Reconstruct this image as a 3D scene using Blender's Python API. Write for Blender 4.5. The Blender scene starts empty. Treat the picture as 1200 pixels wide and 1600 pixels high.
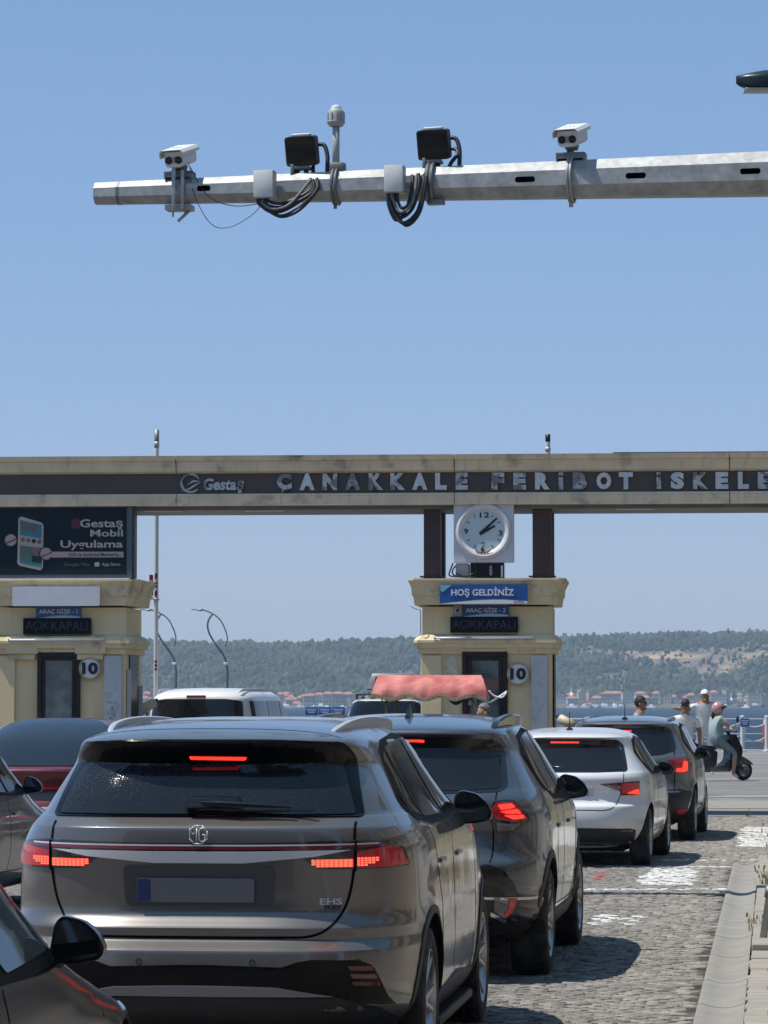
import bpy, bmesh, math, random
import numpy as np
from mathutils import Vector, Matrix, Quaternion
from mathutils.bvhtree import BVHTree
from mathutils import noise as mnoise
R = math.radians
random.seed(7)
rng = np.random.default_rng(7)
scene = bpy.context.scene
col = scene.collection

# ---------------------------------------------------------------- camera
CAMZ = 1.72
F = 5333.0                      # focal length in photograph pixels (1200 x 1600)
PITCH = math.atan(299.0 / F)
cam = bpy.data.cameras.new('camera')
camo = bpy.data.objects.new('camera', cam)
col.objects.link(camo)
camo.location = (0, 0, CAMZ)
camo.rotation_euler = (R(90) + PITCH, 0, 0)
cam.sensor_fit = 'VERTICAL'
cam.sensor_height = 36
cam.lens = F / 1600.0 * 36
cam.clip_start = 0.5
cam.clip_end = 12000
scene.camera = camo
FW = Vector((0, math.cos(PITCH), math.sin(PITCH)))
UP = Vector((0, -math.sin(PITCH), math.cos(PITCH)))


def ray(px, py):
    return (FW + Vector((1, 0, 0)) * ((px - 600) / F) + UP * ((800 - py) / F)).normalized()


def at(px, py, Y):
    d = ray(px, py)
    return Vector((0, 0, CAMZ)) + d * (Y / d.y)


# ---------------------------------------------------------------- sky and sun
SUN_EL, SUN_AZ = 65.0, -98.0    # azimuth measured clockwise from +Y (view axis)
w = bpy.data.worlds.new('World')
scene.world = w
w.use_nodes = True
nt = w.node_tree
sky = nt.nodes.new('ShaderNodeTexSky')
sky.sky_type = 'NISHITA'
sky.sun_disc = False
sky.sun_elevation = R(SUN_EL)
sky.sun_rotation = R(SUN_AZ)
sky.air_density = 1.0
sky.dust_density = 0.25
sky.ozone_density = 3.2
bg = nt.nodes['Background']
# thin summer haze over the whole dome: weaker gradient than a perfectly clear sky
hm = nt.nodes.new('ShaderNodeVectorMath'); hm.operation = 'MULTIPLY_ADD'
hm.inputs[1].default_value = (0.42, 0.36, 0.56)
hm.inputs[2].default_value = (0.62, 1.38, 1.55)
nt.links.new(sky.outputs[0], hm.inputs[0])
nt.links.new(hm.outputs[0], bg.inputs[0])
bg.inputs[1].default_value = 0.12
sl = bpy.data.lights.new('sun', 'SUN')
sl.energy = 4.3
sl.angle = R(0.53)
sl.color = (1.0, 0.955, 0.88)
so = bpy.data.objects.new('sun', sl)
col.objects.link(so)
sd = Vector((math.cos(R(SUN_EL)) * math.sin(R(SUN_AZ)), math.cos(R(SUN_EL)) * math.cos(R(SUN_AZ)), math.sin(R(SUN_EL))))
so.rotation_euler = sd.to_track_quat('Z', 'Y').to_euler()
so.location = sd * 60
scene.view_settings.view_transform = 'Standard'
scene.view_settings.look = 'None'
scene.view_settings.exposure = 0.27
scene.view_settings.gamma = 1.0
scene.cycles.max_bounces = 6
scene.cycles.volume_bounces = 0
scene.cycles.transparent_max_bounces = 8
scene.cycles.use_denoising = True

# ---------------------------------------------------------------- materials
M = {}


def mat(name, c=(0.5, 0.5, 0.5), rough=0.5, metal=0.0, coat=0.0, spec=0.5, emit=None, es=1.0, alpha=None,
        var=0.0, vscale=3.0, bump=0.0, bscale=30.0, tcolor=None, tscale=2.0, tlo=0.45, thi=0.6, flake=0.0, trans=0.0, detail=6.0):
    """Principled material; var = lightness variation, tcolor = second colour mixed by noise, bump = fine relief."""
    m = bpy.data.materials.new(name)
    m.use_nodes = True
    n = m.node_tree.nodes
    l = m.node_tree.links
    p = n['Principled BSDF']
    p.inputs['Base Color'].default_value = (*c, 1)
    p.inputs['Roughness'].default_value = rough
    p.inputs['Metallic'].default_value = metal
    p.inputs['Specular IOR Level'].default_value = spec
    if coat:
        p.inputs['Coat Weight'].default_value = coat
        p.inputs['Coat Roughness'].default_value = 0.03
    if trans:
        p.inputs['Transmission Weight'].default_value = trans
    if emit:
        p.inputs['Emission Color'].default_value = (*emit, 1)
        p.inputs['Emission Strength'].default_value = es
    tc = n.new('ShaderNodeTexCoord')
    src = None
    if tcolor or var:
        cur = None
        if tcolor:
            nz = n.new('ShaderNodeTexNoise')
            nz.inputs['Scale'].default_value = tscale
            nz.inputs['Detail'].default_value = detail
            l.new(tc.outputs['Object'], nz.inputs['Vector'])
            mr = n.new('ShaderNodeMapRange')
            mr.inputs[1].default_value = tlo
            mr.inputs[2].default_value = thi
            l.new(nz.outputs[0], mr.inputs[0])
            mx = n.new('ShaderNodeMix')
            mx.data_type = 'RGBA'
            mx.inputs[6].default_value = (*c, 1)
            mx.inputs[7].default_value = (*tcolor, 1)
            l.new(mr.outputs[0], mx.inputs[0])
            cur = mx.outputs[2]
        if var:
            nz = n.new('ShaderNodeTexNoise')
            nz.inputs['Scale'].default_value = vscale
            nz.inputs['Detail'].default_value = 8
            l.new(tc.outputs['Object'], nz.inputs['Vector'])
            mr = n.new('ShaderNodeMapRange')
            mr.inputs[1].default_value = 0.25
            mr.inputs[2].default_value = 0.75
            mr.inputs[3].default_value = 1 - var
            mr.inputs[4].default_value = 1 + var
            l.new(nz.outputs[0], mr.inputs[0])
            hs = n.new('ShaderNodeHueSaturation')
            hs.inputs['Color'].default_value = (*c, 1)
            l.new(mr.outputs[0], hs.inputs['Value'])
            if cur:
                l.new(cur, hs.inputs['Color'])
            cur = hs.outputs[0]
        l.new(cur, p.inputs['Base Color'])
    if bump:
        nz = n.new('ShaderNodeTexNoise')
        nz.inputs['Scale'].default_value = bscale
        nz.inputs['Detail'].default_value = 5
        l.new(tc.outputs['Object'], nz.inputs['Vector'])
        b = n.new('ShaderNodeBump')
        b.inputs['Strength'].default_value = bump
        b.inputs['Distance'].default_value = 0.02
        l.new(nz.outputs[0], b.inputs['Height'])
        l.new(b.outputs[0], p.inputs['Normal'])
    M[name] = m
    return m


def paint(name, c, metal=0.55, rough=0.34, coat=1.0, dust=0.12, dustc=(0.42, 0.39, 0.34)):
    """Car paint with a clear coat and thin road dust."""
    m = mat(name, c, rough, metal, coat)
    n = m.node_tree.nodes
    l = m.node_tree.links
    p = n['Principled BSDF']
    tc = n['Texture Coordinate']
    nz = n.new('ShaderNodeTexNoise')
    nz.inputs['Scale'].default_value = 2.2
    nz.inputs['Detail'].default_value = 9
    nz.inputs['Roughness'].default_value = 0.65
    l.new(tc.outputs['Object'], nz.inputs['Vector'])
    fine = n.new('ShaderNodeTexNoise')
    fine.inputs['Scale'].default_value = 160
    fine.inputs['Detail'].default_value = 3
    l.new(tc.outputs['Object'], fine.inputs['Vector'])
    sx = n.new('ShaderNodeSeparateXYZ')
    l.new(tc.outputs['Object'], sx.inputs[0])
    low = n.new('ShaderNodeMapRange')
    low.inputs[1].default_value = 0.95
    low.inputs[2].default_value = 0.25
    low.inputs[3].default_value = 0.35
    low.inputs[4].default_value = 1.7
    l.new(sx.outputs['Z'], low.inputs[0])
    mr = n.new('ShaderNodeMapRange')
    mr.inputs[1].default_value = 0.3
    mr.inputs[2].default_value = 0.75
    mr.inputs[3].default_value = 0.0
    mr.inputs[4].default_value = dust
    l.new(nz.outputs[0], mr.inputs[0])
    mu = n.new('ShaderNodeMath')
    mu.operation = 'MULTIPLY'
    l.new(mr.outputs[0], mu.inputs[0])
    l.new(low.outputs[0], mu.inputs[1])
    mx = n.new('ShaderNodeMix')
    mx.data_type = 'RGBA'
    mx.inputs[6].default_value = (*c, 1)
    mx.inputs[7].default_value = (*dustc, 1)
    l.new(mu.outputs[0], mx.inputs[0])
    l.new(mx.outputs[2], p.inputs['Base Color'])
    cr = n.new('ShaderNodeMapRange')
    cr.inputs[1].default_value = 0.3
    cr.inputs[2].default_value = 0.7
    cr.inputs[3].default_value = 0.02
    cr.inputs[4].default_value = 0.13
    l.new(nz.outputs[0], cr.inputs[0])
    l.new(cr.outputs[0], p.inputs['Coat Roughness'])
    b = n.new('ShaderNodeBump')
    b.inputs['Strength'].default_value = 0.035
    b.inputs['Distance'].default_value = 0.004
    l.new(fine.outputs[0], b.inputs['Height'])
    l.new(b.outputs[0], p.inputs['Normal'])
    # slow waviness of pressed panels
    wv = n.new('ShaderNodeTexNoise')
    wv.inputs['Scale'].default_value = 3.0
    wv.inputs['Detail'].default_value = 1
    l.new(tc.outputs['Object'], wv.inputs['Vector'])
    b2 = n.new('ShaderNodeBump')
    b2.inputs['Strength'].default_value = 0.25
    b2.inputs['Distance'].default_value = 0.012
    l.new(wv.outputs[0], b2.inputs['Height'])
    l.new(b2.outputs[0], p.inputs['Coat Normal'])
    return m


def dusty_glass(name, c=(0.010, 0.013, 0.017), dust=0.14):
    m = mat(name, c, 0.04, 0, 0, 0.5)
    n = m.node_tree.nodes
    l = m.node_tree.links
    p = n['Principled BSDF']
    tc = n['Texture Coordinate']
    nz = n.new('ShaderNodeTexNoise')
    nz.inputs['Scale'].default_value = 150
    nz.inputs['Detail'].default_value = 2
    l.new(tc.outputs['Object'], nz.inputs['Vector'])
    n2 = n.new('ShaderNodeTexNoise')
    n2.inputs['Scale'].default_value = 2.2
    n2.inputs['Detail'].default_value = 4
    l.new(tc.outputs['Object'], n2.inputs['Vector'])
    sx = n.new('ShaderNodeSeparateXYZ')
    l.new(tc.outputs['Object'], sx.inputs[0])
    a = n.new('ShaderNodeMapRange')
    a.inputs[1].default_value = 0.58
    a.inputs[2].default_value = 0.70
    a.inputs[4].default_value = dust
    l.new(nz.outputs[0], a.inputs[0])
    b = n.new('ShaderNodeMapRange')
    b.inputs[1].default_value = 0.4
    b.inputs[2].default_value = 0.62
    l.new(n2.outputs[0], b.inputs[0])
    g = n.new('ShaderNodeMapRange')      # more dried drops towards the left side of the pane
    g.inputs[1].default_value = 0.75
    g.inputs[2].default_value = -0.65
    g.inputs[3].default_value = 0.12
    g.inputs[4].default_value = 1.0
    l.new(sx.outputs['X'], g.inputs[0])
    mu = n.new('ShaderNodeMath'); mu.operation = 'MULTIPLY'
    l.new(a.outputs[0], mu.inputs[0]); l.new(b.outputs[0], mu.inputs[1])
    m2 = n.new('ShaderNodeMath'); m2.operation = 'MULTIPLY'
    l.new(mu.outputs[0], m2.inputs[0]); l.new(g.outputs[0], m2.inputs[1])
    mx = n.new('ShaderNodeMix'); mx.data_type = 'RGBA'
    mx.inputs[6].default_value = (*c, 1)
    mx.inputs[7].default_value = (0.55, 0.56, 0.58, 1)
    l.new(m2.outputs[0], mx.inputs[0])
    l.new(mx.outputs[2], p.inputs['Base Color'])
    ad = n.new('ShaderNodeMath'); ad.operation = 'ADD'
    ad.inputs[1].default_value = 0.03
    l.new(m2.outputs[0], ad.inputs[0])
    l.new(ad.outputs[0], p.inputs['Roughness'])
    return m


paint('paint_brown', (0.145, 0.137, 0.13), 0.6, 0.30, 1.0, 0.16)
paint('paint_grey', (0.082, 0.097, 0.12), 0.6, 0.32, 1.0, 0.15)
paint('paint_white', (0.66, 0.67, 0.69), 0.0, 0.35, 0.8, 0.2)
paint('paint_slate', (0.13, 0.135, 0.145), 0.6, 0.34, 1.0, 0.15)
paint('paint_black', (0.004, 0.004, 0.006), 0.0, 0.14, 0.0, 0.02)
M['paint_black'].node_tree.nodes['Principled BSDF'].inputs['Specular IOR Level'].default_value = 0.15
paint('paint_graphite', (0.022, 0.022, 0.024), 0.2, 0.3, 1.0, 0.12)
paint('paint_red', (0.12, 0.006, 0.014), 0.3, 0.3, 1.0, 0.05)
paint('paint_van', (0.72, 0.72, 0.70), 0.0, 0.4, 0.6, 0.12)
dusty_glass('glass_dusty')
mat('glass_dark', (0.008, 0.010, 0.013), 0.03, 0, 0, 0.5)
mat('gloss_black', (0.003, 0.003, 0.004), 0.12, 0, 0, 0.22)
mat('glass_side', (0.008, 0.009, 0.011), 0.05, 0, 0, 0.2)
mat('trim_matt', (0.006, 0.006, 0.007), 0.6, 0, 0, 0.1)
mat('strip_silver', (0.66, 0.65, 0.66), 0.3, 0.2)
mat('badge_silver', (0.55, 0.55, 0.54), 0.35, 0.3)
mat('glass_clear', (0.05, 0.065, 0.07), 0.04, 0, 0, 0.6, tcolor=(0.02, 0.02, 0.022), tscale=1.6, tlo=.48, thi=.52)
mat('mirror', (0.16, 0.17, 0.18), 0.04, 1.0)
mat('trim_black', (0.008, 0.008, 0.009), 0.18, 0, 0.3)
mat('gap_black', (0.002, 0.002, 0.002), 0.9, 0, 0, 0.1)
mat('plastic_black', (0.018, 0.018, 0.02), 0.5, 0, 0, 0.4, var=0.3, vscale=20, bump=0.1, bscale=200)
mat('underbody', (0.008, 0.008, 0.008), 0.9, 0, 0, 0.1)
mat('mesh_silver', (0.22, 0.22, 0.225), 0.4, 0.4)
mat('rubber', (0.018, 0.018, 0.018), 0.75, 0, 0, 0.3, tcolor=(0.05, 0.046, 0.04), tscale=9)
mat('rim_silver', (0.42, 0.43, 0.45), 0.28, 0.9)
mat('rim_dark', (0.03, 0.03, 0.033), 0.35, 0.5)
mat('chrome', (0.62, 0.63, 0.65), 0.15, 1.0)
mat('chrome_dull', (0.36, 0.36, 0.37), 0.3, 1.0)
mat('rail_silver', (0.52, 0.53, 0.55), 0.42, 0.35)
mat('lamp_red', (0.42, 0.008, 0.02), 0.12, 0, 0.8, emit=(0.6, 0.004, 0.012), es=0.06)
mat('lamp_strip', (0.16, 0.01, 0.02), 0.12, 0, 0.8)
mat('lamp_dark', (0.09, 0.004, 0.008), 0.1, 0, 0.8)
mat('lamp_clear', (0.16, 0.15, 0.16), 0.1, 0.3, 0.8)
mat('lamp_smoke', (0.02, 0.016, 0.018), 0.12, 0, 0.8)
mat('lamp_lit', (0.7, 0.03, 0.02), 0.3, emit=(1.0, 0.035, 0.02), es=1.6)
mat('lamp_cell', (0.8, 0.05, 0.03), 0.3, emit=(1.0, 0.09, 0.05), es=2.2)
mat('plate_grey', (0.14, 0.14, 0.15), 0.5)
mat('plate_white', (0.5, 0.5, 0.5), 0.5)
mat('plate_blue', (0.01, 0.03, 0.12), 0.5)


# ---------------------------------------------------------------- object helpers
def link(o, parent=None):
    col.objects.link(o)
    if parent:
        o.parent = parent
    return o


def tag(o, label=None, cat=None, group=None, kind=None):
    if label: o['label'] = label
    if cat: o['category'] = cat
    if group: o['group'] = group
    if kind: o['kind'] = kind
    return o


def empty(name, loc=(0, 0, 0), rz=0.0, label=None, cat=None, group=None, parent=None):
    o = bpy.data.objects.new(name, None)
    o.empty_display_size = 0.2
    o.location = loc
    o.rotation_euler = (0, 0, rz)
    link(o, parent)
    return tag(o, label, cat, group)


def obj(name, bm, m, parent=None, smooth=35, loc=None):
    """bmesh -> one mesh object; m a material name or list of names."""
    me = bpy.data.meshes.new(name)
    if smooth is not None:
        for f in bm.faces: f.smooth = True
        ang = R(smooth)
        for e in bm.edges:
            if len(e.link_faces) == 2:
                if e.link_faces[0].material_index != e.link_faces[1].material_index or e.calc_face_angle(0) > ang:
                    e.smooth = False
    bm.to_mesh(me)
    bm.free()
    for k in ([m] if isinstance(m, str) else m): me.materials.append(M[k])
    o = bpy.data.objects.new(name, me)
    if loc is not None: o.location = loc
    return link(o, parent)


def copy_tree(o, parent=None):
    c = o.copy()
    col.objects.link(c)
    c.parent = parent
    for ch in list(o.children): copy_tree(ch, c)
    return c


def B(): return bmesh.new()


def box(bm, c, s, bevel=0.0, rot=None, mi=0, taper=None):
    """box centred at c with size s; rot a Matrix 3x3; taper (sx, sy) scales the top."""
    r = bmesh.ops.create_cube(bm, size=1.0)
    vs = r['verts']
    for v in vs:
        v.co = Vector((v.co.x * s[0], v.co.y * s[1], v.co.z * s[2]))
        if taper and v.co.z > 0:
            v.co.x *= taper[0]; v.co.y *= taper[1]
    fs = set(f for v in vs for f in v.link_faces)
    if bevel:
        es = list(set(e for v in vs for e in v.link_edges))
        rb = bmesh.ops.bevel(bm, geom=es, offset=bevel, segments=2, affect='EDGES', profile=0.5)
        vs = list(set(v for v in rb['verts']) | set(v for v in vs if v.is_valid))
        fs = set(f for v in vs for f in v.link_faces)
    for f in fs: f.material_index = mi
    c = Vector(c)
    for v in vs:
        if rot is not None: v.co = rot @ v.co
        v.co += c
    return vs


def tube(bm, pts, r, seg=10, mi=0, cap=True, flat=None):
    """tube through pts, r scalar or list."""
    pts = [Vector(p) for p in pts]
    n = len(pts)
    rs = r if isinstance(r, (list, tuple)) else [r] * n
    rings = []
    prev = None
    for i, p in enumerate(pts):
        d = (pts[min(i + 1, n - 1)] - pts[max(i - 1, 0)]).normalized()
        if prev is None:
            u = d.orthogonal().normalized() if flat is None else (Vector(flat) - d * d.dot(Vector(flat))).normalized()
        else:
            u = (prev - d * d.dot(prev)).normalized()
        prev = u
        v = d.cross(u)
        rings.append([bm.verts.new(p + (u * math.cos(a) + v * math.sin(a)) * rs[i]) for a in [2 * math.pi * k / seg + math.pi / seg for k in range(seg)]])
    for a, b in zip(rings, rings[1:]):
        for k in range(seg):
            f = bm.faces.new((a[k], a[(k + 1) % seg], b[(k + 1) % seg], b[k]))
            f.material_index = mi
    if cap:
        f = bm.faces.new(rings[0][::-1]); f.material_index = mi
        f = bm.faces.new(rings[-1]); f.material_index = mi
    return rings


def spline(pts, n=8):
    """Catmull-Rom resample."""
    P = [Vector(p) for p in pts]
    out = []
    for i in range(len(P) - 1):
        p0 = P[max(i - 1, 0)]; p1 = P[i]; p2 = P[i + 1]; p3 = P[min(i + 2, len(P) - 1)]
        for k in range(n):
            t = k / n
            out.append(0.5 * ((2 * p1) + (p2 - p0) * t + (2 * p0 - 5 * p1 + 4 * p2 - p3) * t * t + (3 * p1 - p0 - 3 * p2 + p3) * t ** 3))
    out.append(P[-1])
    return out


def lathe(bm, prof, seg=32, mat4=None, mi=0):
    """prof: list of (r, h) revolved round local Z."""
    mat4 = mat4 or Matrix.Identity(4)
    rings = []
    for r, h in prof:
        if r < 1e-6:
            rings.append([bm.verts.new(mat4 @ Vector((0, 0, h)))])
        else:
            rings.append([bm.verts.new(mat4 @ Vector((r * math.cos(2 * math.pi * k / seg), r * math.sin(2 * math.pi * k / seg), h))) for k in range(seg)])
    for a, b in zip(rings, rings[1:]):
        for k in range(seg):
            k2 = (k + 1) % seg
            if len(a) == 1 and len(b) == 1: continue
            if len(a) == 1: f = bm.faces.new((a[0], b[k2], b[k]))
            elif len(b) == 1: f = bm.faces.new((a[k], a[k2], b[0]))
            else: f = bm.faces.new((a[k], a[k2], b[k2], b[k]))
            f.material_index = mi
    return rings


def prism(bm, poly, y0, y1, axis='y', mi=0):
    """closed polygon extruded along an axis. poly in the other two axes (x,z), (y,z) or (x,y)."""
    def P(a, b, t):
        return Vector((a, t, b)) if axis == 'y' else (Vector((t, a, b)) if axis == 'x' else Vector((a, b, t)))
    A = [bm.verts.new(P(a, b, y0)) for a, b in poly]
    C = [bm.verts.new(P(a, b, y1)) for a, b in poly]
    n = len(poly)
    fs = []
    for k in range(n):
        fs.append(bm.faces.new((A[k], A[(k + 1) % n], C[(k + 1) % n], C[k])))
    f1 = bm.faces.new(A[::-1]); f2 = bm.faces.new(C)
    fs += [f1, f2]
    if n > 4:
        r = bmesh.ops.triangulate(bm, faces=[f1, f2])
        fs = [f for f in fs if f.is_valid] + r['faces']
    for f in fs: f.material_index = mi
    bmesh.ops.recalc_face_normals(bm, faces=list(set(f for f in fs if f.is_valid)))
    return A + C


def rnd(poly, r, n=4):
    """round the corners of a polygon. r scalar or per-corner list."""
    out = []
    m = len(poly)
    for i in range(m):
        p = Vector(poly[i]).to_2d(); a = Vector(poly[i - 1]).to_2d(); b = Vector(poly[(i + 1) % m]).to_2d()
        rr = r[i] if isinstance(r, (list, tuple)) else r
        da = (a - p); db = (b - p)
        k = min(rr, da.length * 0.48, db.length * 0.48)
        if k < 1e-5:
            out.append(tuple(p)); continue
        s = p + da.normalized() * k
        e = p + db.normalized() * k
        for j in range(n + 1):
            t = j / n
            q = s * (1 - t) ** 2 + p * 2 * t * (1 - t) + e * t * t
            out.append(tuple(q))
    return out


def rrect(x0, x1, z0, z1, r, n=4):
    return rnd([(x0, z0), (x1, z0), (x1, z1), (x0, z1)], r, n)


def text_bm(s, size, thick=0.0, bold=0.0, align='CENTER', sx=1.0, shear=0.0, spacing=1.0, res=3):
    """text as a bmesh in the XZ plane facing -Y, origin at the baseline."""
    c = bpy.data.curves.new('t', 'FONT')
    c.body = s
    c.size = size
    c.extrude = thick / 2
    c.offset = bold
    c.align_x = align
    c.shear = shear
    c.space_character = spacing
    c.resolution_u = res
    o = bpy.data.objects.new('t', c)
    col.objects.link(o)
    bpy.context.view_layer.update()
    me = bpy.data.meshes.new_from_object(o.evaluated_get(bpy.context.evaluated_depsgraph_get()))
    bm = B()
    bm.from_mesh(me)
    bpy.data.objects.remove(o)
    bpy.data.curves.remove(c)
    bpy.data.meshes.remove(me)
    for v in bm.verts:
        v.co = Vector((v.co.x * sx, -v.co.z, v.co.y))
    for f in bm.faces: f.material_index = 0
    return bm


def put_text(name, s, size, loc, m, parent, bold=0.0, sx=1.0, thick=0.006, rot=None, **k):
    bm = text_bm(s, size, thick, bold, sx=sx, **k)
    if rot is not None:
        for v in bm.verts: v.co = rot @ v.co
    return obj(name, bm, m, parent, smooth=None, loc=loc)


def boolean(o, cutter_bm, op='DIFFERENCE'):
    bpy.context.view_layer.update()
    me = bpy.data.meshes.new('cut')
    cutter_bm.to_mesh(me); cutter_bm.free()
    c = bpy.data.objects.new('cut', me)
    col.objects.link(c)
    c.matrix_world = o.matrix_world.copy()
    md = o.modifiers.new('b', 'BOOLEAN')
    md.operation = op; md.object = c; md.solver = 'EXACT'
    md.material_mode = 'TRANSFER'
    me.materials.append(M['underbody'])
    bpy.context.view_layer.update()
    new = bpy.data.meshes.new_from_object(o.evaluated_get(bpy.context.evaluated_depsgraph_get()))
    o.modifiers.clear()
    old = o.data
    new.name = old.name
    o.data = new
    bpy.data.objects.remove(c)
    return o
# ================================================================ CARS
class Car:
    """A vehicle: lofted body (horizontal rings), then parts projected on it. Local axes: +Y forward, origin under the rear bumper."""

    def __init__(s, name, label, cat, loc, heading, rings, ym, m_paint, wheels, group=None, sub=4, crease=30, flare=0.012):
        s.root = empty(name, loc, -R(heading), label, cat, group)
        bpy.context.view_layer.update()
        s.inv = s.root.matrix_world.inverted()
        s.ym = ym
        # interpolate rings
        K = np.array(rings, float)
        rows = []
        for i in range(len(K) - 1):
            p0 = K[max(i - 1, 0)]; p1 = K[i]; p2 = K[i + 1]; p3 = K[min(i + 2, len(K) - 1)]
            m1 = (p2 - p0) / 2; m2 = (p3 - p1) / 2
            # limit overshoot
            d = p2 - p1
            m1 = np.where(m1 * d <= 0, 0, np.sign(m1) * np.minimum(abs(m1), 2.2 * abs(d)))
            m2 = np.where(m2 * d <= 0, 0, np.sign(m2) * np.minimum(abs(m2), 2.2 * abs(d)))
            for k in range(sub):
                t = k / sub
                h = (2 * t ** 3 - 3 * t * t + 1) * p1 + (t ** 3 - 2 * t * t + t) * m1 + (-2 * t ** 3 + 3 * t * t) * p2 + (t ** 3 - t * t) * m2
                rows.append(h)
        rows.append(K[-1])
        TC = 0.86
        NS, NE = 34, 22

        def quarter(a, b):
            q = [((1 - t ** b) ** (1 / a), t) for t in np.linspace(0, TC, NS)]
            s0 = q[-1][0]
            for sx in np.linspace(s0, 0, NE + 1)[1:]:
                q.append((sx, (1 - sx ** a) ** (1 / b)))
            return q
        bm = B()
        ringv = []
        for (z, w_, yr, yf, a, b) in rows:
            q = quarter(max(a, 1.2), max(b, 1.2))
            lr, lf = ym - yr, yf - ym
            right_rear = [(w_ * x, ym - lr * y) for x, y in q]             # side -> rear centre
            left_rear = [(-x, y) for x, y in reversed(right_rear[:-1])]      # rear centre -> left side
            left_front = [(-w_ * x, ym + lf * y) for x, y in q[1:]]
            right_front = [(-x, y) for x, y in reversed(left_front[:-1])]
            pts = right_rear + left_rear + left_front + right_front
            vs = []
            for x, y in pts:
                if flare and z < 1.05:
                    for (wy, wr, rim) in wheels:
                        rr = math.hypot(y - wy, z - wr)
                        g = math.exp(-((rr - (wr + 0.05)) / 0.07) ** 2) if rr > wr + 0.05 else 1.0
                        x += math.copysign(flare * g * (1 if abs(x) > 0.6 * w_ else 0), x)
                vs.append(bm.verts.new((x, y, z)))
            ringv.append(vs)
        n = len(ringv[0])
        for A_, C_ in zip(ringv, ringv[1:]):
            for k in range(n):
                bm.faces.new((A_[k], C_[k], C_[(k + 1) % n], A_[(k + 1) % n]))
        # caps
        for rg, top in ((ringv[0], False), (ringv[-1], True)):
            c = sum((v.co for v in rg), Vector()) / n
            c.z = rg[0].co.z
            cv = bm.verts.new(c)
            for k in range(n):
                f = bm.faces.new((rg[k], cv, rg[(k + 1) % n]) if top else (rg[(k + 1) % n], cv, rg[k]))
                if not top: f.material_index = 1
        bmesh.ops.recalc_face_normals(bm, faces=bm.faces[:])
        s.bvh = BVHTree.FromBMesh(bm)
        s.body = obj('body', bm, [m_paint, 'underbody'], s.root, smooth=crease)
        s.wheels = wheels

    def cut_wheels(s, xin=0.55, extra=0.055):
        cb = B()
        for (wy, wr, rim) in s.wheels:
            for sg in (-1, 1):
                mt = Matrix.Translation((sg * (xin + 0.35), wy, wr)) @ Matrix.Rotation(R(90), 4, 'Y')
                lathe(cb, [(0, -0.35), (wr + extra, -0.35), (wr + extra, 0.35), (0, 0.35)], 40, mt)
        bmesh.ops.recalc_face_normals(cb, faces=cb.faces[:])
        bpy.context.view_layer.update()
        boolean(s.body, cb)
        me = s.body.data
        bm = B(); bm.from_mesh(me)
        for e in bm.edges:
            e.smooth = not (len(e.link_faces) == 2 and (e.calc_face_angle(0) > R(30) or e.link_faces[0].material_index != e.link_faces[1].material_index))
        for f in bm.faces: f.smooth = True
        bm.to_mesh(me); bm.free()

    # --- projection
    def cast(s, a, b, side):
        if side == 'rear': o, d = Vector((a, -3, b)), Vector((0, 1, 0))
        elif side == 'right': o, d = Vector((3, a, b)), Vector((-1, 0, 0))
        elif side == 'left': o, d = Vector((-3, a, b)), Vector((1, 0, 0))
        elif side == 'front': o, d = Vector((a, 9, b)), Vector((0, -1, 0))
        else: o, d = Vector((a, b, 4)), Vector((0, 0, -1))
        h = s.bvh.ray_cast(o, d)
        if h[0] is None:
            h = s.bvh.find_nearest(o + d * 3)
        nn = h[1]
        if nn.dot(d) > 0: nn = -nn
        return h[0], nn

    def px(s, pts, side='rear'):
        """photograph pixels -> (a, b) coordinates of the body surface they fall on."""
        out = []
        for (x, y) in pts:
            o = s.inv @ Vector((0, 0, CAMZ))
            d = (s.inv.to_3x3() @ ray(x, y)).normalized()
            h = s.bvh.ray_cast(o, d)
            if h[0] is None:
                # nearest point on silhouette
                best = None
                for t in np.linspace(d.dot(-o) - 1, d.dot(-o) + 5, 60):
                    q = o + d * t
                    nr = s.bvh.find_nearest(q)
                    if best is None or nr[3] < best[1]: best = (nr[0], nr[3])
                p = best[0]
            else: p = h[0]
            out.append((p.x, p.z) if side == 'rear' else ((p.y, p.z) if side in ('right', 'left') else (p.x, p.y)))
        return out

    def patch(s, name, poly, side, m, off=0.004, step=0.06, parent=None, rim=0.012, offz=None, mi=0, bm=None):
        """polygon laid on the body surface with a folded rim."""
        own = bm is None
        tb = B()
        vs = [tb.verts.new((a, b, 0)) for a, b in poly]
        f = tb.faces.new(vs)
        bmesh.ops.triangulate(tb, faces=[f])
        xs = [p[0] for p in poly]; zs = [p[1] for p in poly]
        for ax, lo, hi in ((0, min(xs), max(xs)), (1, min(zs), max(zs))):
            k = math.floor(lo / step) + 1
            while k * step < hi - 1e-4:
                co = [0, 0, 0]; no = [0, 0, 0]
                co[ax] = k * step; no[ax] = 1
                bmesh.ops.bisect_plane(tb, geom=tb.verts[:] + tb.edges[:] + tb.faces[:], plane_co=co, plane_no=no, dist=1e-5)
                k += 1
        bmesh.ops.remove_doubles(tb, verts=tb.verts[:], dist=1e-5)
        base = {}
        for v in tb.verts:
            h, nn = s.cast(v.co.x, v.co.y, side)
            base[v] = (h, nn)
        bed = [e for e in tb.edges if len(e.link_faces) == 1]
        rimv = {}
        for e in bed:
            for v in e.verts:
                if v not in rimv:
                    h, nn = base[v]
                    rimv[v] = h - nn * rim
        for v in list(base):
            v.co = base[v][0] + base[v][1] * off
        nf = []
        newv = {v: tb.verts.new(p) for v, p in rimv.items()}
        for e in bed:
            a, b = e.verts
            nf.append(tb.faces.new((a, b, newv[b], newv[a])))
        bmesh.ops.recalc_face_normals(tb, faces=tb.faces[:])
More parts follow.
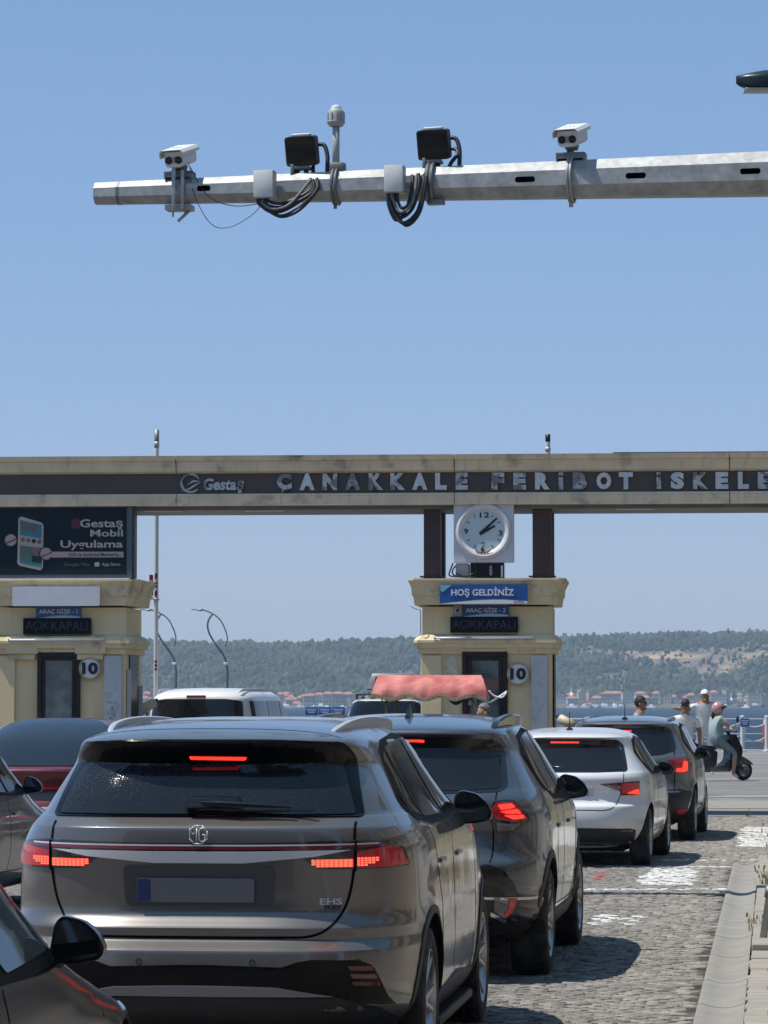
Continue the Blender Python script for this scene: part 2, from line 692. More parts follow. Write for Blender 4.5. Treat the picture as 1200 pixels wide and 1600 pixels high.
        # outward orientation
        tf = max((f for f in tb.faces if f not in nf), key=lambda f: f.calc_area())
        hv = [v for v in tf.verts if v in base][0]
        if tf.normal.dot(base[hv][1]) < 0:
            bmesh.ops.reverse_faces(tb, faces=tb.faces[:])
        for f in tb.faces: f.material_index = mi
        if own:
            return obj(name, tb, m, parent or s.root, smooth=40)
        me = bpy.data.meshes.new('x'); tb.to_mesh(me); tb.free(); bm.from_mesh(me); bpy.data.meshes.remove(me)

    def both(s, name, poly, side, m, **k):
        """the same patch on both halves (rear) or both flanks (right)."""
        if side == 'rear':
            return [s.patch(name, poly, 'rear', m, **k), s.patch(name, [(-a, b) for a, b in poly], 'rear', m, **k)]
        return [s.patch(name, poly, 'right', m, **k), s.patch(name, poly, 'left', m, **k)]

    def line(s, name, pts, side, m='gap_black', width=0.006, off=0.0012, parent=None, closed=False, sub=6, bm=None, h=0.004):
        """thin ribbon following the surface."""
        P = [Vector((a, b, 0)) for a, b in pts]
        if closed: P.append(P[0])
        Q = spline(P, sub) if sub > 1 else P
        own = bm is None
        if own: bm = B()
        prev = None
        for i, q in enumerate(Q):
            d = (Q[min(i + 1, len(Q) - 1)] - Q[max(i - 1, 0)]).normalized()
            nrm = Vector((-d.y, d.x, 0)) * width / 2
            cur = []
            for sg in (-1, 1):
                hh, nn = s.cast((q + nrm * sg).x, (q + nrm * sg).y, side)
                cur.append((hh + nn * off, hh - nn * h))
            vs = [bm.verts.new(cur[0][1]), bm.verts.new(cur[0][0]), bm.verts.new(cur[1][0]), bm.verts.new(cur[1][1])]
            if prev:
                for k in range(3):
                    bm.faces.new((prev[k], prev[k + 1], vs[k + 1], vs[k]))
            prev = vs
        if own:
            bmesh.ops.recalc_face_normals(bm, faces=bm.faces[:])
            return obj(name, bm, m, parent or s.root, smooth=50)

    def add_wheels(s, xo, width=0.225, style='spoke', nsp=5, m_rim='rim_silver', label=None):
        """four wheels: hub disc with tyre and rim children. xo = outer face of the tyre."""
        for (wy, wr, rim) in s.wheels:
            for sg in (1, -1):
                mt = Matrix.Rotation(R(90) * sg, 4, 'Y')
                loc = (sg * (xo - width / 2), wy, wr)
                hb = B()
                hw = width / 2
                lathe(hb, [(0, hw - 0.07), (rim * 0.62, hw - 0.075), (rim * 0.62, hw - 0.10), (0.0, hw - 0.11)], 28, mt)
                wh = obj('wheel', hb, 'chrome_dull', s.root, loc=loc)
                tb = B()
                pr = [(rim - 0.012, hw - 0.02), (rim + 0.004, hw), (rim + 0.02, hw + 0.002), (wr - 0.045, hw + 0.004), (wr - 0.018, hw - 0.006), (wr - 0.004, hw - 0.028),
                      (wr, hw * 0.5), (wr, -hw * 0.5), (wr - 0.004, -hw + 0.03), (wr - 0.02, -hw), (rim, -hw), (rim - 0.012, -hw + 0.02)]
                lathe(tb, pr, 56, mt)
                # tread blocks
                for k in range(56):
                    a = 2 * math.pi * k / 56
                    for off_ in (-0.07, -0.025, 0.025, 0.072):
                        if (k + int(off_ * 100)) % 1 == 0:
                            c = Vector((math.cos(a) * (wr + 0.0005), math.sin(a) * (wr + 0.0005), off_ * width / 0.225))
                            rot = Matrix.Rotation(a, 3, 'Z')
                            vs = box(tb, (0, 0, 0), (0.010, 0.027, 0.036), rot=rot)
                            for v in vs: v.co = mt.to_3x3() @ (v.co + c)
                obj('tyre', tb, 'rubber', wh)
                rb = B()
                # lip and barrel
                lathe(rb, [(rim - 0.006, hw - 0.003), (rim - 0.014, hw - 0.001), (rim - 0.022, hw - 0.012), (rim - 0.03, hw - 0.03), (rim - 0.03, -hw + 0.04)], 48, mt)
                for k in range(nsp):
                    a0 = 2 * math.pi * k / nsp + 0.3
                    arms = (-0.13, 0.13) if style == 'double' else (0,)
                    for da in arms:
                        d0 = Vector((math.cos(a0 + da * 0.35), math.sin(a0 + da * 0.35), 0))
                        d1 = Vector((math.cos(a0 + da * 1.9), math.sin(a0 + da * 1.9), 0))
                        t0 = Vector((-d0.y, d0.x, 0)); t1 = Vector((-d1.y, d1.x, 0))
                        w0, w1 = (0.016, 0.013) if style == 'double' else (0.03, 0.026)
                        p0, p1 = d0 * 0.055, d1 * (rim - 0.018)
                        zf0, zf1 = hw - 0.035, hw - 0.008
                        vv = []
                        for (p, t, ww, zf) in ((p0, t0, w0, zf0), (p1, t1, w1, zf1)):
                            vv.append([p + t * ww + Vector((0, 0, zf - 0.012)), p + t * ww * 0.6 + Vector((0, 0, zf)), p - t * ww * 0.6 + Vector((0, 0, zf)), p - t * ww + Vector((0, 0, zf - 0.012)),
                                       p - t * ww + Vector((0, 0, zf - 0.035)), p + t * ww + Vector((0, 0, zf - 0.035))])
                        A_ = [rb.verts.new(mt @ q) for q in vv[0]]; C_ = [rb.verts.new(mt @ q) for q in vv[1]]
                        for j in range(6): rb.faces.new((A_[j], A_[(j + 1) % 6], C_[(j + 1) % 6], C_[j]))
                lathe(rb, [(0, hw - 0.018), (0.028, hw - 0.02), (0.034, hw - 0.03), (0.07, hw - 0.034), (0.075, hw - 0.05), (0.06, hw - 0.07)], 24, mt)
                bmesh.ops.recalc_face_normals(rb, faces=rb.faces[:])
                obj('rim', rb, m_rim, wh, smooth=30)

    def mirror(s, x, y, z, w_=0.2, h=0.14, m='trim_black', sides=(1, -1), d=0.10, cap=None):
        for sg in sides:
            bm = B()
            out = [(0.0, 0.10 * h), (0.02, h * 0.86), (0.25 * w_, h), (0.62 * w_, h * 0.90), (0.88 * w_, h * 0.62), (w_, h * 0.30), (0.93 * w_, h * 0.10), (0.5 * w_, 0.0), (0.1 * w_, 0.0)]
            poly = rnd(out, 0.02, 3)
            cx, cz = w_ * 0.45, h * 0.45
            lay = [(0.0, 0.93), (-0.004, 1.0), (0.02, 1.03), (0.06, 0.97), (d * 0.85, 0.78), (d, 0.45)]
            rings = []
            for yy, k in lay:
                rings.append([bm.verts.new((sg * (cx + (a - cx) * k), yy, cz + (b - cz) * k)) for a, b in poly])
            n = len(poly)
            for A_, C_ in zip(rings, rings[1:]):
                for k in range(n): bm.faces.new((A_[k], A_[(k + 1) % n], C_[(k + 1) % n], C_[k]))
            bm.faces.new(rings[-1]); bm.faces.new(rings[0][::-1])
            # stalk
            tube(bm, [(sg * -0.03, 0.05, -0.045), (sg * 0.01, 0.05, -0.01), (sg * 0.05, 0.05, 0.03)], [0.026, 0.022, 0.018], 8)
            bmesh.ops.recalc_face_normals(bm, faces=bm.faces[:])
            o = obj('wing_mirror', bm, m, s.root, loc=(sg * x, y, z), smooth=40)
            gb = B()
            gp = [(sg * (cx + (a - cx) * 0.86), cz + (b - cz) * 0.86) for a, b in poly]
            prism(gb, gp, -0.0085, 0.004)
            obj('mirror_glass', gb, 'mirror', o)
# ================================================================ SETTING
mat('asphalt', (0.17, 0.17, 0.168), 0.85, 0, 0, 0.25, var=0.16, vscale=0.9, tcolor=(0.24, 0.235, 0.225), tscale=0.35, tlo=.5, thi=.62, bump=0.25, bscale=60)
mat('earth', (0.2, 0.18, 0.15), 0.95, var=0.3, vscale=4, bump=0.4, bscale=30)
mat('grout', (0.055, 0.05, 0.044), 0.95, 0, 0, 0.2, var=0.45, vscale=6, tcolor=(0.16, 0.14, 0.115), tscale=2.5)
mat('concrete', (0.265, 0.25, 0.218), 0.85, 0, 0, 0.3, var=0.07, vscale=2.5, tcolor=(0.24, 0.228, 0.205), tscale=4)
mat('concrete_light', (0.30, 0.275, 0.235), 0.85, 0, 0, 0.3, var=0.16, vscale=5, bump=0.08, bscale=20)
mat('white_paint', (0.55, 0.55, 0.53), 0.7, var=0.2, vscale=5, tcolor=(0.25, 0.25, 0.24), tscale=9, tlo=.52, thi=.6)


def vcol_mat(name, rough=0.85, var=0.15, vscale=8.0, bump=0.3, bscale=40, spec=0.3):
    m = mat(name, (0.5, 0.5, 0.5), rough, 0, 0, spec, var=var, vscale=vscale, bump=bump, bscale=bscale)
    n = m.node_tree.nodes
    a = n.new('ShaderNodeAttribute'); a.attribute_name = 'col'
    hs = n['Hue/Saturation/Value']
    m.node_tree.links.new(a.outputs['Color'], hs.inputs['Color'])
    return m


vcol_mat('stone_col', bump=0.5, bscale=70, vscale=25, var=0.3)
vcol_mat('hill_col', var=0.25, vscale=0.05, bump=0)
vcol_mat('leaf_col', var=0.15, vscale=0.2, bump=0, spec=0.2)


def np_mesh(name, V, Fq, C, m, kind='structure', smooth=False, label=None, cat=None):
    """mesh from arrays; C per-vertex colour."""
    me = bpy.data.meshes.new(name)
    me.vertices.add(len(V)); me.vertices.foreach_set('co', np.asarray(V, np.float32).ravel())
    k = Fq.shape[1]
    me.loops.add(Fq.size); me.loops.foreach_set('vertex_index', Fq.astype(np.int32).ravel())
    me.polygons.add(len(Fq))
    me.polygons.foreach_set('loop_start', np.arange(0, Fq.size, k, dtype=np.int32))
    if smooth: me.polygons.foreach_set('use_smooth', np.ones(len(Fq), bool))
    me.update(calc_edges=True)
    if C is not None:
        at_ = me.color_attributes.new('col', 'FLOAT_COLOR', 'POINT')
        at_.data.foreach_set('color', np.concatenate([C, np.ones((len(C), 1))], 1).astype(np.float32).ravel())
    me.materials.append(M[m])
    o = link(bpy.data.objects.new(name, me))
    return tag(o, label, cat, None, kind)


# ground sheets: plaza asphalt out to the quay edge, road bed under the cobbles
QY = 129.0
bm = B(); box(bm, (0, (QY - 60) / 2, -1.5 - 0.004), (420, QY + 60, 3.0)); tag(obj('ground', bm, 'asphalt', smooth=None), kind='structure')
H65 = R(6.5)
HC, HS = math.cos(H65), math.sin(H65)
XG0 = 1.70 - 18.3 * math.tan(H65) * 1.02      # gutter line passes (1.70, 18.3)


def road(u, v):
    """road frame: v along the lane, u across (0 at the gutter's left edge) -> world x, y"""
    return (XG0 + u * HC + v * HS, v * HC - u * HS)


bm = B()
P = [road(-16, 6), road(0.44, 6), road(0.44, 36.6), road(3.9, 36.6), road(3.9, 51.9), road(-16, 54.2)]
prism(bm, P, -0.06, 0.004, axis='z')
tag(obj('road_bed', bm, 'grout', smooth=None), kind='structure')
# cobbles: small irregular blocks
size = 0.105
us = np.arange(-8.4, 3.4, size); vs_ = np.arange(8.0, 52.0, size * 0.92)
U, V = np.meshgrid(us, vs_)
U = U.ravel(); V = V.ravel()
row = np.round(V / (size * 0.92)).astype(int)
arc = 0.16 * np.sin(U * 2.1)                    # blocks laid in shallow arcs
U2 = U + (row % 2) * size * 0.5 + rng.normal(0, 0.010, U.size)
edge = (U > -0.26) & (V < 36.7)
V2 = V + np.where(edge, 0, arc) + rng.normal(0, 0.010, U.size)
ok = (U2 < -0.05) | ((V2 > 36.7) & (rng.uniform(0, 1, U2.size) < 0.995))
U2, V2, edge = U2[ok], V2[ok], edge[ok]
N = U2.size
sx = size * (0.43 + rng.uniform(-0.05, 0.03, N)); sy = size * 0.92 * (0.40 + rng.uniform(-0.06, 0.04, N))
ht = 0.008 + rng.uniform(-0.003, 0.004, N)
tl = rng.normal(0, 0.0018, (N, 4))
rot = rng.normal(0, 0.10, N)
cor = np.array([(-1, -1), (1, -1), (1, 1), (-1, 1)], float)
VV = np.zeros((N, 12, 3))
for lvl, (k, dz) in enumerate(((1.0, -1.0), (0.95, 0.75), (0.66, 1.0))):
    for j in range(4):
        jx = rng.normal(0, 0.05, N); jy = rng.normal(0, 0.05, N)
        a = (cor[j, 0] * k + jx) * sx; b = (cor[j, 1] * k + jy) * sy
        x = U2 + a * np.cos(rot) - b * np.sin(rot); y = V2 + a * np.sin(rot) + b * np.cos(rot)
        VV[:, lvl * 4 + j, 0] = XG0 + x * HC + y * HS
        VV[:, lvl * 4 + j, 1] = y * HC - x * HS
        VV[:, lvl * 4 + j, 2] = 0.0 if dz < 0 else (0.002 + ht * dz + tl[:, j])
q = [[j, (j + 1) % 4, 4 + (j + 1) % 4, 4 + j] for j in range(4)] + [[4 + j, 4 + (j + 1) % 4, 8 + (j + 1) % 4, 8 + j] for j in range(4)] + [[8, 9, 10, 11]]
FQ = (np.arange(N)[:, None, None] * 12 + np.array(q)[None]).reshape(-1, 4)
wx = XG0 + U2 * HC + V2 * HS; wy = V2 * HC - U2 * HS
base = np.array([0.185, 0.18, 0.172])
tone = rng.uniform(0.72, 1.25, N)
warm = rng.uniform(0, 1, N) ** 2
C = base[None] * tone[:, None] * (1 + warm[:, None] * np.array([0.10, 0.0, -0.12])[None])
lane = np.clip((U2 + 1.4) / 1.2, 0, 1)          # dustier, paler stones towards the gutter
C = C * (1 - 0.35 * lane[:, None]) + np.array([0.30, 0.268, 0.222])[None] * 0.35 * 1.15 * lane[:, None] * tone[:, None] * 1.0 + 0


def wmark(cond, colr, cover):
    m_ = cond & (rng.uniform(0, 1, N) < cover)
    C[m_] = np.array(colr)[None] * rng.uniform(0.75, 1.1, m_.sum())[:, None]


def para(x0, x1, y0, y1, sk=0.114):
    xx = wx - (wy - y0) * sk
    return (wy > y0) & (wy < y1) & (xx > x0) & (xx < x1)


WH = (0.60, 0.60, 0.58)
wmark(para(2.38, 2.93, 32.4, 35.6), WH, 0.86)
wmark(para(4.25, 6.5, 41.1, 47.5), WH, 0.9)
wmark(para(1.7, 3.15, 31.5, 31.75, 0.0), WH, 0.85)
wmark(para(2.2, 4.0, 35.9, 36.15, 0.0), WH, 0.7)
wmark(para(2.2, 4.1, 37.4, 37.6, 0.0), WH, 0.6)
wmark(para(1.6, 1.98, 26.6, 27.8), WH, 0.5)
wmark(para(2.0, 2.1, 33.2, 34.8), (0.36, 0.08, 0.08), 0.45)
CC = np.repeat(C, 12, axis=0)
np_mesh('road', VV.reshape(-1, 3), FQ, CC, 'stone_col')

# gutter channel, kerb stones and pavement on the right
bm = B()
random.seed(3)
v = 8.0
while v < 36.3:
    L = random.uniform(1.7, 2.2)
    v1 = min(v + L, 36.5)
    pr = [(-0.01, 0.022), (0.015, 0.024), (0.05, 0.012), (0.09, 0.004), (0.13, 0.001), (0.17, 0.004), (0.21, 0.012), (0.24, 0.024), (0.255, 0.025)]
    A_ = []; C_ = []
    for u, z in pr:
        z += 0.0
        for lst, vv in ((A_, v + 0.012), (C_, v1 - 0.012)):
            x, y = road(u, vv); lst.append(bm.verts.new((x, y, z + 0.012)))
    for k in range(8): bm.faces.new((A_[k], A_[k + 1], C_[k + 1], C_[k]))
    for lst, vv in ((A_, v + 0.012), (C_, v1 - 0.012)):
        d0 = [bm.verts.new(road(u, vv) + (-0.02,)) for u in (-0.01, 0.255)]
        bm.faces.new(lst + [d0[1], d0[0]])
    v = v1
bmesh.ops.recalc_face_normals(bm, faces=bm.faces[:])
tag(obj('gutter', bm, 'concrete', smooth=40), kind='structure')
bm = B()
v = 8.0
while v < 36.5:
    L = random.uniform(0.17, 0.30) if v < 23.5 else random.uniform(0.8, 1.1)
    a, b = v + 0.008, v + L - 0.008
    u0, u1 = 0.262, 0.272 + (0.15 if v < 23.5 else 0.13)
    du = random.uniform(-0.008, 0.008)
    zt = (0.045 if v < 23.5 else 0.085) + random.uniform(-0.006, 0.006)
    vs = prism(bm, [road(u0 + du, a), road(u1, a), road(u1, b), road(u0 + du, b)], -0.05, zt, axis='z')
    v += L
bmesh.ops.bevel(bm, geom=[e for e in bm.edges], offset=0.008, segments=1, affect='EDGES')
tag(obj('kerb', bm, 'concrete_light', smooth=None), kind='structure')
bm = B()
prism(bm, [road(0.43, 6), road(9, 6), road(9, 50), road(4.2, 50), road(4.0, 36.7), road(0.43, 36.5)], -0.05, 0.02, axis='z')
tag(obj('pavement', bm, 'earth', smooth=None), kind='structure')
# pavement blocks beyond the kerb
us = np.arange(0.44, 3.2, 0.135); vs_ = np.arange(8, 36.4, 0.2)
U, V = np.meshgrid(us, vs_); U = U.ravel() + rng.normal(0, .006, U.size); V = V.ravel() + rng.normal(0, .012, V.size)
N = U.size
VV = np.zeros((N, 8, 3)); zt = 0.04 + rng.normal(0, 0.006, N)
for lvl in range(2):
    for j in range(4):
        x = U + cor[j, 0] * (0.063 - 0.006 * lvl); y = V + cor[j, 1] * (0.094 - 0.008 * lvl)
        VV[:, lvl * 4 + j, 0] = XG0 + x * HC + y * HS; VV[:, lvl * 4 + j, 1] = y * HC - x * HS
        VV[:, lvl * 4 + j, 2] = 0.0 if lvl == 0 else zt
q = [[j, (j + 1) % 4, 4 + (j + 1) % 4, 4 + j] for j in range(4)] + [[4, 5, 6, 7]]
FQ = (np.arange(N)[:, None, None] * 8 + np.array(q)[None]).reshape(-1, 4)
C = np.array([0.24, 0.205, 0.165])[None] * rng.uniform(0.7, 1.25, N)[:, None]
np_mesh('pavement_blocks', VV.reshape(-1, 3), FQ, np.repeat(C, 8, axis=0), 'stone_col')
# pale worn bands in the asphalt behind the cobbles
for i, (ya, yb, xa, xb, mt) in enumerate(((56.0, 60.5, 3.0, 30, 'concrete'), (62.5, 64.0, 5, 30, 'concrete'))):
    bm = B(); prism(bm, [(xa, ya), (xb, ya + 0.6), (xb, yb + 0.9), (xa + 1.6, yb)], -0.02, 0.004 + 0.002 * i, axis='z')
    tag(obj('road_patch', bm, mt, smooth=None), kind='structure')

# quay wall and water
wm = mat('water', (0.006, 0.026, 0.048), 0.35, 0, 0, 0.25)
n = wm.node_tree.nodes; l = wm.node_tree.links
tc = n['Texture Coordinate']; mp = n.new('ShaderNodeMapping'); mp.inputs['Scale'].default_value = (0.35, 0.9, 1)
l.new(tc.outputs['Object'], mp.inputs[0])
nz = n.new('ShaderNodeTexNoise'); nz.inputs['Scale'].default_value = 0.45; nz.inputs['Detail'].default_value = 9; nz.inputs['Roughness'].default_value = 0.62
l.new(mp.outputs[0], nz.inputs[0])
bp = n.new('ShaderNodeBump'); bp.inputs['Strength'].default_value = 1.0; bp.inputs['Distance'].default_value = 6.0
l.new(nz.outputs[0], bp.inputs['Height']); l.new(bp.outputs[0], n['Principled BSDF'].inputs['Normal'])
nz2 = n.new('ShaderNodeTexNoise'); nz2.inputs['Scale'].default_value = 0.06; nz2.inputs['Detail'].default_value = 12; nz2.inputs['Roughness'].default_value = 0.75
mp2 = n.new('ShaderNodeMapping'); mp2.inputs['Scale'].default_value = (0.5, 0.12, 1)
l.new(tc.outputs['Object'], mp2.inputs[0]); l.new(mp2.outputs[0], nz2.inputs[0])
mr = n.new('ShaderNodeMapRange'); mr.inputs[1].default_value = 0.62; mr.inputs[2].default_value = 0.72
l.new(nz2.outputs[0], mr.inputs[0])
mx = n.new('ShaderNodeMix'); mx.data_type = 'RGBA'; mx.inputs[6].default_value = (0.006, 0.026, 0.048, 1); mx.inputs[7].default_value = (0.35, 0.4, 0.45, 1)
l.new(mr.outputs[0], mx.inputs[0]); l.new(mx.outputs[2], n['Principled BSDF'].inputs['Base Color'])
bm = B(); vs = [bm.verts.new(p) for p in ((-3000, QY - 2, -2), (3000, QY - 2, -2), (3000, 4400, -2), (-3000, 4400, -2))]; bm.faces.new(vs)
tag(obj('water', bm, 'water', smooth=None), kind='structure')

# far shore: terrain
from mathutils.noise import fractal


def ridge(px):
    return np.interp(px, [-600, 0, 250, 450, 560, 640, 760, 900, 960, 1040, 1120, 1200, 1800], [1008, 1006, 1006, 1006, 1003, 999, 998, 1001, 998, 995, 993, 990, 1000])


def hnoise(x, y, s, o=0.0):
    return mnoise.fractal(Vector((x * s + o, y * s, o)), 1.0, 2.0, 4)


def hill_h(x, y):
    t = min(1, max(0, (y - 2915) / 480))
    t = t * t * (3 - 2 * t) * 0.8 + t * 0.2
    pxl = 600 + x / 3400 * F
    top = (1099 - float(ridge(pxl))) / F * 3400 + 1.7 - 6.5
    h = top * t + t * (1.15 - t) * 14 * hnoise(x, y, 0.006) + 1.5
    if y > 3400: h -= (y - 3400) * 0.05
    if y < 2915: h = min(1.5, (y - 2838) * 0.3 - 2.4)
    return h


def rockmask(x, y, h):
    """bare ochre cliffs on the right-hand hillside"""
    pxl = 600 + x / y * F
    pyl = 1099 - (h - 1.7) / y * F
    a = math.exp(-((pxl - 1110) / 75) ** 2 - ((pyl - 1042) / 16) ** 2) * 1.3
    a += math.exp(-((pxl - 1030) / 90) ** 2 - ((pyl - 1024) / 11) ** 2) * 1.1
    a += math.exp(-((pxl - 1180) / 70) ** 2 - ((pyl - 1018) / 12) ** 2) * 0.95
    a += math.exp(-((pxl - 920) / 50) ** 2 - ((pyl - 1018) / 9) ** 2) * 0.95
    a += math.exp(-((pxl - 640) / 40) ** 2 - ((pyl - 1051) / 5) ** 2) * 0.7
    return a + 0.55 * hnoise(x, y, 0.02, 5.0) + 0.45 * hnoise(x, y * 3, 0.05, 9.0)


xs = np.linspace(-900, 900, 201); ys = np.concatenate([np.linspace(2836, 2915, 6)[:-1], np.linspace(2915, 3420, 64), np.linspace(3460, 4100, 8)])
V = []; C = []
for y in ys:
    for x in xs:
        h = hill_h(x, y)
        V.append((x, y, h))
        rm = rockmask(x, y, h)
        g = 0.5 + 0.5 * hnoise(x, y, 0.03, 3.0)
        dirt = np.array([0.20, 0.155, 0.115]); scrub = np.array([0.075, 0.075, 0.04]); ochre = np.array([0.33, 0.24, 0.145]); pink = np.array([0.22, 0.155, 0.12])
        c = scrub * (1 - g * 0.5) + dirt * g * 0.5
        if rm > 0.45:
            t = min(1, (rm - 0.45) * 2.5)
            rc = ochre if hnoise(x, y, 0.015, 8.0) + (x - 300) / 300 > 0.0 else pink
            c = c * (1 - t) + rc * t * (0.75 + 0.9 * hnoise(x, y * 6, 0.05, 2.0) + 0.5 * hnoise(x * 2, y * 2, 0.09, 4.0))
        C.append(np.clip(c, 0.02, 0.7))
nx = len(xs)
idx = np.arange(len(V)).reshape(len(ys), nx)
FQ = np.stack([idx[:-1, :-1], idx[:-1, 1:], idx[1:, 1:], idx[1:, :-1]], -1).reshape(-1, 4)
np_mesh('hills', np.array(V), FQ, np.array(C), 'hill_col', smooth=True)

# forest on the far hills: one mass of small crowns
t_ = (1 + 5 ** 0.5) / 2
ico = np.array([(-1, t_, 0), (1, t_, 0), (-1, -t_, 0), (1, -t_, 0), (0, -1, t_), (0, 1, t_), (0, -1, -t_), (0, 1, -t_), (t_, 0, -1), (t_, 0, 1), (-t_, 0, -1), (-t_, 0, 1)], float)
ico /= np.linalg.norm(ico[0])
icf = np.array([(0, 11, 5), (0, 5, 1), (0, 1, 7), (0, 7, 10), (0, 10, 11), (1, 5, 9), (5, 11, 4), (11, 10, 2), (10, 7, 6), (7, 1, 8), (3, 9, 4), (3, 4, 2), (3, 2, 6), (3, 6, 8), (3, 8, 9), (4, 9, 5), (2, 4, 11), (6, 2, 10), (8, 6, 7), (9, 8, 1)])
T = []
for _ in range(42000):
    x = rng.uniform(-520, 520); y = 2945 + 475 * rng.uniform(0, 1) ** 0.85
    h = hill_h(x, y)
    rm = rockmask(x, y, h)
    if rm > 0.42 and rng.uniform() < min(0.86, (rm - 0.42) * 3): continue
    px_ = 600 + x / y * F
    if y < 2990 and rng.uniform() < 0.5: continue
    cl = hnoise(x, y * 0.6, 0.022, 14.0)
    if cl < -0.28 and rng.uniform() < 0.75: continue
    T.append((x, y, h, rm))
for _ in range(1500):                       # taller pines along the crest
    x = rng.uniform(-520, 520); y = rng.uniform(3385, 3425)
    T.append((x, y, hill_h(x, y), -1))
N = len(T)
TV = np.zeros((N, 12, 3)); TC = np.zeros((N, 3))
for i, (x, y, h, rm) in enumerate(T):
    s = (1.1 + 2.6 * rng.uniform() ** 1.8) * (1 + 0.3 * hnoise(x, y, 0.03, 7.0)) if rm > -1 else rng.uniform(1.5, 3.4)
    if rm > 0.42: s *= 0.6
    tall = rng.uniform(0.7, 1.7) if rm > -1 else rng.uniform(1.0, 2.1)
    q = ico * (1 + rng.uniform(-0.4, 0.35, (12, 1)))
    a = rng.uniform(0, 6.28)
    ca, sa = math.cos(a), math.sin(a)
    q = np.stack([q[:, 0] * ca - q[:, 1] * sa, q[:, 0] * sa + q[:, 1] * ca, q[:, 2]], 1)
    TV[i] = q * np.array([s, s, s * tall]) + np.array([x, y, h + s * tall * 0.75])
    k = rng.uniform(0.65, 1.4)
    k *= 1 + 0.9 * hnoise(x, y * 0.6, 0.02, 21.0)
    TC[i] = np.array([0.030, 0.043, 0.022]) * max(0.3, k) + (np.array([0.02, 0.012, 0.0]) * rng.uniform())
FQ = (np.arange(N)[:, None, None] * 12 + icf[None]).reshape(-1, 3)
np_mesh('forest', TV.reshape(-1, 3), FQ, np.repeat(TC, 12, axis=0), 'leaf_col', kind='stuff', smooth=False)

# haze: closed box round camera and scene
hz = bpy.data.materials.new('haze'); hz.use_nodes = True
n = hz.node_tree.nodes; n.remove(n['Principled BSDF'])
pv = n.new('ShaderNodeVolumePrincipled'); pv.inputs['Density'].default_value = 0.00013
pv.inputs['Color'].default_value = (0.62, 0.80, 1.0, 1); pv.inputs['Anisotropy'].default_value = 0.0
hz.node_tree.links.new(pv.outputs[0], n['Material Output'].inputs['Volume'])
M['haze'] = hz
bm = B(); box(bm, (0, 2030, 48.0), (6200, 4900, 104.0))
tag(obj('haze', bm, 'haze', smooth=None), kind='stuff')
# ================================================================ GATEWAY AND TOLL BOOTHS
mat('cream', (0.76, 0.62, 0.37), 0.8, 0, 0, 0.25, var=0.07, vscale=1.5, tcolor=(0.66, 0.54, 0.33), tscale=1.6, tlo=.52, thi=.72, bump=0.15, bscale=40)
mat('cream_trim', (0.74, 0.61, 0.38), 0.8, 0, 0, 0.25, var=0.10, vscale=4, tcolor=(0.30, 0.25, 0.17), tscale=3.0, tlo=.56, thi=.72)
mat('cream_beam', (0.74, 0.60, 0.41), 0.8, 0, 0, 0.25, var=0.12, vscale=3, tcolor=(0.22, 0.18, 0.13), tscale=2.2, tlo=.57, thi=.74)


def streaks(name, dark, amt=0.45):
    """rain streaks and grime running down a painted wall"""
    n = M[name].node_tree.nodes; l = M[name].node_tree.links; p = n['Principled BSDF']
    src = p.inputs['Base Color'].links[0].from_socket
    mp = n.new('ShaderNodeMapping'); mp.inputs['Scale'].default_value = (9, 9, 0.55)
    l.new(n['Texture Coordinate'].outputs['Object'], mp.inputs[0])
    nz = n.new('ShaderNodeTexNoise'); nz.inputs['Scale'].default_value = 1.0; nz.inputs['Detail'].default_value = 8; nz.inputs['Roughness'].default_value = 0.7
    l.new(mp.outputs[0], nz.inputs[0])
    mr = n.new('ShaderNodeMapRange'); mr.inputs[1].default_value = 0.54; mr.inputs[2].default_value = 0.74; mr.inputs[4].default_value = amt
    l.new(nz.outputs[0], mr.inputs[0])
    mx = n.new('ShaderNodeMix'); mx.data_type = 'RGBA'; mx.inputs[7].default_value = (*dark, 1)
    l.new(mr.outputs[0], mx.inputs[0]); l.new(src, mx.inputs[6]); l.new(mx.outputs[2], p.inputs['Base Color'])


streaks('cream', (0.30, 0.25, 0.16), 0.22)
streaks('cream_trim', (0.26, 0.22, 0.15), 0.35)
streaks('cream_beam', (0.2, 0.17, 0.12), 0.45)
mat('band_brown', (0.090, 0.070, 0.062), 0.5, 0.2, 0, 0.4, var=0.12, vscale=2)
mat('column_brown', (0.070, 0.045, 0.043), 0.45, 0.2, 0, 0.4, var=0.2, vscale=3)
mat('soffit', (0.16, 0.16, 0.17), 0.6, var=0.2, vscale=3)
mat('letter_a', (0.62, 0.64, 0.63), 0.4, 0.15, var=0.2, vscale=9)
mat('letter_b', (0.22, 0.225, 0.225), 0.4, 0.2, var=0.3, vscale=9, tcolor=(0.4, 0.41, 0.41), tscale=6, tlo=.52, thi=.56)
mat('letter_c', (0.50, 0.515, 0.51), 0.4, 0.2, var=0.2, vscale=9, tcolor=(0.19, 0.19, 0.19), tscale=5, tlo=.48, thi=.54)
mat('panel_white', (0.62, 0.64, 0.68), 0.5, var=0.08, vscale=3)
mat('plaster', (0.62, 0.56, 0.44), 0.9, var=0.25, vscale=12)
mat('panel_faint', (0.585, 0.605, 0.645), 0.5, var=0.08, vscale=3)
mat('panel_grey', (0.55, 0.56, 0.58), 0.6, var=0.1, vscale=5, tcolor=(0.42, 0.42, 0.42), tscale=6, tlo=.6, thi=.7)
mat('sign_blue', (0.012, 0.085, 0.30), 0.4, 0, 0.2, var=0.1, vscale=2)
mat('sign_white', (0.75, 0.76, 0.78), 0.5)
mat('sign_cyan', (0.20, 0.45, 0.55), 0.5)
mat('led_board', (0.006, 0.009, 0.014), 0.6, 0, 0, 0.15)
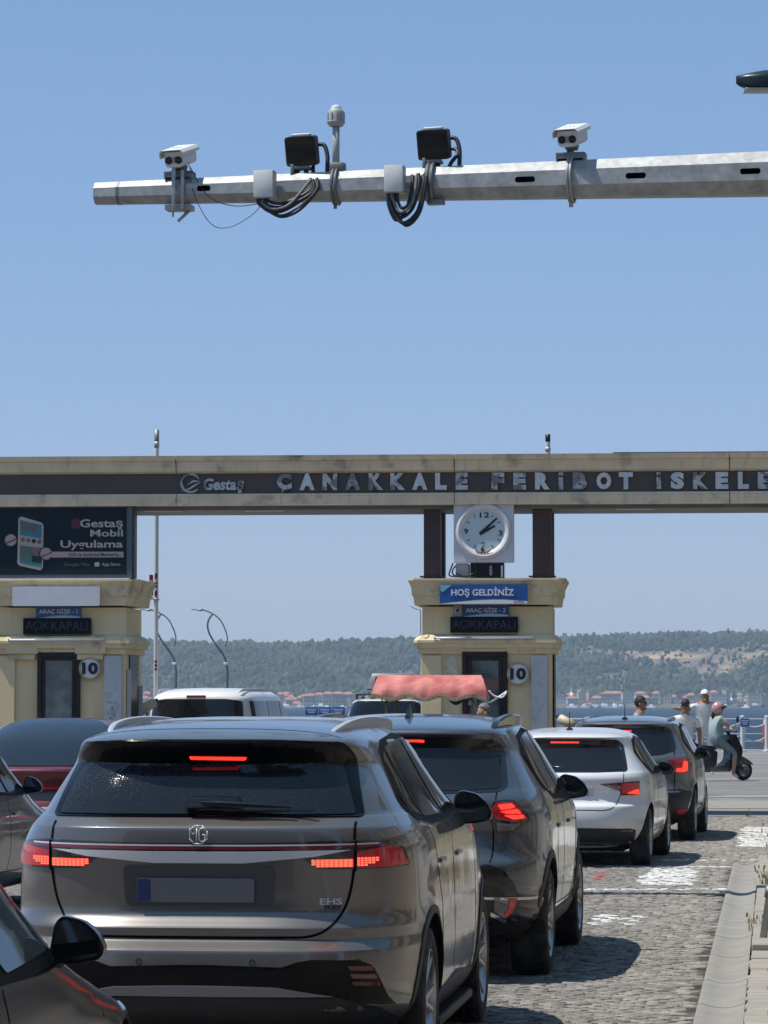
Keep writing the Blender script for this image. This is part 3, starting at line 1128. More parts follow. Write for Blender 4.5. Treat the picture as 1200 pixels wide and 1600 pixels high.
mat('led_letter', (0.06, 0.07, 0.085), 0.7, spec=0.2)
mat('door_brown', (0.022, 0.014, 0.015), 0.4, 0, 0.0, 0.3, var=0.2, vscale=8)
mat('booth_glass', (0.07, 0.10, 0.105), 0.06, 0, 0, 0.6, var=0.5, vscale=3, tcolor=(0.16, 0.21, 0.20), tscale=2.2)
mat('black_ink', (0.006, 0.010, 0.012), 0.5)
mat('ring_tan', (0.42, 0.33, 0.22), 0.6, var=0.2, vscale=20)
mat('clock_shell', (0.66, 0.66, 0.68), 0.35, var=0.1, vscale=6, tcolor=(0.35, 0.16, 0.05), tscale=7, tlo=.72, thi=.76)
mat('clock_face', (0.55, 0.64, 0.66), 0.4)
mat('rust', (0.30, 0.13, 0.04), 0.9, var=0.4, vscale=30)
mat('screen_dark', (0.012, 0.024, 0.033), 0.6, 0, 0, 0.15, var=0.15, vscale=2)
mat('screen_text', (0.52, 0.45, 0.38), 0.6)
mat('screen_pink', (0.50, 0.36, 0.33), 0.6)
mat('screen_teal', (0.05, 0.22, 0.26), 0.6)
mat('screen_green', (0.10, 0.17, 0.13), 0.6)
mat('screen_orange', (0.35, 0.13, 0.06), 0.6)
mat('screen_magenta', (0.10, 0.008, 0.04), 0.6)
mat('screen_dim', (0.14, 0.13, 0.13), 0.6)
mat('frame_steel', (0.10, 0.13, 0.16), 0.45, 0.4, var=0.1)
mat('grey_box', (0.42, 0.43, 0.44), 0.5, var=0.08, vscale=5)
mat('galv', (0.40, 0.41, 0.405), 0.5, 0.35, 0, 0.5, var=0.22, vscale=6, tcolor=(0.31, 0.315, 0.31), tscale=16, tlo=.40, thi=.70, bump=0.12, bscale=90)
mat('galv_dark', (0.20, 0.21, 0.21), 0.5, 0.6, var=0.3, vscale=8)
mat('cable', (0.014, 0.015, 0.018), 0.45)
mat('cable_worn', (0.16, 0.16, 0.155), 0.6)
mat('white_plastic', (0.66, 0.66, 0.64), 0.45, var=0.08, vscale=8)
mat('cam_grey', (0.34, 0.345, 0.35), 0.5, var=0.12, vscale=12)
mat('pole_white', (0.56, 0.57, 0.58), 0.5, 0.1, var=0.1, vscale=3)
mat('sticker_red', (0.22, 0.01, 0.02), 0.5)
mat('lamp_green', (0.02, 0.035, 0.04), 0.35, 0.5)

GY = 53.0
GA = R(4.6)
GI = (Matrix.Translation((0, GY, 0)) @ Matrix.Rotation(-GA, 4, 'Z')).inverted()


def g(px, py, ly=0.0):
    """photograph pixel -> (x, z) on the gateway's plane at local depth ly"""
    o = GI @ Vector((0, 0, CAMZ)); d = GI.to_3x3() @ ray(px, py)
    t = (ly - o.y) / d.y
    q = o + d * t
    return q.x, q.z


def gx(px, ly=0.0, py=950): return g(px, py, ly)[0]
def gz(py, ly=0.0, px=600): return g(px, py, ly)[1]


def gbox(bm, x0, x1, y0, y1, z0, z1, bevel=0.0, mi=0):
    box(bm, ((x0 + x1) / 2, (y0 + y1) / 2, (z0 + z1) / 2), (abs(x1 - x0), abs(y1 - y0), abs(z1 - z0)), bevel, mi=mi)


def gateway():
    root = empty('gateway', (0, GY, 0), -GA, 'long beige and brown gateway beam spelling ÇANAKKALE FERİBOT İSKELESİ across both toll booths', 'gateway')
    zt, zb1, zb2, zl = 5.575, 5.305, 4.985, 4.80
    X0, X1 = -13.0, 13.0
    D = 1.75
    random.seed(5)
    seams = [X0, -8.8, -3.25, 1.10, 5.35, 9.4, X1]
    for a, b in zip(seams, seams[1:]):
        bm = B()
        prism(bm, [(-0.14, zt - 0.075), (-0.16, zt), (D + 0.14, zt), (D + 0.14, zt - 0.075), (D + 0.02, zb1), (-0.02, zb1), (-0.075, zb1 + 0.03), (-0.10, zt - 0.09)], a + 0.006, b - 0.006, 'x')
        obj('top_cornice', bm, 'cream_beam', root, smooth=None)
        bm = B()
        prism(bm, [(-0.05, zb2), (D + 0.05, zb2), (D + 0.07, zb2 - 0.04), (D + 0.07, zl), (D - 0.1, zl), (0.1, zl), (-0.08, zl), (-0.08, zb2 - 0.05), (-0.06, zb2 - 0.035)], a + 0.006, b - 0.006, 'x')
        obj('lower_cornice', bm, 'cream_beam', root, smooth=None)
    bm = B(); gbox(bm, X0, X1, 0.0, D, zb2 + 0.003, zb1 - 0.003); obj('sign_band', bm, 'band_brown', root, smooth=None)
    bm = B(); gbox(bm, X0, X1, 0.14, D - 0.14, zl - 0.06, zl - 0.003); obj('soffit', bm, 'soffit', root, smooth=None)
    bm = B()
    for x in (-9.5, -3.8, -2.2, 3.6, 6.9): gbox(bm, x, x + 0.6, 0.2, 0.32, zl - 0.075, zl - 0.062)
    obj('soffit_lights', bm, 'panel_white', root, smooth=None)
    bm = B(); gbox(bm, gx(958, 0, 710), X1, 0.0, D, zt + 0.002, zt + 0.03); obj('roof_flashing', bm, 'frame_steel', root, smooth=None)

    def letter(s, x0, x1, y0=739.5, y1=766, m='letter_a'):
        bm = text_bm(s, 0.3, 0.03, 0.020) if s != 'İ' else B()
        if s == 'İ':
            box(bm, (0, 0, 0.36), (0.3, 0.03, 0.72)); box(bm, (0, 0, 0.91), (0.3, 0.03, 0.18))
        A0 = Vector((min(v.co.x for v in bm.verts), 0, min(v.co.z for v in bm.verts)))
        A1 = Vector((max(v.co.x for v in bm.verts), 0, max(v.co.z for v in bm.verts)))
        xa, xb = gx(x0, -0.03, 755), gx(x1, -0.03, 755)
        za, zb = g((x0 + x1) / 2, y1, -0.03)[1], g((x0 + x1) / 2, y0, -0.03)[1]
        for v in bm.verts:
            v.co.x = xa + (v.co.x - A0.x) / (A1.x - A0.x) * (xb - xa)
            v.co.z = za + (v.co.z - A0.z) / (A1.z - A0.z) * (zb - za)
            v.co.y -= 0.035
        o = obj('letter', bm, m, root, smooth=None)
        return o
    L = [('Ç', 433, 456, 'letter_c', 740, 770), ('A', 468, 492, 'letter_a'), ('N', 504, 527, 'letter_c'), ('A', 539, 563, 'letter_b'), ('K', 576, 599, 'letter_c'), ('K', 610, 633, 'letter_c'), ('A', 644, 668, 'letter_a'),
         ('L', 680, 698, 'letter_a'), ('E', 712, 731, 'letter_c'), ('F', 768, 788, 'letter_c'), ('E', 802, 822, 'letter_c'), ('R', 836, 859, 'letter_a'), ('İ', 873, 880, 'letter_b', 738, 765), ('B', 895, 917, 'letter_b'),
         ('O', 932, 955, 'letter_a'), ('T', 967, 989, 'letter_a'), ('İ', 1026, 1033, 'letter_c', 738, 764), ('S', 1048, 1069, 'letter_a'), ('K', 1083, 1106, 'letter_c'), ('E', 1118, 1138, 'letter_a'), ('L', 1153, 1170, 'letter_a'),
         ('E', 1184, 1203, 'letter_c'), ('S', 1218, 1239, 'letter_a'), ('İ', 1254, 1261, 'letter_b', 736, 762)]
    for q in L:
        y0, y1 = (q[4], q[5]) if len(q) > 4 else (739.5 - (q[1] - 450) * 0.003, 766 - (q[1] - 450) * 0.003)
        letter(q[0], q[1], q[2], y0, y1, q[3])
    # operator's name and swirl
    xa, za = g(316, 765, -0.03)
    k = (gx(382, 0, 755) - xa)
    bm = text_bm('Gestaş', 0.24, 0.025, 0.008, 'LEFT', shear=0.15)
    w0 = max(v.co.x for v in bm.verts)
    for v in bm.verts: v.co.x = xa + v.co.x * k / w0; v.co.z = za + v.co.z; v.co.y -= 0.03
    obj('lettering', bm, 'letter_c', root, smooth=None)
    cx, cz = g(298, 755, -0.03)
    bm = B()
    pts = [(cx + 0.145 * math.cos(t), -0.03, cz + 0.14 * math.sin(t)) for t in np.linspace(R(25), R(318), 30)]
    tube(bm, pts, [0.014 + 0.010 * math.sin(math.pi * i / 29) for i in range(30)], 6, flat=(0, 1, 0))
    tube(bm, [(cx - 0.15, -0.032, cz - 0.125), (cx - 0.02, -0.032, cz - 0.09), (cx + 0.07, -0.032, cz - 0.03), (cx + 0.16, -0.032, cz + 0.015)], [0.004, 0.016, 0.02, 0.004], 6)
    tube(bm, [(cx - 0.05, -0.032, cz - 0.02), (cx + 0.04, -0.032, cz + 0.03), (cx + 0.15, -0.032, cz + 0.03)], [0.004, 0.022, 0.004], 6)
    obj('swirl_emblem', bm, 'letter_c', root)
    # columns standing on the booth roofs
    for px0, px1 in ((662, 682), (832, 862), (165, 185), (-10, 20), (1330, 1350), (1490, 1520)):
        for y0, y1 in ((0.18, 0.48), (D - 0.48, D - 0.18)):
            xa = gx(px0, 0.18, 840); xb = gx(px1, 0.18, 840)
            bm = B(); gbox(bm, xa, max(xb, xa + 0.26), y0, y1, 3.60, zl - 0.062, 0.012)
            gbox(bm, xa - 0.06, max(xb, xa + 0.26) + 0.06, y0 - 0.05, y1 + 0.05, 3.685, 3.70, 0.0)
            obj('column', bm, 'column_brown', root, smooth=None)
    return root


gateway()


def booth(name, label, xl, xr, D=1.75, door=None, pedimentpx=None, two=False):
    """toll booth with local frame of the gateway; xl, xr = body front edges."""
    root = empty(name, (0, GY, 0), -GA, label, 'toll booth')
    off = Vector((0, 0, 0))
    # body
    bm = B()
    gbox(bm, xl, xr, 0.16, D, 0.0, 3.22)
    obj('wall', bm, 'cream', root, smooth=None)
    # lower pilasters and lintel
    bm = B()
    zled0, zled1 = gz(1012), gz(993)
    gbox(bm, xl - 0.02, xl + 0.30, 0.10, 0.30, 0.0, zled0 - 0.12, 0.01)
    gbox(bm, xr - 0.13, xr + 0.03, 0.10, D + 0.04, 0.0, zled0 - 0.12, 0.01) if False else None
    obj('pilaster', bm, 'cream', root, smooth=None)

    def cornice(name_, prof, ch=0.10):
        """prof: list of (overhang, z) bottom to top; chamfered corners."""
        bm = B()
        rings = []
        for o_, z in prof:
            c_ = ch
            a, b, y0, y1 = xl - o_, xr + o_, 0.16 - o_, D + o_
            pts = [(a + c_, y0), (b - c_, y0), (b, y0 + c_), (b, y1 - c_), (b - c_, y1), (a + c_, y1), (a, y1 - c_), (a, y0 + c_)]
            rings.append([bm.verts.new((x, y, z)) for x, y in pts])
        for A_, C_ in zip(rings, rings[1:]):
            for k in range(8): bm.faces.new((A_[k], A_[(k + 1) % 8], C_[(k + 1) % 8], C_[k]))
        bm.faces.new(rings[0][::-1]); bm.faces.new(rings[-1])
        bmesh.ops.recalc_face_normals(bm, faces=bm.faces[:])
        return obj(name_, bm, 'cream_trim', root, smooth=None)
    zc0, zc1 = gz(945), gz(904)
    cornice('roof_cornice', [(0.12, zc0), (0.14, zc0 + 0.13), (0.16, zc0 + 0.15), (0.17, zc0 + 0.27), (0.21, zc0 + 0.36), (0.225, zc1 - 0.03), (0.225, zc1)])
    cornice('ledge', [(0.02, zled0 - 0.10), (0.05, zled0 - 0.09), (0.055, zled0 - 0.02), (0.10, zled0 - 0.0), (0.11, zled0 + 0.06), (0.13, zled0 + 0.075), (0.13, zled0 + 0.115), (0.07, zled1), (0.02, zled1 + 0.02)], 0.06)
    return root


def sign_panel(root, name, x0, x1, y0, y1, m, ly, th=0.03, r=0.0):
    xa, zb = g(x0, y1, ly); xb, zt = g(x1, y0, ly)
    bm = B()
    prism(bm, rrect(xa, xb, zb, zt, r, 4) if r else [(xa, zb), (xb, zb), (xb, zt), (xa, zt)], ly, ly + th)
    return obj(name, bm, m, root, smooth=30), (xa, xb, zb, zt)


def gtext(root, s, x0, x1, y0, y1, m, ly, name='lettering', bold=0.004, th=0.008, **k):
    bm = text_bm(s, 0.2, th, bold, 'LEFT', **k)
    a0 = Vector((min(v.co.x for v in bm.verts), 0, min(v.co.z for v in bm.verts)))
    a1 = Vector((max(v.co.x for v in bm.verts), 0, max(v.co.z for v in bm.verts)))
    xa, zb = g(x0, y1, ly); xb, zt = g(x1, y0, ly)
    for v in bm.verts:
        v.co.x = xa + (v.co.x - a0.x) / (a1.x - a0.x) * (xb - xa)
        v.co.z = zb + (v.co.z - a0.z) / (a1.z - a0.z) * (zt - zb)
        v.co.y += ly
    return obj(name, bm, m, root, smooth=None)


def wave(root, x0, x1, y0, y1, ly, m1='sign_white', m2='sign_cyan'):
    """white swoosh along the bottom of a blue sign"""
    for m_, lift, dy in ((m2, 3.0, 0.0), (m1, 0.0, -0.003)):
        top = []
        for t in np.linspace(0, 1, 14):
            yy = y1 - (y1 - y0) * (0.20 * math.sin(math.pi * min(1, t * 0.75)) ** 1.3) - lift * 0.5 * math.sin(math.pi * t) - 0.4
            top.append(g(x0 + (x1 - x0) * t, yy, ly))
        bm = B()
        A_ = [bm.verts.new((a, ly + dy, b)) for a, b in top]
        C_ = [bm.verts.new((a, ly + dy, g(x0, y1, ly)[1])) for a, b in top]
        A2 = [bm.verts.new((a, ly + dy - 0.003, b)) for a, b in top]
        C2 = [bm.verts.new((a, ly + dy - 0.003, g(x0, y1, ly)[1])) for a, b in top]
        for k in range(13):
            bm.faces.new((A2[k], C2[k], C2[k + 1], A2[k + 1])); bm.faces.new((A_[k], A_[k + 1], C_[k + 1], C_[k]))
            bm.faces.new((A2[k], A2[k + 1], A_[k + 1], A_[k]))
        bmesh.ops.recalc_face_normals(bm, faces=bm.faces[:])
        obj('swoosh', bm, m_, root, smooth=None)


def gempty(name, label, cat, group=None): return empty(name, (0, GY, 0), -GA, label, cat, group)


def round_sign(px, py, label):
    r = gempty('speed_sign', label, 'sign', 'round signs reading 10 beside the booth doors')
    cx, cz = g(px, py, 0.09)
    rad = 17.8 / F * GY
    mt = Matrix.Translation((cx, 0.10, cz)) @ Matrix.Rotation(R(90), 4, 'X')
    bm = B(); lathe(bm, [(0, 0), (rad, 0.0), (rad, 0.018), (rad * 0.98, 0.022), (rad * 0.86, 0.022), (rad * 0.84, 0.012)], 40, mt); bmesh.ops.recalc_face_normals(bm, faces=bm.faces[:]); obj('rim', bm, 'ring_tan', r)
    bm = B(); lathe(bm, [(0, 0.014), (rad * 0.86, 0.014), (rad * 0.86, 0.004)], 40, mt); bmesh.ops.recalc_face_normals(bm, faces=bm.faces[:]); obj('plate', bm, 'sign_white', r)
    o = gtext(r, '10', px - 12.5, px + 12.5, py - 9.5, py + 9, 'black_ink', 0.075, 'digits', bold=0.009, th=0.012)
    return r


def door(root, x0, x1, y0, glass, deco=0):
    ly = 0.10
    xa = gx(x0, ly, 1060); xb = gx(x1, ly, 1060); zt = gz(y0, ly, (x0 + x1) / 2)
    bm = B()
    gbox(bm, xa, xa + 0.07, ly, ly + 0.09, 0.12, zt, 0.004); gbox(bm, xb - 0.07, xb, ly, ly + 0.09, 0.12, zt, 0.004); gbox(bm, xa + 0.071, xb - 0.071, ly + 0.002, ly + 0.09, zt - 0.08, zt - 0.001, 0.004)
    d = obj('door', bm, 'door_brown', root, smooth=None)
    bm = B()
    ga, gb, gt = gx(glass[0], ly, 1060), gx(glass[1], ly, 1060), gz(glass[2], ly, x0)
    gbox(bm, xa + 0.074, ga, ly + 0.015, ly + 0.07, 0.14, zt - 0.084, 0.003); gbox(bm, gb, xb - 0.074, ly + 0.015, ly + 0.07, 0.14, zt - 0.084, 0.003); gbox(bm, ga + 0.001, gb - 0.001, ly + 0.017, ly + 0.07, gt, zt - 0.085, 0.003)
    obj('leaf_frame', bm, 'door_brown', d, smooth=None)
    bm = B(); gbox(bm, ga - 0.01, gb + 0.01, ly + 0.04, ly + 0.05, 0.2, gt + 0.01); obj('pane', bm, 'booth_glass', d, smooth=None)
    bm = B()
    random.seed(int(x0))
    for k in range(9):
        zz = gt - 0.05 - k * 0.045
        gbox(bm, ga + 0.01, gb - 0.01, ly + 0.034, ly + 0.037, zz - 0.004, zz)
    obj('blind', bm, 'screen_dim', d, smooth=None)
    return d


# ---- booth 1 (left)
xr1 = gx(197, 0.16, 970); xl1 = xr1 - 2.05
b1 = booth('toll_booth', 'beige toll booth at the left edge under the advertising screen', xl1, xr1)
door(b1, 58, 125, 1019, (70, 112, 1032))
bm = B(); xa, xb = gx(163, 0.12, 1060), gx(190, 0.12, 1060); gbox(bm, xa, xb, 0.115, 0.157, 0.25, gz(1025, 0.12, 170)); obj('cover_panel', bm, 'panel_grey', b1, smooth=None)
bm = B()
for px_, py_ in ((170, 1097), (174, 1098), (181, 1097), (175, 1106), (169, 1115), (178, 1117), (172, 1122)):
    a, b = g(px_, py_, 0.11); bm = B(); box(bm, (a, 0.112, b), (0.012, 0.006, 0.016 + 0.01 * random.random())); obj('screw_hole', bm, 'black_ink', b1, smooth=None)
for px0, px1, y0, y1 in ((10, 60, 1010, 1021), (118, 166, 1010, 1021)):
    bm = B(); xa, xb = gx(px0, 0.1), gx(px1, 0.1); gbox(bm, xa, xb, 0.05, 0.16, gz(y1), gz(y0), 0.01); gbox(bm, xa + 0.03, xb - 0.05, 0.08, 0.16, gz(y1 + 9), gz(y1) - 0.002, 0.008); obj('capital', bm, 'cream_trim', b1, smooth=None)
bm = B(); gbox(bm, xr1 + 0.002, xr1 + 0.02, 0.45, 1.35, 0.1, gz(1018)); obj('side_door', bm, 'door_brown', b1, smooth=None)
bm = B(); gbox(bm, xr1 + 0.005, xr1 + 0.07, 0.20, 0.27, 0.9, 2.25, 0.01); obj('intercom', bm, 'grey_box', b1, smooth=None); bm = B(); gbox(bm, xr1 + 0.005, xr1 + 0.07, 1.42, 1.5, 0.7, 2.0, 0.01); obj('intercom', bm, 'grey_box', b1, smooth=None)
# ---- booth 2 (right)
xl2 = gx(660, 0.16, 970); xr2 = gx(862, 0.16, 970)
b2 = booth('toll_booth', 'beige toll booth under the clock with a blue HOŞ GELDİNİZ banner', xl2, xr2)
door(b2, 722, 793, 1018, (737, 779, 1032))
bm = B(); xa, xb = gx(830, 0.12, 1060), gx(855, 0.12, 1060); gbox(bm, xa, xb, 0.115, 0.157, 0.12, gz(1024, 0.12, 840)); obj('cover_panel', bm, 'panel_grey', b2, smooth=None)
bm = B()
random.seed(12)
for k in range(12):
    a, b = g(random.uniform(832, 853), random.uniform(1060, 1135), 0.11); bm = B(); box(bm, (a, 0.112, b), (0.01, 0.006, 0.014)); obj('screw_hole', bm, 'black_ink', b2, smooth=None)
for px0, px1, y0, y1 in ((677, 728, 1004, 1010), (786, 838, 1004, 1010)):
    bm = B(); xa, xb = gx(px0, 0.1), gx(px1, 0.1); gbox(bm, xa, xb, 0.05, 0.16, gz(y1), gz(y0), 0.01); gbox(bm, xa + 0.04, xb - 0.04, 0.08, 0.16, gz(y1 + 6), gz(y1) - 0.002, 0.008); obj('capital', bm, 'cream_trim', b2, smooth=None)
bm = B(); xa, xb = gx(662, .15), gx(684, .15); prism(bm, [(xa, 0.1), (xb, 0.1), (xb, gz(1025)), (xa, gz(1025))], 0.135, 0.157); obj('wall_panel', bm, 'cream_trim', b2, smooth=None)
bm = B()
# dried plaster patch beside the door
pts = [g(690 + 15 + 14 * math.cos(t) * (1 + 0.15 * math.sin(3 * t)), 1062 + 42 * math.sin(t), 0.15) for t in np.linspace(0, 2 * math.pi, 24)[:-1]]
prism(bm, pts, 0.150, 0.158); obj('plaster_patch', bm, 'plaster', b2, smooth=None)
bm = B(); gbox(bm, xr2 + 0.002, xr2 + 0.03, 0.5, 1.2, 0.1, gz(1020)); obj('side_door', bm, 'door_brown', b2, smooth=None)
bm = B(); tube(bm, [(gx(640, .0), 0.0, gz(946)), (gx(648, 0), 0.02, gz(951)), (gx(657, .1), 0.13, gz(953)), (gx(657, .1), 0.14, gz(990))], 0.008, 6); obj('wall_cable', bm, 'grey_box', b2)

# ---- booth 3, just outside the right edge (reflected in the cars)
b3 = booth('toll_booth', 'beige toll booth under the right end of the beam, outside the picture', 7.15, 9.2)
# thin white strips standing in for sunlight on the booth ledges
for (x0, x1, py, lb) in ((14, 161, 1000, 'long white strip standing for sunlight on the ledge of the left booth'), (680, 729, 997, 'short white strip standing for sunlight on the ledge of the booth with the clock'), (736, 832, 997, 'longer white strip standing for sunlight on the ledge of the booth with the clock')):
    r = gempty('ledge_sun_strip', lb, 'painted sunlight', 'white strips standing for sunlight along the booth ledges')
    xa, z = g(x0, py, 0.0); xb, _ = g(x1, py, 0.0)
    bm = B(); tube(bm, [(xa, 0.012, z), (xb, 0.012, z)], 0.018, 10); obj('tube', bm, 'sign_white', r)
    bm = B(); gbox(bm, xa - 0.02, xa, -0.01, 0.035, z - 0.022, z + 0.022); gbox(bm, xb, xb + 0.02, -0.01, 0.035, z - 0.022, z + 0.022); obj('strip_end', bm, 'panel_grey', r, smooth=None)

round_sign(140.5, 1044.5, 'round white 10 sign with a tan rim beside the left booth door')
round_sign(809.5, 1053, 'round white 10 sign with a tan rim by the door under the clock')

# blank panel
r = gempty('blank_panel', 'blank pale grey panel with rounded corners on the left booth cornice', 'sign')
sign_panel(r, 'panel', 19, 156, 916, 947, 'panel_white', -0.11, 0.03, 0.03)
# banner
r = gempty('welcome_banner', 'blue banner reading HOŞ GELDİNİZ on the cornice below the clock', 'sign')
sign_panel(r, 'panel', 687, 824.5, 913, 944, 'sign_blue', -0.11, 0.03)
wave(r, 688, 824, 914, 943.6, -0.1125)
gtext(r, 'HOŞ GELDİNİZ', 705, 803, 917, 933.5, 'sign_white', -0.121)
gtext(r, 'gestaş', 809, 818, 937.5, 941.5, 'sign_blue', -0.121, bold=0.0, th=0.004)
bm = B(); a, b = g(805.5, 939.5, -0.121); tube(bm, [(a + 0.02 * math.cos(t), -0.119, b + 0.02 * math.sin(t)) for t in np.linspace(0.4, 5.6, 14)], 0.004, 5); obj('emblem', bm, 'sign_blue', r)
bm = B(); pa = g(688, 914, -.112); pb = g(706, 914, -.112); pc = g(692, 925, -.112); pd = g(688, 923, -.112); prism(bm, [pa, pb, pc, pd], -0.1165, -0.112); obj('peeled_corner', bm, 'sign_cyan', r, smooth=None)
# lane signs
for (x0, x1, y0, y1, s, lb) in ((56, 126, 947.5, 967, 'ARAÇ GİŞE - 1', 'blue lane sign reading ARAÇ GİŞE - 1, partly covered, on the left booth'), (723, 795, 945.5, 964, 'ARAÇ GİŞE - 2', 'blue lane sign reading ARAÇ GİŞE - 2 under the blue banner')):
    r = gempty('lane_sign', lb, 'sign', 'blue lane signs above the booth doors')
    sign_panel(r, 'panel', x0, x1, y0, y1, 'sign_blue', 0.12, 0.03)
    wave(r, x0 + 1, x1 - 1, y0, y1 - 0.5, 0.1175)
    gtext(r, s, x0 + 5, x1 - 5, y0 + 2.5, y0 + 13, 'sign_white', 0.110, bold=0.003)
# LED boards
for (x0, x1, y0, y1, lb) in ((36, 141, 965.5, 991, 'dark unlit board reading AÇIK KAPALI on the left booth'), (703.5, 809, 963.5, 988.5, 'dark unlit board reading AÇIK KAPALI on the booth under the clock')):
    r = gempty('led_board', lb, 'sign', 'unlit open or closed boards above the booth doors')
    sign_panel(r, 'case', x0, x1, y0, y1, 'led_board', 0.04, 0.115)
    gtext(r, 'AÇIK', x0 + 4, x0 + 41, y0 + 5.5, y1 - 5, 'led_letter', 0.036, bold=0.0, th=0.006)
    gtext(r, 'KAPALI', x0 + 44, x1 - 4, y0 + 5.5, y1 - 6, 'led_letter', 0.036, bold=0.0, th=0.006)
    bm = B(); a, b = g(x1 + 2, (y0 + y1) / 2, 0.1)
    tube(bm, [(a - 0.02, 0.1, b + 0.05), (a + 0.02, 0.11, b + 0.03), (a - 0.01, 0.12, b), (a + 0.02, 0.13, b - 0.03), (a, 0.13, b - 0.09)], 0.006, 6); obj('cable', bm, 'grey_box', r)
# small dome camera
r = gempty('dome_camera', 'small white dome camera on a grey plate left of the ARAÇ GİŞE - 2 sign', 'camera')
sign_panel(r, 'plate', 708, 722, 946, 963, 'cam_grey', 0.10, 0.05)
cx, cz = g(715, 954, 0.08)
mt = Matrix.Translation((cx, 0.10, cz)) @ Matrix.Rotation(R(90), 4, 'X')
bm = B(); lathe(bm, [(0.04, 0), (0.045, 0.015), (0.04, 0.035), (0.03, 0.045)], 20, mt); bmesh.ops.recalc_face_normals(bm, faces=bm.faces[:]); obj('housing', bm, 'white_plastic', r)
bm = B(); lathe(bm, [(0.031, 0.04), (0.026, 0.058), (0.012, 0.068), (0, 0.07)], 20, mt); bmesh.ops.recalc_face_normals(bm, faces=bm.faces[:]); obj('dome', bm, 'glass_dark', r)

# clock
r = gempty('clock', 'round white analogue clock on a square white board between the brown columns', 'clock')
sign_panel(r, 'board', 709, 802.5, 785.5, 878.5, 'panel_white', 0.0, 0.22)
cx, cz = g(755.5, 830, -0.02)
S = GY / F
mt = Matrix.Translation((cx, 0.0, cz)) @ Matrix.Rotation(R(90), 4, 'X')
bm = B(); lathe(bm, [(44.0 * S, 0.0), (44.0 * S, 0.03), (42.5 * S, 0.055), (39 * S, 0.07), (35.5 * S, 0.06), (33 * S, 0.035), (32 * S, 0.02)], 64, mt); bmesh.ops.recalc_face_normals(bm, faces=bm.faces[:]); obj('bezel', bm, 'clock_shell', r)
bm = B(); lathe(bm, [(0, 0.022), (33 * S, 0.022), (33 * S, 0.004)], 64, mt); bmesh.ops.recalc_face_normals(bm, faces=bm.faces[:]); obj('face', bm, 'clock_face', r)
ly = -0.026
gtext(r, '12', 749.5, 764.5, 800.5, 809, 'black_ink', ly, 'numeral', bold=0.004, th=0.004)
gtext(r, '3', 779, 785, 828.5, 837, 'black_ink', ly, 'numeral', bold=0.004, th=0.004)
gtext(r, '6', 751, 757, 853.5, 862, 'black_ink', ly, 'numeral', bold=0.004, th=0.004)
gtext(r, '9', 725, 731.5, 826, 834.5, 'black_ink', ly, 'numeral', bold=0.004, th=0.004)
gtext(r, 'ens', 751, 757.5, 847, 849.5, 'black_ink', ly, 'maker_mark', bold=0.002, th=0.004)
bm = B()
for k in range(12):
    if k % 3 == 0: continue
    a = R(30 * k)
    c_ = Vector((cx + math.sin(a) * 27.5 * S, ly, cz + math.cos(a) * 27.5 * S))
    bm = B(); box(bm, c_, (0.011, 0.004, 5 * S), rot=Matrix.Rotation(a, 3, 'Y'))
    obj('hour_mark', bm, 'black_ink', r, smooth=None)


def hand(px_, py_, w0, ly_, nm):
    x1, z1 = g(px_, py_, ly_); x0, z0 = g(749.5, 834.5, ly_)
    d = Vector((x1 - x0, 0, z1 - z0)); n_ = Vector((-d.z, 0, d.x)).normalized()
    bm = B()
    p0 = Vector((x0, 0, z0)); p1 = Vector((x1, 0, z1))
    prism(bm, [tuple((q.x, q.z)) for q in (p0 + n_ * w0, p1 + n_ * w0 * 0.55, p1 - n_ * w0 * 0.55, p0 - n_ * w0)], ly_, ly_ + 0.004)
    obj(nm, bm, 'black_ink', r, smooth=None)


hand(776.5, 809.5, 0.024, -0.034, 'minute_hand')
hand(773.5, 821.5, 0.026, -0.030, 'hour_hand')
bm = B(); prism(bm, [g(755 + 14 * math.cos(t), 857 + 9 * math.sin(t) * (1 if k % 2 else 0.8), -0.03) for k, t in enumerate(np.linspace(R(25), R(155), 13))] + [g(755 + 12 * math.cos(t), 857 + 5.5 * math.sin(t), -0.03) for t in np.linspace(R(155), R(25), 9)], -0.066, -0.058)
obj('rust_stain', bm, 'rust', r, smooth=None)
# equipment under the clock
r = gempty('speaker_box', 'black equipment box with loose cables on the booth roof below the clock', 'equipment')
zr = gz(904)
xa, xb = gx(735, 0.1, 890), gx(788, 0.1, 890)
bm = B(); gbox(bm, xa, xb, 0.06, 0.45, zr + 0.005, gz(879.5, 0.1, 760), 0.008); obj('case', bm, 'trim_black', r, smooth=None)
bm = B(); gbox(bm, gx(712, .1, 890), gx(733, .1, 890), 0.08, 0.4, zr + 0.03, gz(880, 0.1, 760), 0.02); obj('grey_case', bm, 'grey_box', r, smooth=None)
bm = B()
for k in range(7): gbox(bm, xa + 0.30, xa + 0.34, 0.045, 0.055, zr + 0.05 + k * 0.022, zr + 0.06 + k * 0.022)
gbox(bm, xb - 0.05, xb - 0.02, 0.05, 0.057, zr + 0.02, zr + 0.2)
obj('labels', bm, 'panel_white', r, smooth=None)
bm = B()
for pts in ([(708, 880), (704, 890), (702, 899), (712, 901), (730, 902)], [(742, 880), (745, 890), (738, 897), (722, 900), (712, 895)], [(712, 884), (707, 892), (712, 900), (740, 902), (770, 902)]):
    tube(bm, spline([(g(a, b, 0.02)[0], 0.02, g(a, b, 0.02)[1]) for a, b in pts], 5), 0.012, 7)
obj('cable', bm, 'cable', r)

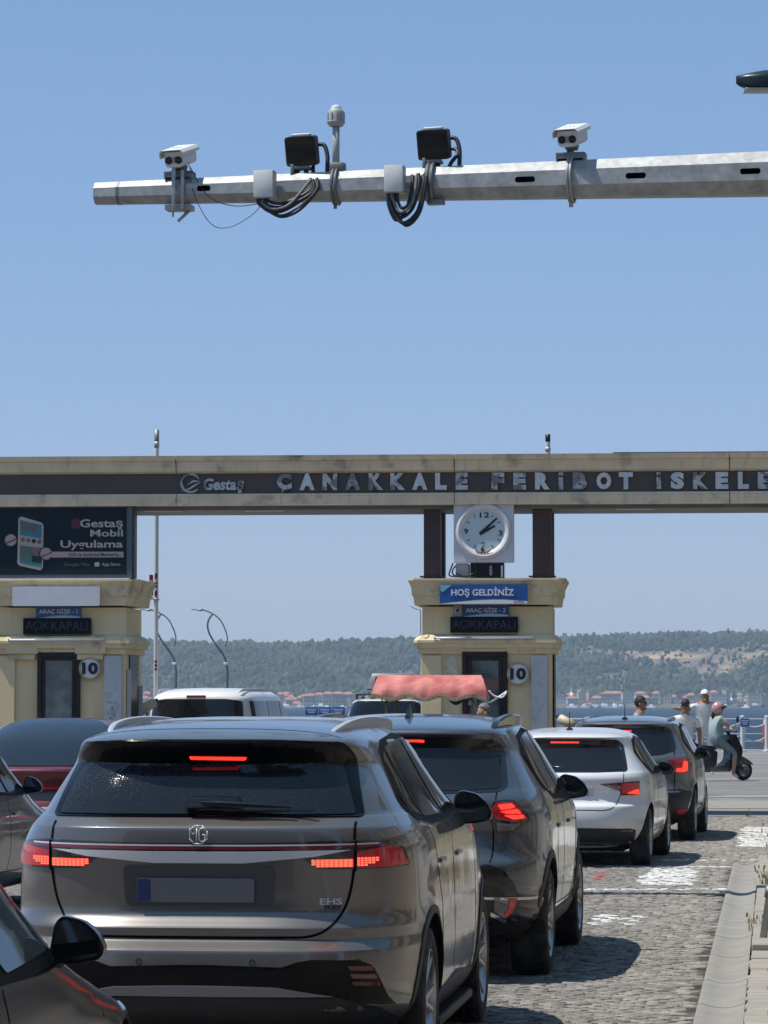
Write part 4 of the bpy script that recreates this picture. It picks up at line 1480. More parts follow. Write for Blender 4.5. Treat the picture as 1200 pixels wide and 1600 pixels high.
# advertising screen
r = gempty('advertising_screen', 'dark teal advertising screen with a phone and Gestaş Mobil Uygulama text', 'screen')
X0 = -80
ly = 0.02
xa, xb = gx(X0, ly, 840), gx(207, ly, 840)
zb, zt = gz(903.5, ly, 100), gz(788, ly, 100)
bm = B(); gbox(bm, xa, xb, ly, ly + 0.28, zb, zt, 0.01); obj('case', bm, 'frame_steel', r, smooth=None)
bm = B(); gbox(bm, xb + 0.004, xb + 0.03, ly + 0.01, ly + 0.27, zb, zt + 0.02); obj('side_plate', bm, 'column_brown', r, smooth=None)
sx0, sx1, sz0, sz1 = gx(X0 + 9, ly, 840), gx(198, ly, 840), gz(898, ly, 100), gz(793.5, ly, 100)
bm = B(); gbox(bm, sx0, sx1, ly - 0.004, ly + 0.01, sz0, sz1); obj('screen', bm, 'screen_dark', r, smooth=None)
bm = B(); gbox(bm, xa, xb - 0.04, ly - 0.03, ly + 0.02, zb - 0.025, zb - 0.004); obj('sill', bm, 'panel_white', r, smooth=None)
L0 = ly - 0.006
cx, cz = g(119, 818, L0)
bm = B(); lathe(bm, [(0, 0.002), (0.085, 0.002), (0.085, 0.0)], 24, Matrix.Translation((cx, L0, cz)) @ Matrix.Rotation(R(90), 4, 'X')); bmesh.ops.recalc_face_normals(bm, faces=bm.faces[:]); obj('disc', bm, 'screen_magenta', r)
gtext(r, 'Gestaş', 125, 192, 811, 827.5, 'screen_text', L0 - 0.003, th=0.004)
gtext(r, 'Mobil', 141, 192, 827.5, 838.5, 'screen_text', L0 - 0.003, th=0.004)
gtext(r, 'Uygulama', 94.5, 192, 844, 859.5, 'screen_text', L0 - 0.003, th=0.004)


def gquad(pts, m_, ly_, nm='picture_patch', th=0.003):
    bm = B(); prism(bm, [g(a, b, ly_) for a, b in pts], ly_ - th, ly_); return obj(nm, bm, m_, r, smooth=None)


gquad([(80, 862), (193, 862), (193, 871), (80, 871)], 'screen_pink', L0)
gtext(r, "IOS ve Android Market'te...", 108, 190, 863.5, 869.5, 'black_ink', L0 - 0.004, bold=0.002, th=0.003)
gtext(r, 'Google Play', 100, 140, 879, 886, 'screen_dim', L0 - 0.001, bold=0, th=0.003)
gtext(r, 'App Store', 159, 188, 879, 885.5, 'screen_text', L0 - 0.001, bold=0, th=0.003)
gquad([(148, 879), (155, 878), (155, 885), (148, 885)], 'screen_text', L0)
gquad([(29, 810), (33, 807), (66, 817), (68, 822), (67, 887), (63, 891), (31, 884), (27, 880)], 'screen_text', L0)
gquad([(31, 812), (65, 820), (65, 887), (31, 880)], 'screen_teal', L0 - 0.004)
gquad([(31, 836), (65, 842), (65, 856), (31, 852)], 'screen_pink', L0 - 0.008)
gquad([(31, 853), (48, 856), (48, 877), (31, 873)], 'screen_green', L0 - 0.008)
gquad([(50, 857), (65, 859), (65, 866), (50, 864)], 'screen_orange', L0 - 0.008)
gquad([(50, 868), (65, 870), (65, 880), (50, 878)], 'black_ink', L0 - 0.008)
gquad([(33, 815), (58, 821), (58, 832), (33, 828)], 'screen_dim', L0 - 0.008)
for k, m_ in enumerate(('screen_green', 'screen_green', 'black_ink', 'screen_dim')):
    cx, cz = g(36 + k * 8.5, 843 + k * 1.2, L0)
    bm = B(); lathe(bm, [(0, 0.013), (0.034, 0.013), (0.034, 0.008)], 14, Matrix.Translation((cx, L0, cz)) @ Matrix.Rotation(R(90), 4, 'X')); bmesh.ops.recalc_face_normals(bm, faces=bm.faces[:]); obj('icon', bm, m_, r)
for (px_, py_) in ((17, 844), (72, 865)):
    cx, cz = g(px_, py_, L0)
    mt = Matrix.Translation((cx, L0 - 0.008, cz)) @ Matrix.Rotation(R(90), 4, 'X')
    bm = B(); lathe(bm, [(0, 0.004), (0.092, 0.004), (0.092, 0.0)], 24, mt); bmesh.ops.recalc_face_normals(bm, faces=bm.faces[:]); obj('coin', bm, 'screen_pink', r)
    bm = B(); tube(bm, [(cx + 0.102 * math.cos(t), L0 - 0.012, cz + 0.102 * math.sin(t)) for t in np.linspace(0.5, 5.4, 20)], 0.008, 5)
    tube(bm, [(cx - 0.07, L0 - 0.014, cz - 0.05), (cx, L0 - 0.014, cz - 0.02), (cx + 0.09, L0 - 0.014, cz + 0.02)], 0.008, 5); obj('coin_ring', bm, 'black_ink', r)

# white masts behind the beam
for (px_, top, Y, rad, lb, st) in ((243.5, 672, 57.5, 0.038, 'tall white mast with red stickers standing right of the left booth', 1), (857, 679, 56.5, 0.040, 'white mast whose top shows above the beam over the clock booth', 0)):
    p = at(px_, 1060, Y)
    r = empty('mast', (p.x, Y, 0), 0, lb, 'mast', 'white masts behind the gateway beam')
    zt = at(px_, top, Y).z
    bm = B(); tube(bm, [(0, 0, 0), (0, 0, zt)], rad, 14); box(bm, (0, 0, 0.01), (0.22, 0.22, 0.02)); obj('pole', bm, 'pole_white', r)
    bm = B(); tube(bm, [(0, 0, zt - 0.12 if not st else zt - 0.30), (0, 0, zt + 0.005)], rad * 1.06, 14); obj('cap', bm, 'galv_dark' if st else 'black_ink', r)
    bm = B(); tube(bm, [(0, 0, at(px_, 705 if not st else 697, Y).z), (0, 0, at(px_, 699 if not st else 690, Y).z)], rad * 1.15, 14); obj('collar', bm, 'galv', r)
    if st:
        for ya, yb in ((896, 937), (1032, 1050)):
            bm = B()
            for j in range(3):
                a = at(px_, ya + (yb - ya) * j / 3, Y).z; b = at(px_, ya + (yb - ya) * (j + 0.62) / 3, Y).z
                box(bm, (0, -rad - 0.001, (a + b) / 2), (rad * 1.2, 0.004, a - b))
            obj('red_sticker', bm, 'sticker_red', r, smooth=None)
        za = at(px_, 937, Y).z
        bm = B(); tube(bm, [(0, 0, za), (-0.07, -0.02, za + 0.03), (-0.09, -0.02, za + 0.02)], 0.02, 6); tube(bm, [(0, 0, za - 0.01), (0, 0, za + 0.02)], rad * 1.5, 14); obj('clamp', bm, 'galv', r)
        bm = B(); prism(bm, rrect(-0.115, -0.05, za + 0.06, za + 0.42, 0.02), -0.02, 0.0); sp = obj('side_plate', bm, 'sticker_red', r, smooth=None)
        b_ = text_bm('OUR', 0.09, 0.004, 0.002)
        for v in b_.verts: v.co = Matrix.Rotation(R(-90), 3, 'Y') @ v.co
        obj('lettering', b_, 'sign_white', sp, smooth=None, loc=(-0.06, -0.024, za + 0.24))
# ================================================================ OVERHEAD GANTRY ARM WITH CAMERAS
AY0, AY1 = 30.9, 29.7
pA = at(150, 303, AY0); pB = at(1200, 272, AY1)
dirA = (pB - pA).normalized()
LA = (pB - pA).length
rA, rB = 18 * AY0 / F, 37.0 * AY1 / F


def arm_at(px_):
    """centre of the arm, its radius, for a photograph column"""
    d = ray(px_, 290)
    # intersect in plan
    t = (pA.x * d.y - pA.y * d.x) / (dirA.y * d.x - dirA.x * d.y)
    c = pA + dirA * t
    return c, rA + (rB - rA) * t / LA


def gantry():
    ang = math.atan2(dirA.y, dirA.x)
    ext = pA + dirA * (LA + 4.2)
    root = empty('gantry', (ext.x, ext.y, 0), 0, 'galvanised octagonal gantry arm with slots reaching over the road', 'gantry')
    o = Vector((ext.x, ext.y, 0))
    bm = B()
    nseg = 24
    pts = []; rs = []
    for i in range(nseg + 1):
        t = -0.0 + (LA + 4.2) * i / nseg
        pts.append(pA + dirA * t - o); rs.append(rA + (rB - rA) * t / LA)
    tube(bm, pts, rs, 8, flat=(0, 0, 1))
    bmesh.ops.recalc_face_normals(bm, faces=bm.faces[:])
    arm = obj('arm', bm, ['galv', 'underbody'], root, smooth=None)
    cb = B()
    for px_, py_ in ((318, 294), (820, 280), (993, 274), (1172, 267)):
        c, r_ = arm_at(px_)
        w_ = 0.085 if px_ > 400 else 0.06
        q = at(px_, py_, c.y - r_)
        rot = Matrix.Rotation(ang, 3, 'Z')
        poly = rrect(-w_ * 1.05, w_ * 1.05, -0.026, 0.026, 0.025, 5)
        vs = prism(cb, poly, -0.10, r_ * 0.9)
        for v in vs: v.co = rot @ v.co + Vector((q.x, q.y, q.z)) - o
    boolean(arm, cb)
    bm = B()
    c, r_ = arm_at(187)
    tube(bm, [c - o - dirA * 0.012, c - o + dirA * 0.012], r_ * 1.035, 8, flat=(0, 0, 1)); obj('end_sleeve_seam', bm, 'galv_dark', root, smooth=None)
    bm = B(); rr = rs[-1]
    tube(bm, [(0, 0, 0), (0, 0, pts[-1].z + rr * 1.3)], [0.30, 0.24], 12); lathe(bm, [(0, 0), (0.45, 0), (0.45, 0.03), (0, 0.03)], 20)
    bmesh.ops.recalc_face_normals(bm, faces=bm.faces[:]); obj('mast', bm, 'galv', root, smooth=40)
    return root


gantry()


def mount(bm, r_, w_=0.05, mi=0, plate=True):
    """strap clamp round the arm, local X along the arm, origin on the arm axis"""
    for k in (-1, 1) if plate else (0,):
        tube(bm, [(k * w_, math.cos(a) * r_ * 1.1, math.sin(a) * r_ * 1.1) for a in np.linspace(0, 2 * math.pi, 17)], 0.011, 6, mi=mi, cap=False)


def on_arm(px_, name, label, cat, group=None):
    c, r_ = arm_at(px_)
    root = empty(name, c, math.atan2(dirA.y, dirA.x), label, cat, group)
    return root, r_


def traffic_camera(px_, scale, label, style):
    root, r_ = on_arm(px_, 'traffic_camera', label, 'camera', 'white twin-lens cameras on the gantry arm')
    s = scale
    zb = r_ + (0.115 if style == 0 else 0.13)
    # housing: box with rounded lower corners, long axis along -Y (towards the viewer)
    prof = rnd([(-0.105 * s, 0.16 * s), (0.105 * s, 0.16 * s), (0.105 * s, 0.03 * s), (0.08 * s, 0.0), (-0.08 * s, 0.0), (-0.105 * s, 0.03 * s)], 0.02 * s, 3)
    ti = Matrix.Rotation(R(-12), 4, 'Z') @ Matrix.Rotation(R(17), 4, 'X')
    T_ = Matrix.Translation((0.03, 0.03, zb + 0.02)) @ ti

    def add(nm, f, m_, par=root, smooth=30):
        bm = B(); f(bm)
        for v in bm.verts: v.co = T_ @ v.co
        bmesh.ops.recalc_face_normals(bm, faces=bm.faces[:])
        return obj(nm, bm, m_, par, smooth=smooth)
    h = add('housing', lambda bm: prism(bm, prof, -0.22 * s, 0.10 * s), 'white_plastic')

    def hood(bm):
        o_ = [(-0.135 * s, 0.10 * s), (-0.135 * s, 0.155 * s), (-0.11 * s, 0.185 * s), (0.11 * s, 0.185 * s), (0.135 * s, 0.155 * s), (0.135 * s, 0.125 * s), (0.128 * s, 0.125 * s), (0.128 * s, 0.15 * s), (0.105 * s, 0.177 * s), (-0.105 * s, 0.177 * s), (-0.128 * s, 0.15 * s), (-0.128 * s, 0.10 * s)]
        prism(bm, o_, -0.27 * s, 0.13 * s)
        for x in (-0.04, 0, 0.04): box(bm, (x * s, -0.1 * s, 0.189 * s), (0.014, 0.014, 0.006))
    add('sun_hood', hood, 'white_plastic')
    for sg in (-1, 1):
        def lens(bm, sg=sg):
            mt = Matrix.Translation((sg * 0.055 * s, -0.222 * s, 0.075 * s)) @ Matrix.Rotation(R(90), 4, 'X')
            lathe(bm, [(0.0, 0.004), (0.022 * s, 0.004), (0.03 * s, 0.012), (0.038 * s, 0.012), (0.04 * s, 0.0)], 24, mt)
        add('lens', lens, 'glass_dark', h)

    def leds(bm):
        for i in range(3):
            for j in range(4): box(bm, ((i - 1) * 0.016 * s, -0.224 * s, (0.05 + j * 0.018) * s), (0.012 * s, 0.008, 0.013 * s), 0.002)
    add('led_grid', leds, 'cam_grey', h, None)
    bm = B()
    box(bm, (0, 0, zb - 0.015), (0.10, 0.12, 0.05), 0.01, taper=(1.3, 1.1))
    box(bm, (0, 0, zb - 0.05), (0.045, 0.045, 0.07), 0.006)
    box(bm, (-0.03, 0.0, zb - 0.04), (0.012, 0.09, 0.08), 0.0, rot=None)
    obj('pan_bracket', bm, 'galv_dark', root, smooth=None)
    bm = B()
    zt = r_ * 1.0 + 0.05
    box(bm, (0, 0, zt), (0.26, 0.16, 0.018), 0.003)
    for sx_ in (-1, 1): box(bm, (sx_ * 0.12, 0, zt - 0.03), (0.018, 0.16, 0.07), 0.003)
    for yy in (-0.07, 0.07): box(bm, (0, yy, zt - 0.028), (0.24, 0.012, 0.035))
    obj('mounting_plate', bm, 'galv_dark', root, smooth=None)
    bm = B()
    if style == 0:
        box(bm, (0, 0, -r_ - 0.035), (0.24, 0.16, 0.05), 0.004)
        box(bm, (0.06, -r_ - 0.015, 0.0), (0.03, 0.012, 2 * r_ + 0.12), 0.002); box(bm, (-0.02, -r_ - 0.03, 0.0), (0.035, 0.012, 2 * r_ + 0.16), 0.002)
        for x in (-0.05, 0.06): tube(bm, [(x, -0.05, -r_ - 0.03), (x, -0.05, -r_ - 0.12)], 0.009, 8)
        tube(bm, [(0.09, 0, -r_ - 0.06), (-0.02, 0.02, -r_ - 0.15)], 0.016, 6)
    else:
        for x in (-0.012, 0.014):
            tube(bm, [(x, math.cos(a) * r_ * 1.12, math.sin(a) * r_ * 1.12) for a in np.linspace(0, 2 * math.pi, 25)], 0.014, 8, cap=False)
        tube(bm, [(0, -0.03, -r_ * 1.05), (0, -0.03, -r_ * 1.05 - 0.06)], 0.02, 8)
    obj('strap', bm, 'galv', root, smooth=40)
    return root, r_, T_


cam1, r1, T1 = traffic_camera(281, 0.88, 'white twin-lens camera with thin hanging wires near the free end of the gantry arm', 0)
bm = B()
tube(bm, spline([(0.07, -0.02, r1 + 0.16), (0.13, -0.06, r1 + 0.06), (0.30, -0.12, -r1 * 0.6), (0.55, -0.13, -r1 - 0.05), (0.85, -0.12, -r1 - 0.02)], 8), 0.0045, 5)
tube(bm, spline([(0.1, -0.03, r1 + 0.1), (0.16, -0.12, -r1 * 0.3), (0.32, -0.13, -r1 - 0.20), (0.50, -0.13, -r1 - 0.24), (0.72, -0.12, -r1 - 0.12), (0.82, -0.11, -r1 + 0.02)], 8), 0.0035, 5)
obj('loose_wire', bm, 'cable', cam1)
traffic_camera(893, 0.88, 'white twin-lens camera strapped to the thick right part of the gantry arm', 1)


def illuminator(px_, label, w_=0.29, h=0.265, two=False):
    root, r_ = on_arm(px_, 'infrared_floodlight', label, 'floodlight', 'black flat floodlights on the gantry arm')
    z0 = r_ + 0.06
    rx = Matrix.Rotation(R(-7), 4, 'Z') @ Matrix.Rotation(R(15), 4, 'X')
    T_ = Matrix.Translation((0.0, -0.02, z0)) @ rx

    def add(nm, f, m_, par=root, smooth=30):
        bm = B(); f(bm)
        for v in bm.verts: v.co = T_ @ v.co
        bmesh.ops.recalc_face_normals(bm, faces=bm.faces[:])
        return obj(nm, bm, m_, par, smooth=smooth)
    add('case', lambda bm: prism(bm, rrect(-w_ / 2, w_ / 2, 0, h, 0.03), -0.03, 0.06), 'plastic_black')
    add('front_glass', lambda bm: prism(bm, rrect(-w_ / 2 + 0.012, w_ / 2 - 0.012, 0.012, h - 0.012, 0.02), -0.036, -0.031), 'glass_dark')
    add('top_fin', lambda bm: (box(bm, (0, 0.02, h + 0.012), (w_ * 0.6, 0.07, 0.02), 0.003)), 'white_plastic')
    bm = B()
    for x in (-0.06, 0.02): tube(bm, [(x, 0.05, z0), (x, 0.02, r_ * 0.9)], 0.022, 8)
    box(bm, (-0.02, 0, r_ + 0.04), (0.17, 0.12, 0.03), 0.006)
    box(bm, (-0.09, -0.02, r_ + 0.02), (0.03, 0.1, 0.10), 0.006)
    if two:
        for x in (-0.05, -0.01):
            tube(bm, [(x, math.cos(a) * r_ * 1.12, math.sin(a) * r_ * 1.12) for a in np.linspace(0, 2 * math.pi, 25)], 0.02, 8, cap=False)
        box(bm, (0.02, -0.05, -r_ * 1.1), (0.14, 0.12, 0.04), 0.006)
    obj('bracket', bm, 'galv_dark', root, smooth=40)
    bm = B()
    tube(bm, spline([(w_ * 0.42, 0.07, z0 + h * 0.78), (w_ * 0.62, 0.06, z0 + h * 0.72), (w_ * 0.74, 0.03, z0 + h * 0.35), (w_ * 0.76, 0.0, z0 - 0.03), (w_ * 0.74, 0.02, r_ * 0.85)], 6), 0.02, 9)
    if two: tube(bm, spline([(w_ * 0.42, 0.07, z0 + h * 0.4), (w_ * 0.60, 0.06, z0 + h * 0.38), (w_ * 0.68, 0.03, z0 + 0.05), (w_ * 0.5, 0.0, z0 - 0.03), (w_ * 0.4, 0.02, r_ * 0.85)], 6), 0.018, 9)
    else: tube(bm, [(w_ * 0.28, 0.04, z0 + 0.02), (w_ * 0.30, 0.02, r_ * 0.8)], 0.018, 8)
    obj('conduit', bm, 'cable', root)
    return root


illuminator(474, 'black flat floodlight left of the dome camera pole')
illuminator(680, 'black flat floodlight with two looped cables on a broad strap', two=True)


def jbox(px_, py_, w_, h, label, loops):
    root, r_ = on_arm(px_ + 8, 'junction_box', label, 'junction box', 'grey junction boxes with looped cables on the gantry arm')
    c, _ = arm_at(px_)
    q = at(px_, py_, c.y - r_ - 0.08)
    z = q.z - c.z
    y = -r_ - 0.08
    bm = B(); box(bm, (0, y, z), (w_, 0.14, h), 0.008); obj('box', bm, 'grey_box', root, smooth=30)
    bm = B(); box(bm, (0, y - 0.073, z), (w_ * 0.94, 0.006, h * 0.94), 0.002); obj('lid', bm, 'white_plastic', root, smooth=30)
    bm = B(); box(bm, (0, y + 0.09, z), (w_ * 0.5, 0.05, h * 0.6)); obj('bracket', bm, 'galv_dark', root, smooth=None)
    bm = B()
    random.seed(int(px_))
    for (x0, x1, drop, x2, z2) in loops:
        pts = [(x0, y, z - h / 2 + 0.02), (x0 + 0.005, y - 0.01, z - h / 2 - drop * 0.45), (x0 * 0.55 + x1 * 0.45, y - 0.02 + random.uniform(-.03, .03), z - h / 2 - drop), (x1, y, z - h / 2 - drop * 0.62), (x2, y + 0.03, (z2 + z - h / 2) / 2 - 0.02), (x2 - 0.01, -r_ - 0.005, z2)]
        tube(bm, spline(pts, 8), 0.0155, 8)
    obj('cable_loops', bm, 'cable', root)
    bm = B()
    (x0, x1, drop, x2, z2) = loops[1]
    pts = [(x0 + 0.02, y - 0.01, z - h / 2 + 0.0), (x0 + 0.03, y - 0.02, z - h / 2 - 0.05), (x0 * 0.5 + x1 * 0.5, y - 0.05, z - h / 2 - drop * 0.8), (x1, y - 0.02, z - h / 2 - drop * 0.4), (x2 - 0.02, -r_ - 0.02, z2)]
    tube(bm, spline(pts, 8), 0.014, 8)
    obj('worn_cable', bm, 'cable_worn', root)
    return root


jbox(414.5, 289, 0.185, 0.25, 'grey junction box left of the first floodlight, its cables looping far right', [(-0.06, 0.20, 0.10, 0.42, 0.03), (-0.04, 0.24, 0.13, 0.43, 0.05), (-0.02, 0.26, 0.08, 0.44, 0.03), (0.0, 0.30, 0.16, 0.46, 0.04), (0.02, 0.32, 0.17, 0.47, 0.06), (0.03, 0.22, 0.05, 0.41, 0.06)])
jbox(617, 281, 0.175, 0.245, 'grey junction box left of the broad strap with cables in a deep U loop', [(-0.06, 0.10, 0.24, 0.15, 0.06), (-0.045, 0.16, 0.22, 0.21, 0.07), (-0.03, 0.20, 0.27, 0.25, 0.06), (-0.01, 0.12, 0.18, 0.16, 0.04), (0.0, 0.22, 0.29, 0.27, 0.08), (0.02, 0.14, 0.14, 0.18, 0.05)])
# dome camera on a short pole
root, r_ = on_arm(525, 'dome_camera', 'grey dome camera pointing up on a short pole from the gantry arm', 'camera')
zt = (at(525, 165, AY0 - 0.4) - arm_at(525)[0]).z
bm = B(); tube(bm, [(0, 0, r_ * 0.9), (0, 0, zt - 0.16)], 0.032, 16); obj('pole', bm, 'cam_grey', root)
bm = B(); lathe(bm, [(0.0, zt - 0.20), (0.06, zt - 0.195), (0.078, zt - 0.17), (0.082, zt - 0.165), (0.083, zt - 0.155), (0.076, zt - 0.15), (0.076, zt - 0.07), (0.06, zt - 0.045), (0.05, zt - 0.04)], 28)
for k in range(10):
    a = 2 * math.pi * k / 10
    box(bm, (0.077 * math.cos(a), 0.077 * math.sin(a), zt - 0.11), (0.006, 0.012, 0.07), rot=None)
bmesh.ops.recalc_face_normals(bm, faces=bm.faces[:]); obj('housing', bm, 'cam_grey', root, smooth=40)
bm = B(); lathe(bm, [(0.052, zt - 0.045), (0.044, zt - 0.018), (0.024, zt - 0.003), (0, zt)], 24); bmesh.ops.recalc_face_normals(bm, faces=bm.faces[:]); obj('dome', bm, 'clock_face', root)
bm = B()
for x in (-0.012, 0.02): tube(bm, [(x, math.cos(a) * r_ * 1.12, math.sin(a) * r_ * 1.12) for a in np.linspace(0, 2 * math.pi, 25)], 0.013, 8, cap=False)
box(bm, (0.02, -0.01, r_ + 0.03), (0.14, 0.10, 0.09), 0.02); tube(bm, [(0, -0.03, -r_ * 1.05), (0, -0.03, -r_ - 0.06)], 0.016, 8)
obj('clamp', bm, 'galv_dark', root, smooth=40)

# street lamp entering at the top right
LY = 28.0
pl = at(1150, 124, LY); kx = LY / F
root = empty('street_lamp', (pl.x + 6.0, LY + 0.6, 0), 0, 'dark street lamp head reaching in at the top right corner', 'street lamp')
o = Vector((pl.x + 6.0, LY + 0.6, 0))
bm = B()
sec = [(0.0, 0.004, 0.0), (0.03, 0.05, 0.005), (0.10, 0.10, 0.02), (0.22, 0.13, 0.045), (0.40, 0.14, 0.06), (0.62, 0.11, 0.06), (0.75, 0.06, 0.05)]
rings = []
for x, w_, h in sec:
    rg = []
    for k in range(16):
        a = 2 * math.pi * k / 16
        zz = math.sin(a)
        rg.append(bm.verts.new(Vector((pl.x + x, LY + w_ * math.cos(a) + x * 0.08, pl.z + (zz * (h + 0.03) if zz > 0 else zz * 0.035 - min(x, 0.06) * 0.8))) - o))
    rings.append(rg)
for a, b in zip(rings, rings[1:]):
    for k in range(16): bm.faces.new((a[k], a[(k + 1) % 16], b[(k + 1) % 16], b[k]))
bm.faces.new(rings[0]); bm.faces.new(rings[-1])
bmesh.ops.recalc_face_normals(bm, faces=bm.faces[:])
obj('lamp_head', bm, 'lamp_green', root)
bm = B(); box(bm, Vector((pl.x + 0.36, LY + 0.03, pl.z - 0.088)) - o, (0.58, 0.20, 0.02), 0.006); obj('diffuser', bm, 'grey_box', root)
bm = B(); tube(bm, spline([Vector((pl.x + 0.7, LY + 0.06, pl.z)) - o, Vector((pl.x + 3, LY + 0.3, pl.z + 0.25)) - o, Vector((pl.x + 5.6, LY + 0.55, pl.z)) - o, Vector((pl.x + 6.0, LY + 0.6, pl.z - 0.7)) - o, Vector((0, 0, 0))], 8), [0.04] * 8 + [0.045] * 8 + [0.05] * 8 + [0.07] * 9, 10); obj('pole', bm, 'lamp_green', root)
# leaning grey post at the right edge
p = Vector((2.645, 24.0, 0.03))
root = empty('leaning_post', p, 0, 'thin grey metal post leaning beside the kerb at the right edge', 'post')
bm = B(); tube(bm, [(0, 0, 0), (0.36, 0.05, 2.3)], 0.026, 12); obj('pole', bm, 'galv', root)
bm = B(); lathe(bm, [(0, 0), (0.07, 0), (0.07, 0.02), (0.03, 0.03), (0, 0.03)], 16); bmesh.ops.recalc_face_normals(bm, faces=bm.faces[:]); obj('foot', bm, 'galv_dark', root)
bm = B(); tube(bm, [(0.05, 0.01, 0.33), (0.062, 0.012, 0.41)], 0.034, 12); obj('collar', bm, 'galv_dark', root)
# dry grass beside the kerb
mat('straw', (0.36, 0.28, 0.15), 0.9, var=0.4, vscale=30)
mat('leaf_green', (0.10, 0.13, 0.05), 0.8, var=0.3, vscale=30)


def tuft(x, y, n_, h, label, nm='dry_grass_tuft', m_='straw', z=0.03, spread=0.25):
    bm = B()
    for _ in range(n_):
        a = random.uniform(0, 6.28); d = random.uniform(0, spread) ** 1.0
        bx, by = d * math.cos(a) * 0.5, d * math.sin(a)
        hh = h * random.uniform(0.4, 1.0); lean = random.uniform(0.05, 0.55) * hh
        la = random.uniform(0, 6.28)
        p0 = Vector((bx, by, 0)); p2 = p0 + Vector((math.cos(la) * lean, math.sin(la) * lean, hh)); p1 = (p0 + p2) / 2 + Vector((0, 0, hh * 0.15))
        wv = Vector((math.cos(la + 1.57), math.sin(la + 1.57), 0)) * random.uniform(0.003, 0.006)
        a0, a1 = bm.verts.new(p0 - wv), bm.verts.new(p0 + wv); b0, b1 = bm.verts.new(p1 - wv * .7), bm.verts.new(p1 + wv * .7); c0 = bm.verts.new(p2)
        bm.faces.new((a0, a1, b1, b0)); bm.faces.new((b0, b1, c0))
        if random.random() < 0.35:
            box(bm, p2, (0.012, 0.012, 0.03))
    o = obj(nm, bm, m_, None, smooth=None, loc=(x, y, z))
    return tag(o, label, 'grass')


random.seed(21)
tuft(*road(0.64, 34.2), 420, 0.50, 'tall dry straw-coloured grass beside the kerb under the leaning post', spread=0.5)
tuft(*road(0.36, 31.3), 60, 0.22, 'low dry weed in the kerb joint nearer than the tall grass', nm='dry_weed', spread=0.18)
tuft(*road(0.29, 25.6), 26, 0.14, 'small dry weed lying in the gutter by the kerb', nm='dry_weed', spread=0.12)
p = at(1171, 1277, 51.7)
tuft(p.x, 51.7, 14, 0.16, 'tiny weed in the beam shadow at the end of the cobbles', nm='dry_weed', m_='leaf_green', z=0.0, spread=0.1)
tag(bpy.data.objects['dry_weed'], cat='weed')
mat('recess_dark', (0.06, 0.056, 0.055), 0.5)


def rail_fin(bm, pts, w_):
    """solid roof rail: rounded top bar with a skirt down to the roof"""
    Q = spline(pts, 5)
    prev = None
    for i, q in enumerate(Q):
        ww = w_ * (0.55 + 0.45 * min(1, i / 5, (len(Q) - 1 - i) / 5))
        base = min(q.z - 0.005, pts[0][2] - 0.01 + 0.04 * math.sin(math.pi * i / (len(Q) - 1)))
        ring = [bm.verts.new(q + Vector((a * ww, 0, b))) for a, b in ((-.5, -0.012), (-.35, 0.0), (0, 0.004), (.35, 0.0), (.5, -0.012))]
        ring += [bm.verts.new((q.x + ww * 0.35, q.y, base)), bm.verts.new((q.x - ww * 0.35, q.y, base))]
        if prev:
            for k in range(7): bm.faces.new((prev[k], prev[(k + 1) % 7], ring[(k + 1) % 7], ring[k]))
        else: bm.faces.new(ring)
        prev = ring
    bm.faces.new(prev[::-1])
    bmesh.ops.recalc_face_normals(bm, faces=bm.faces[:])


def vary(pts, f=1.0): return [(a * f, b) for a, b in pts]


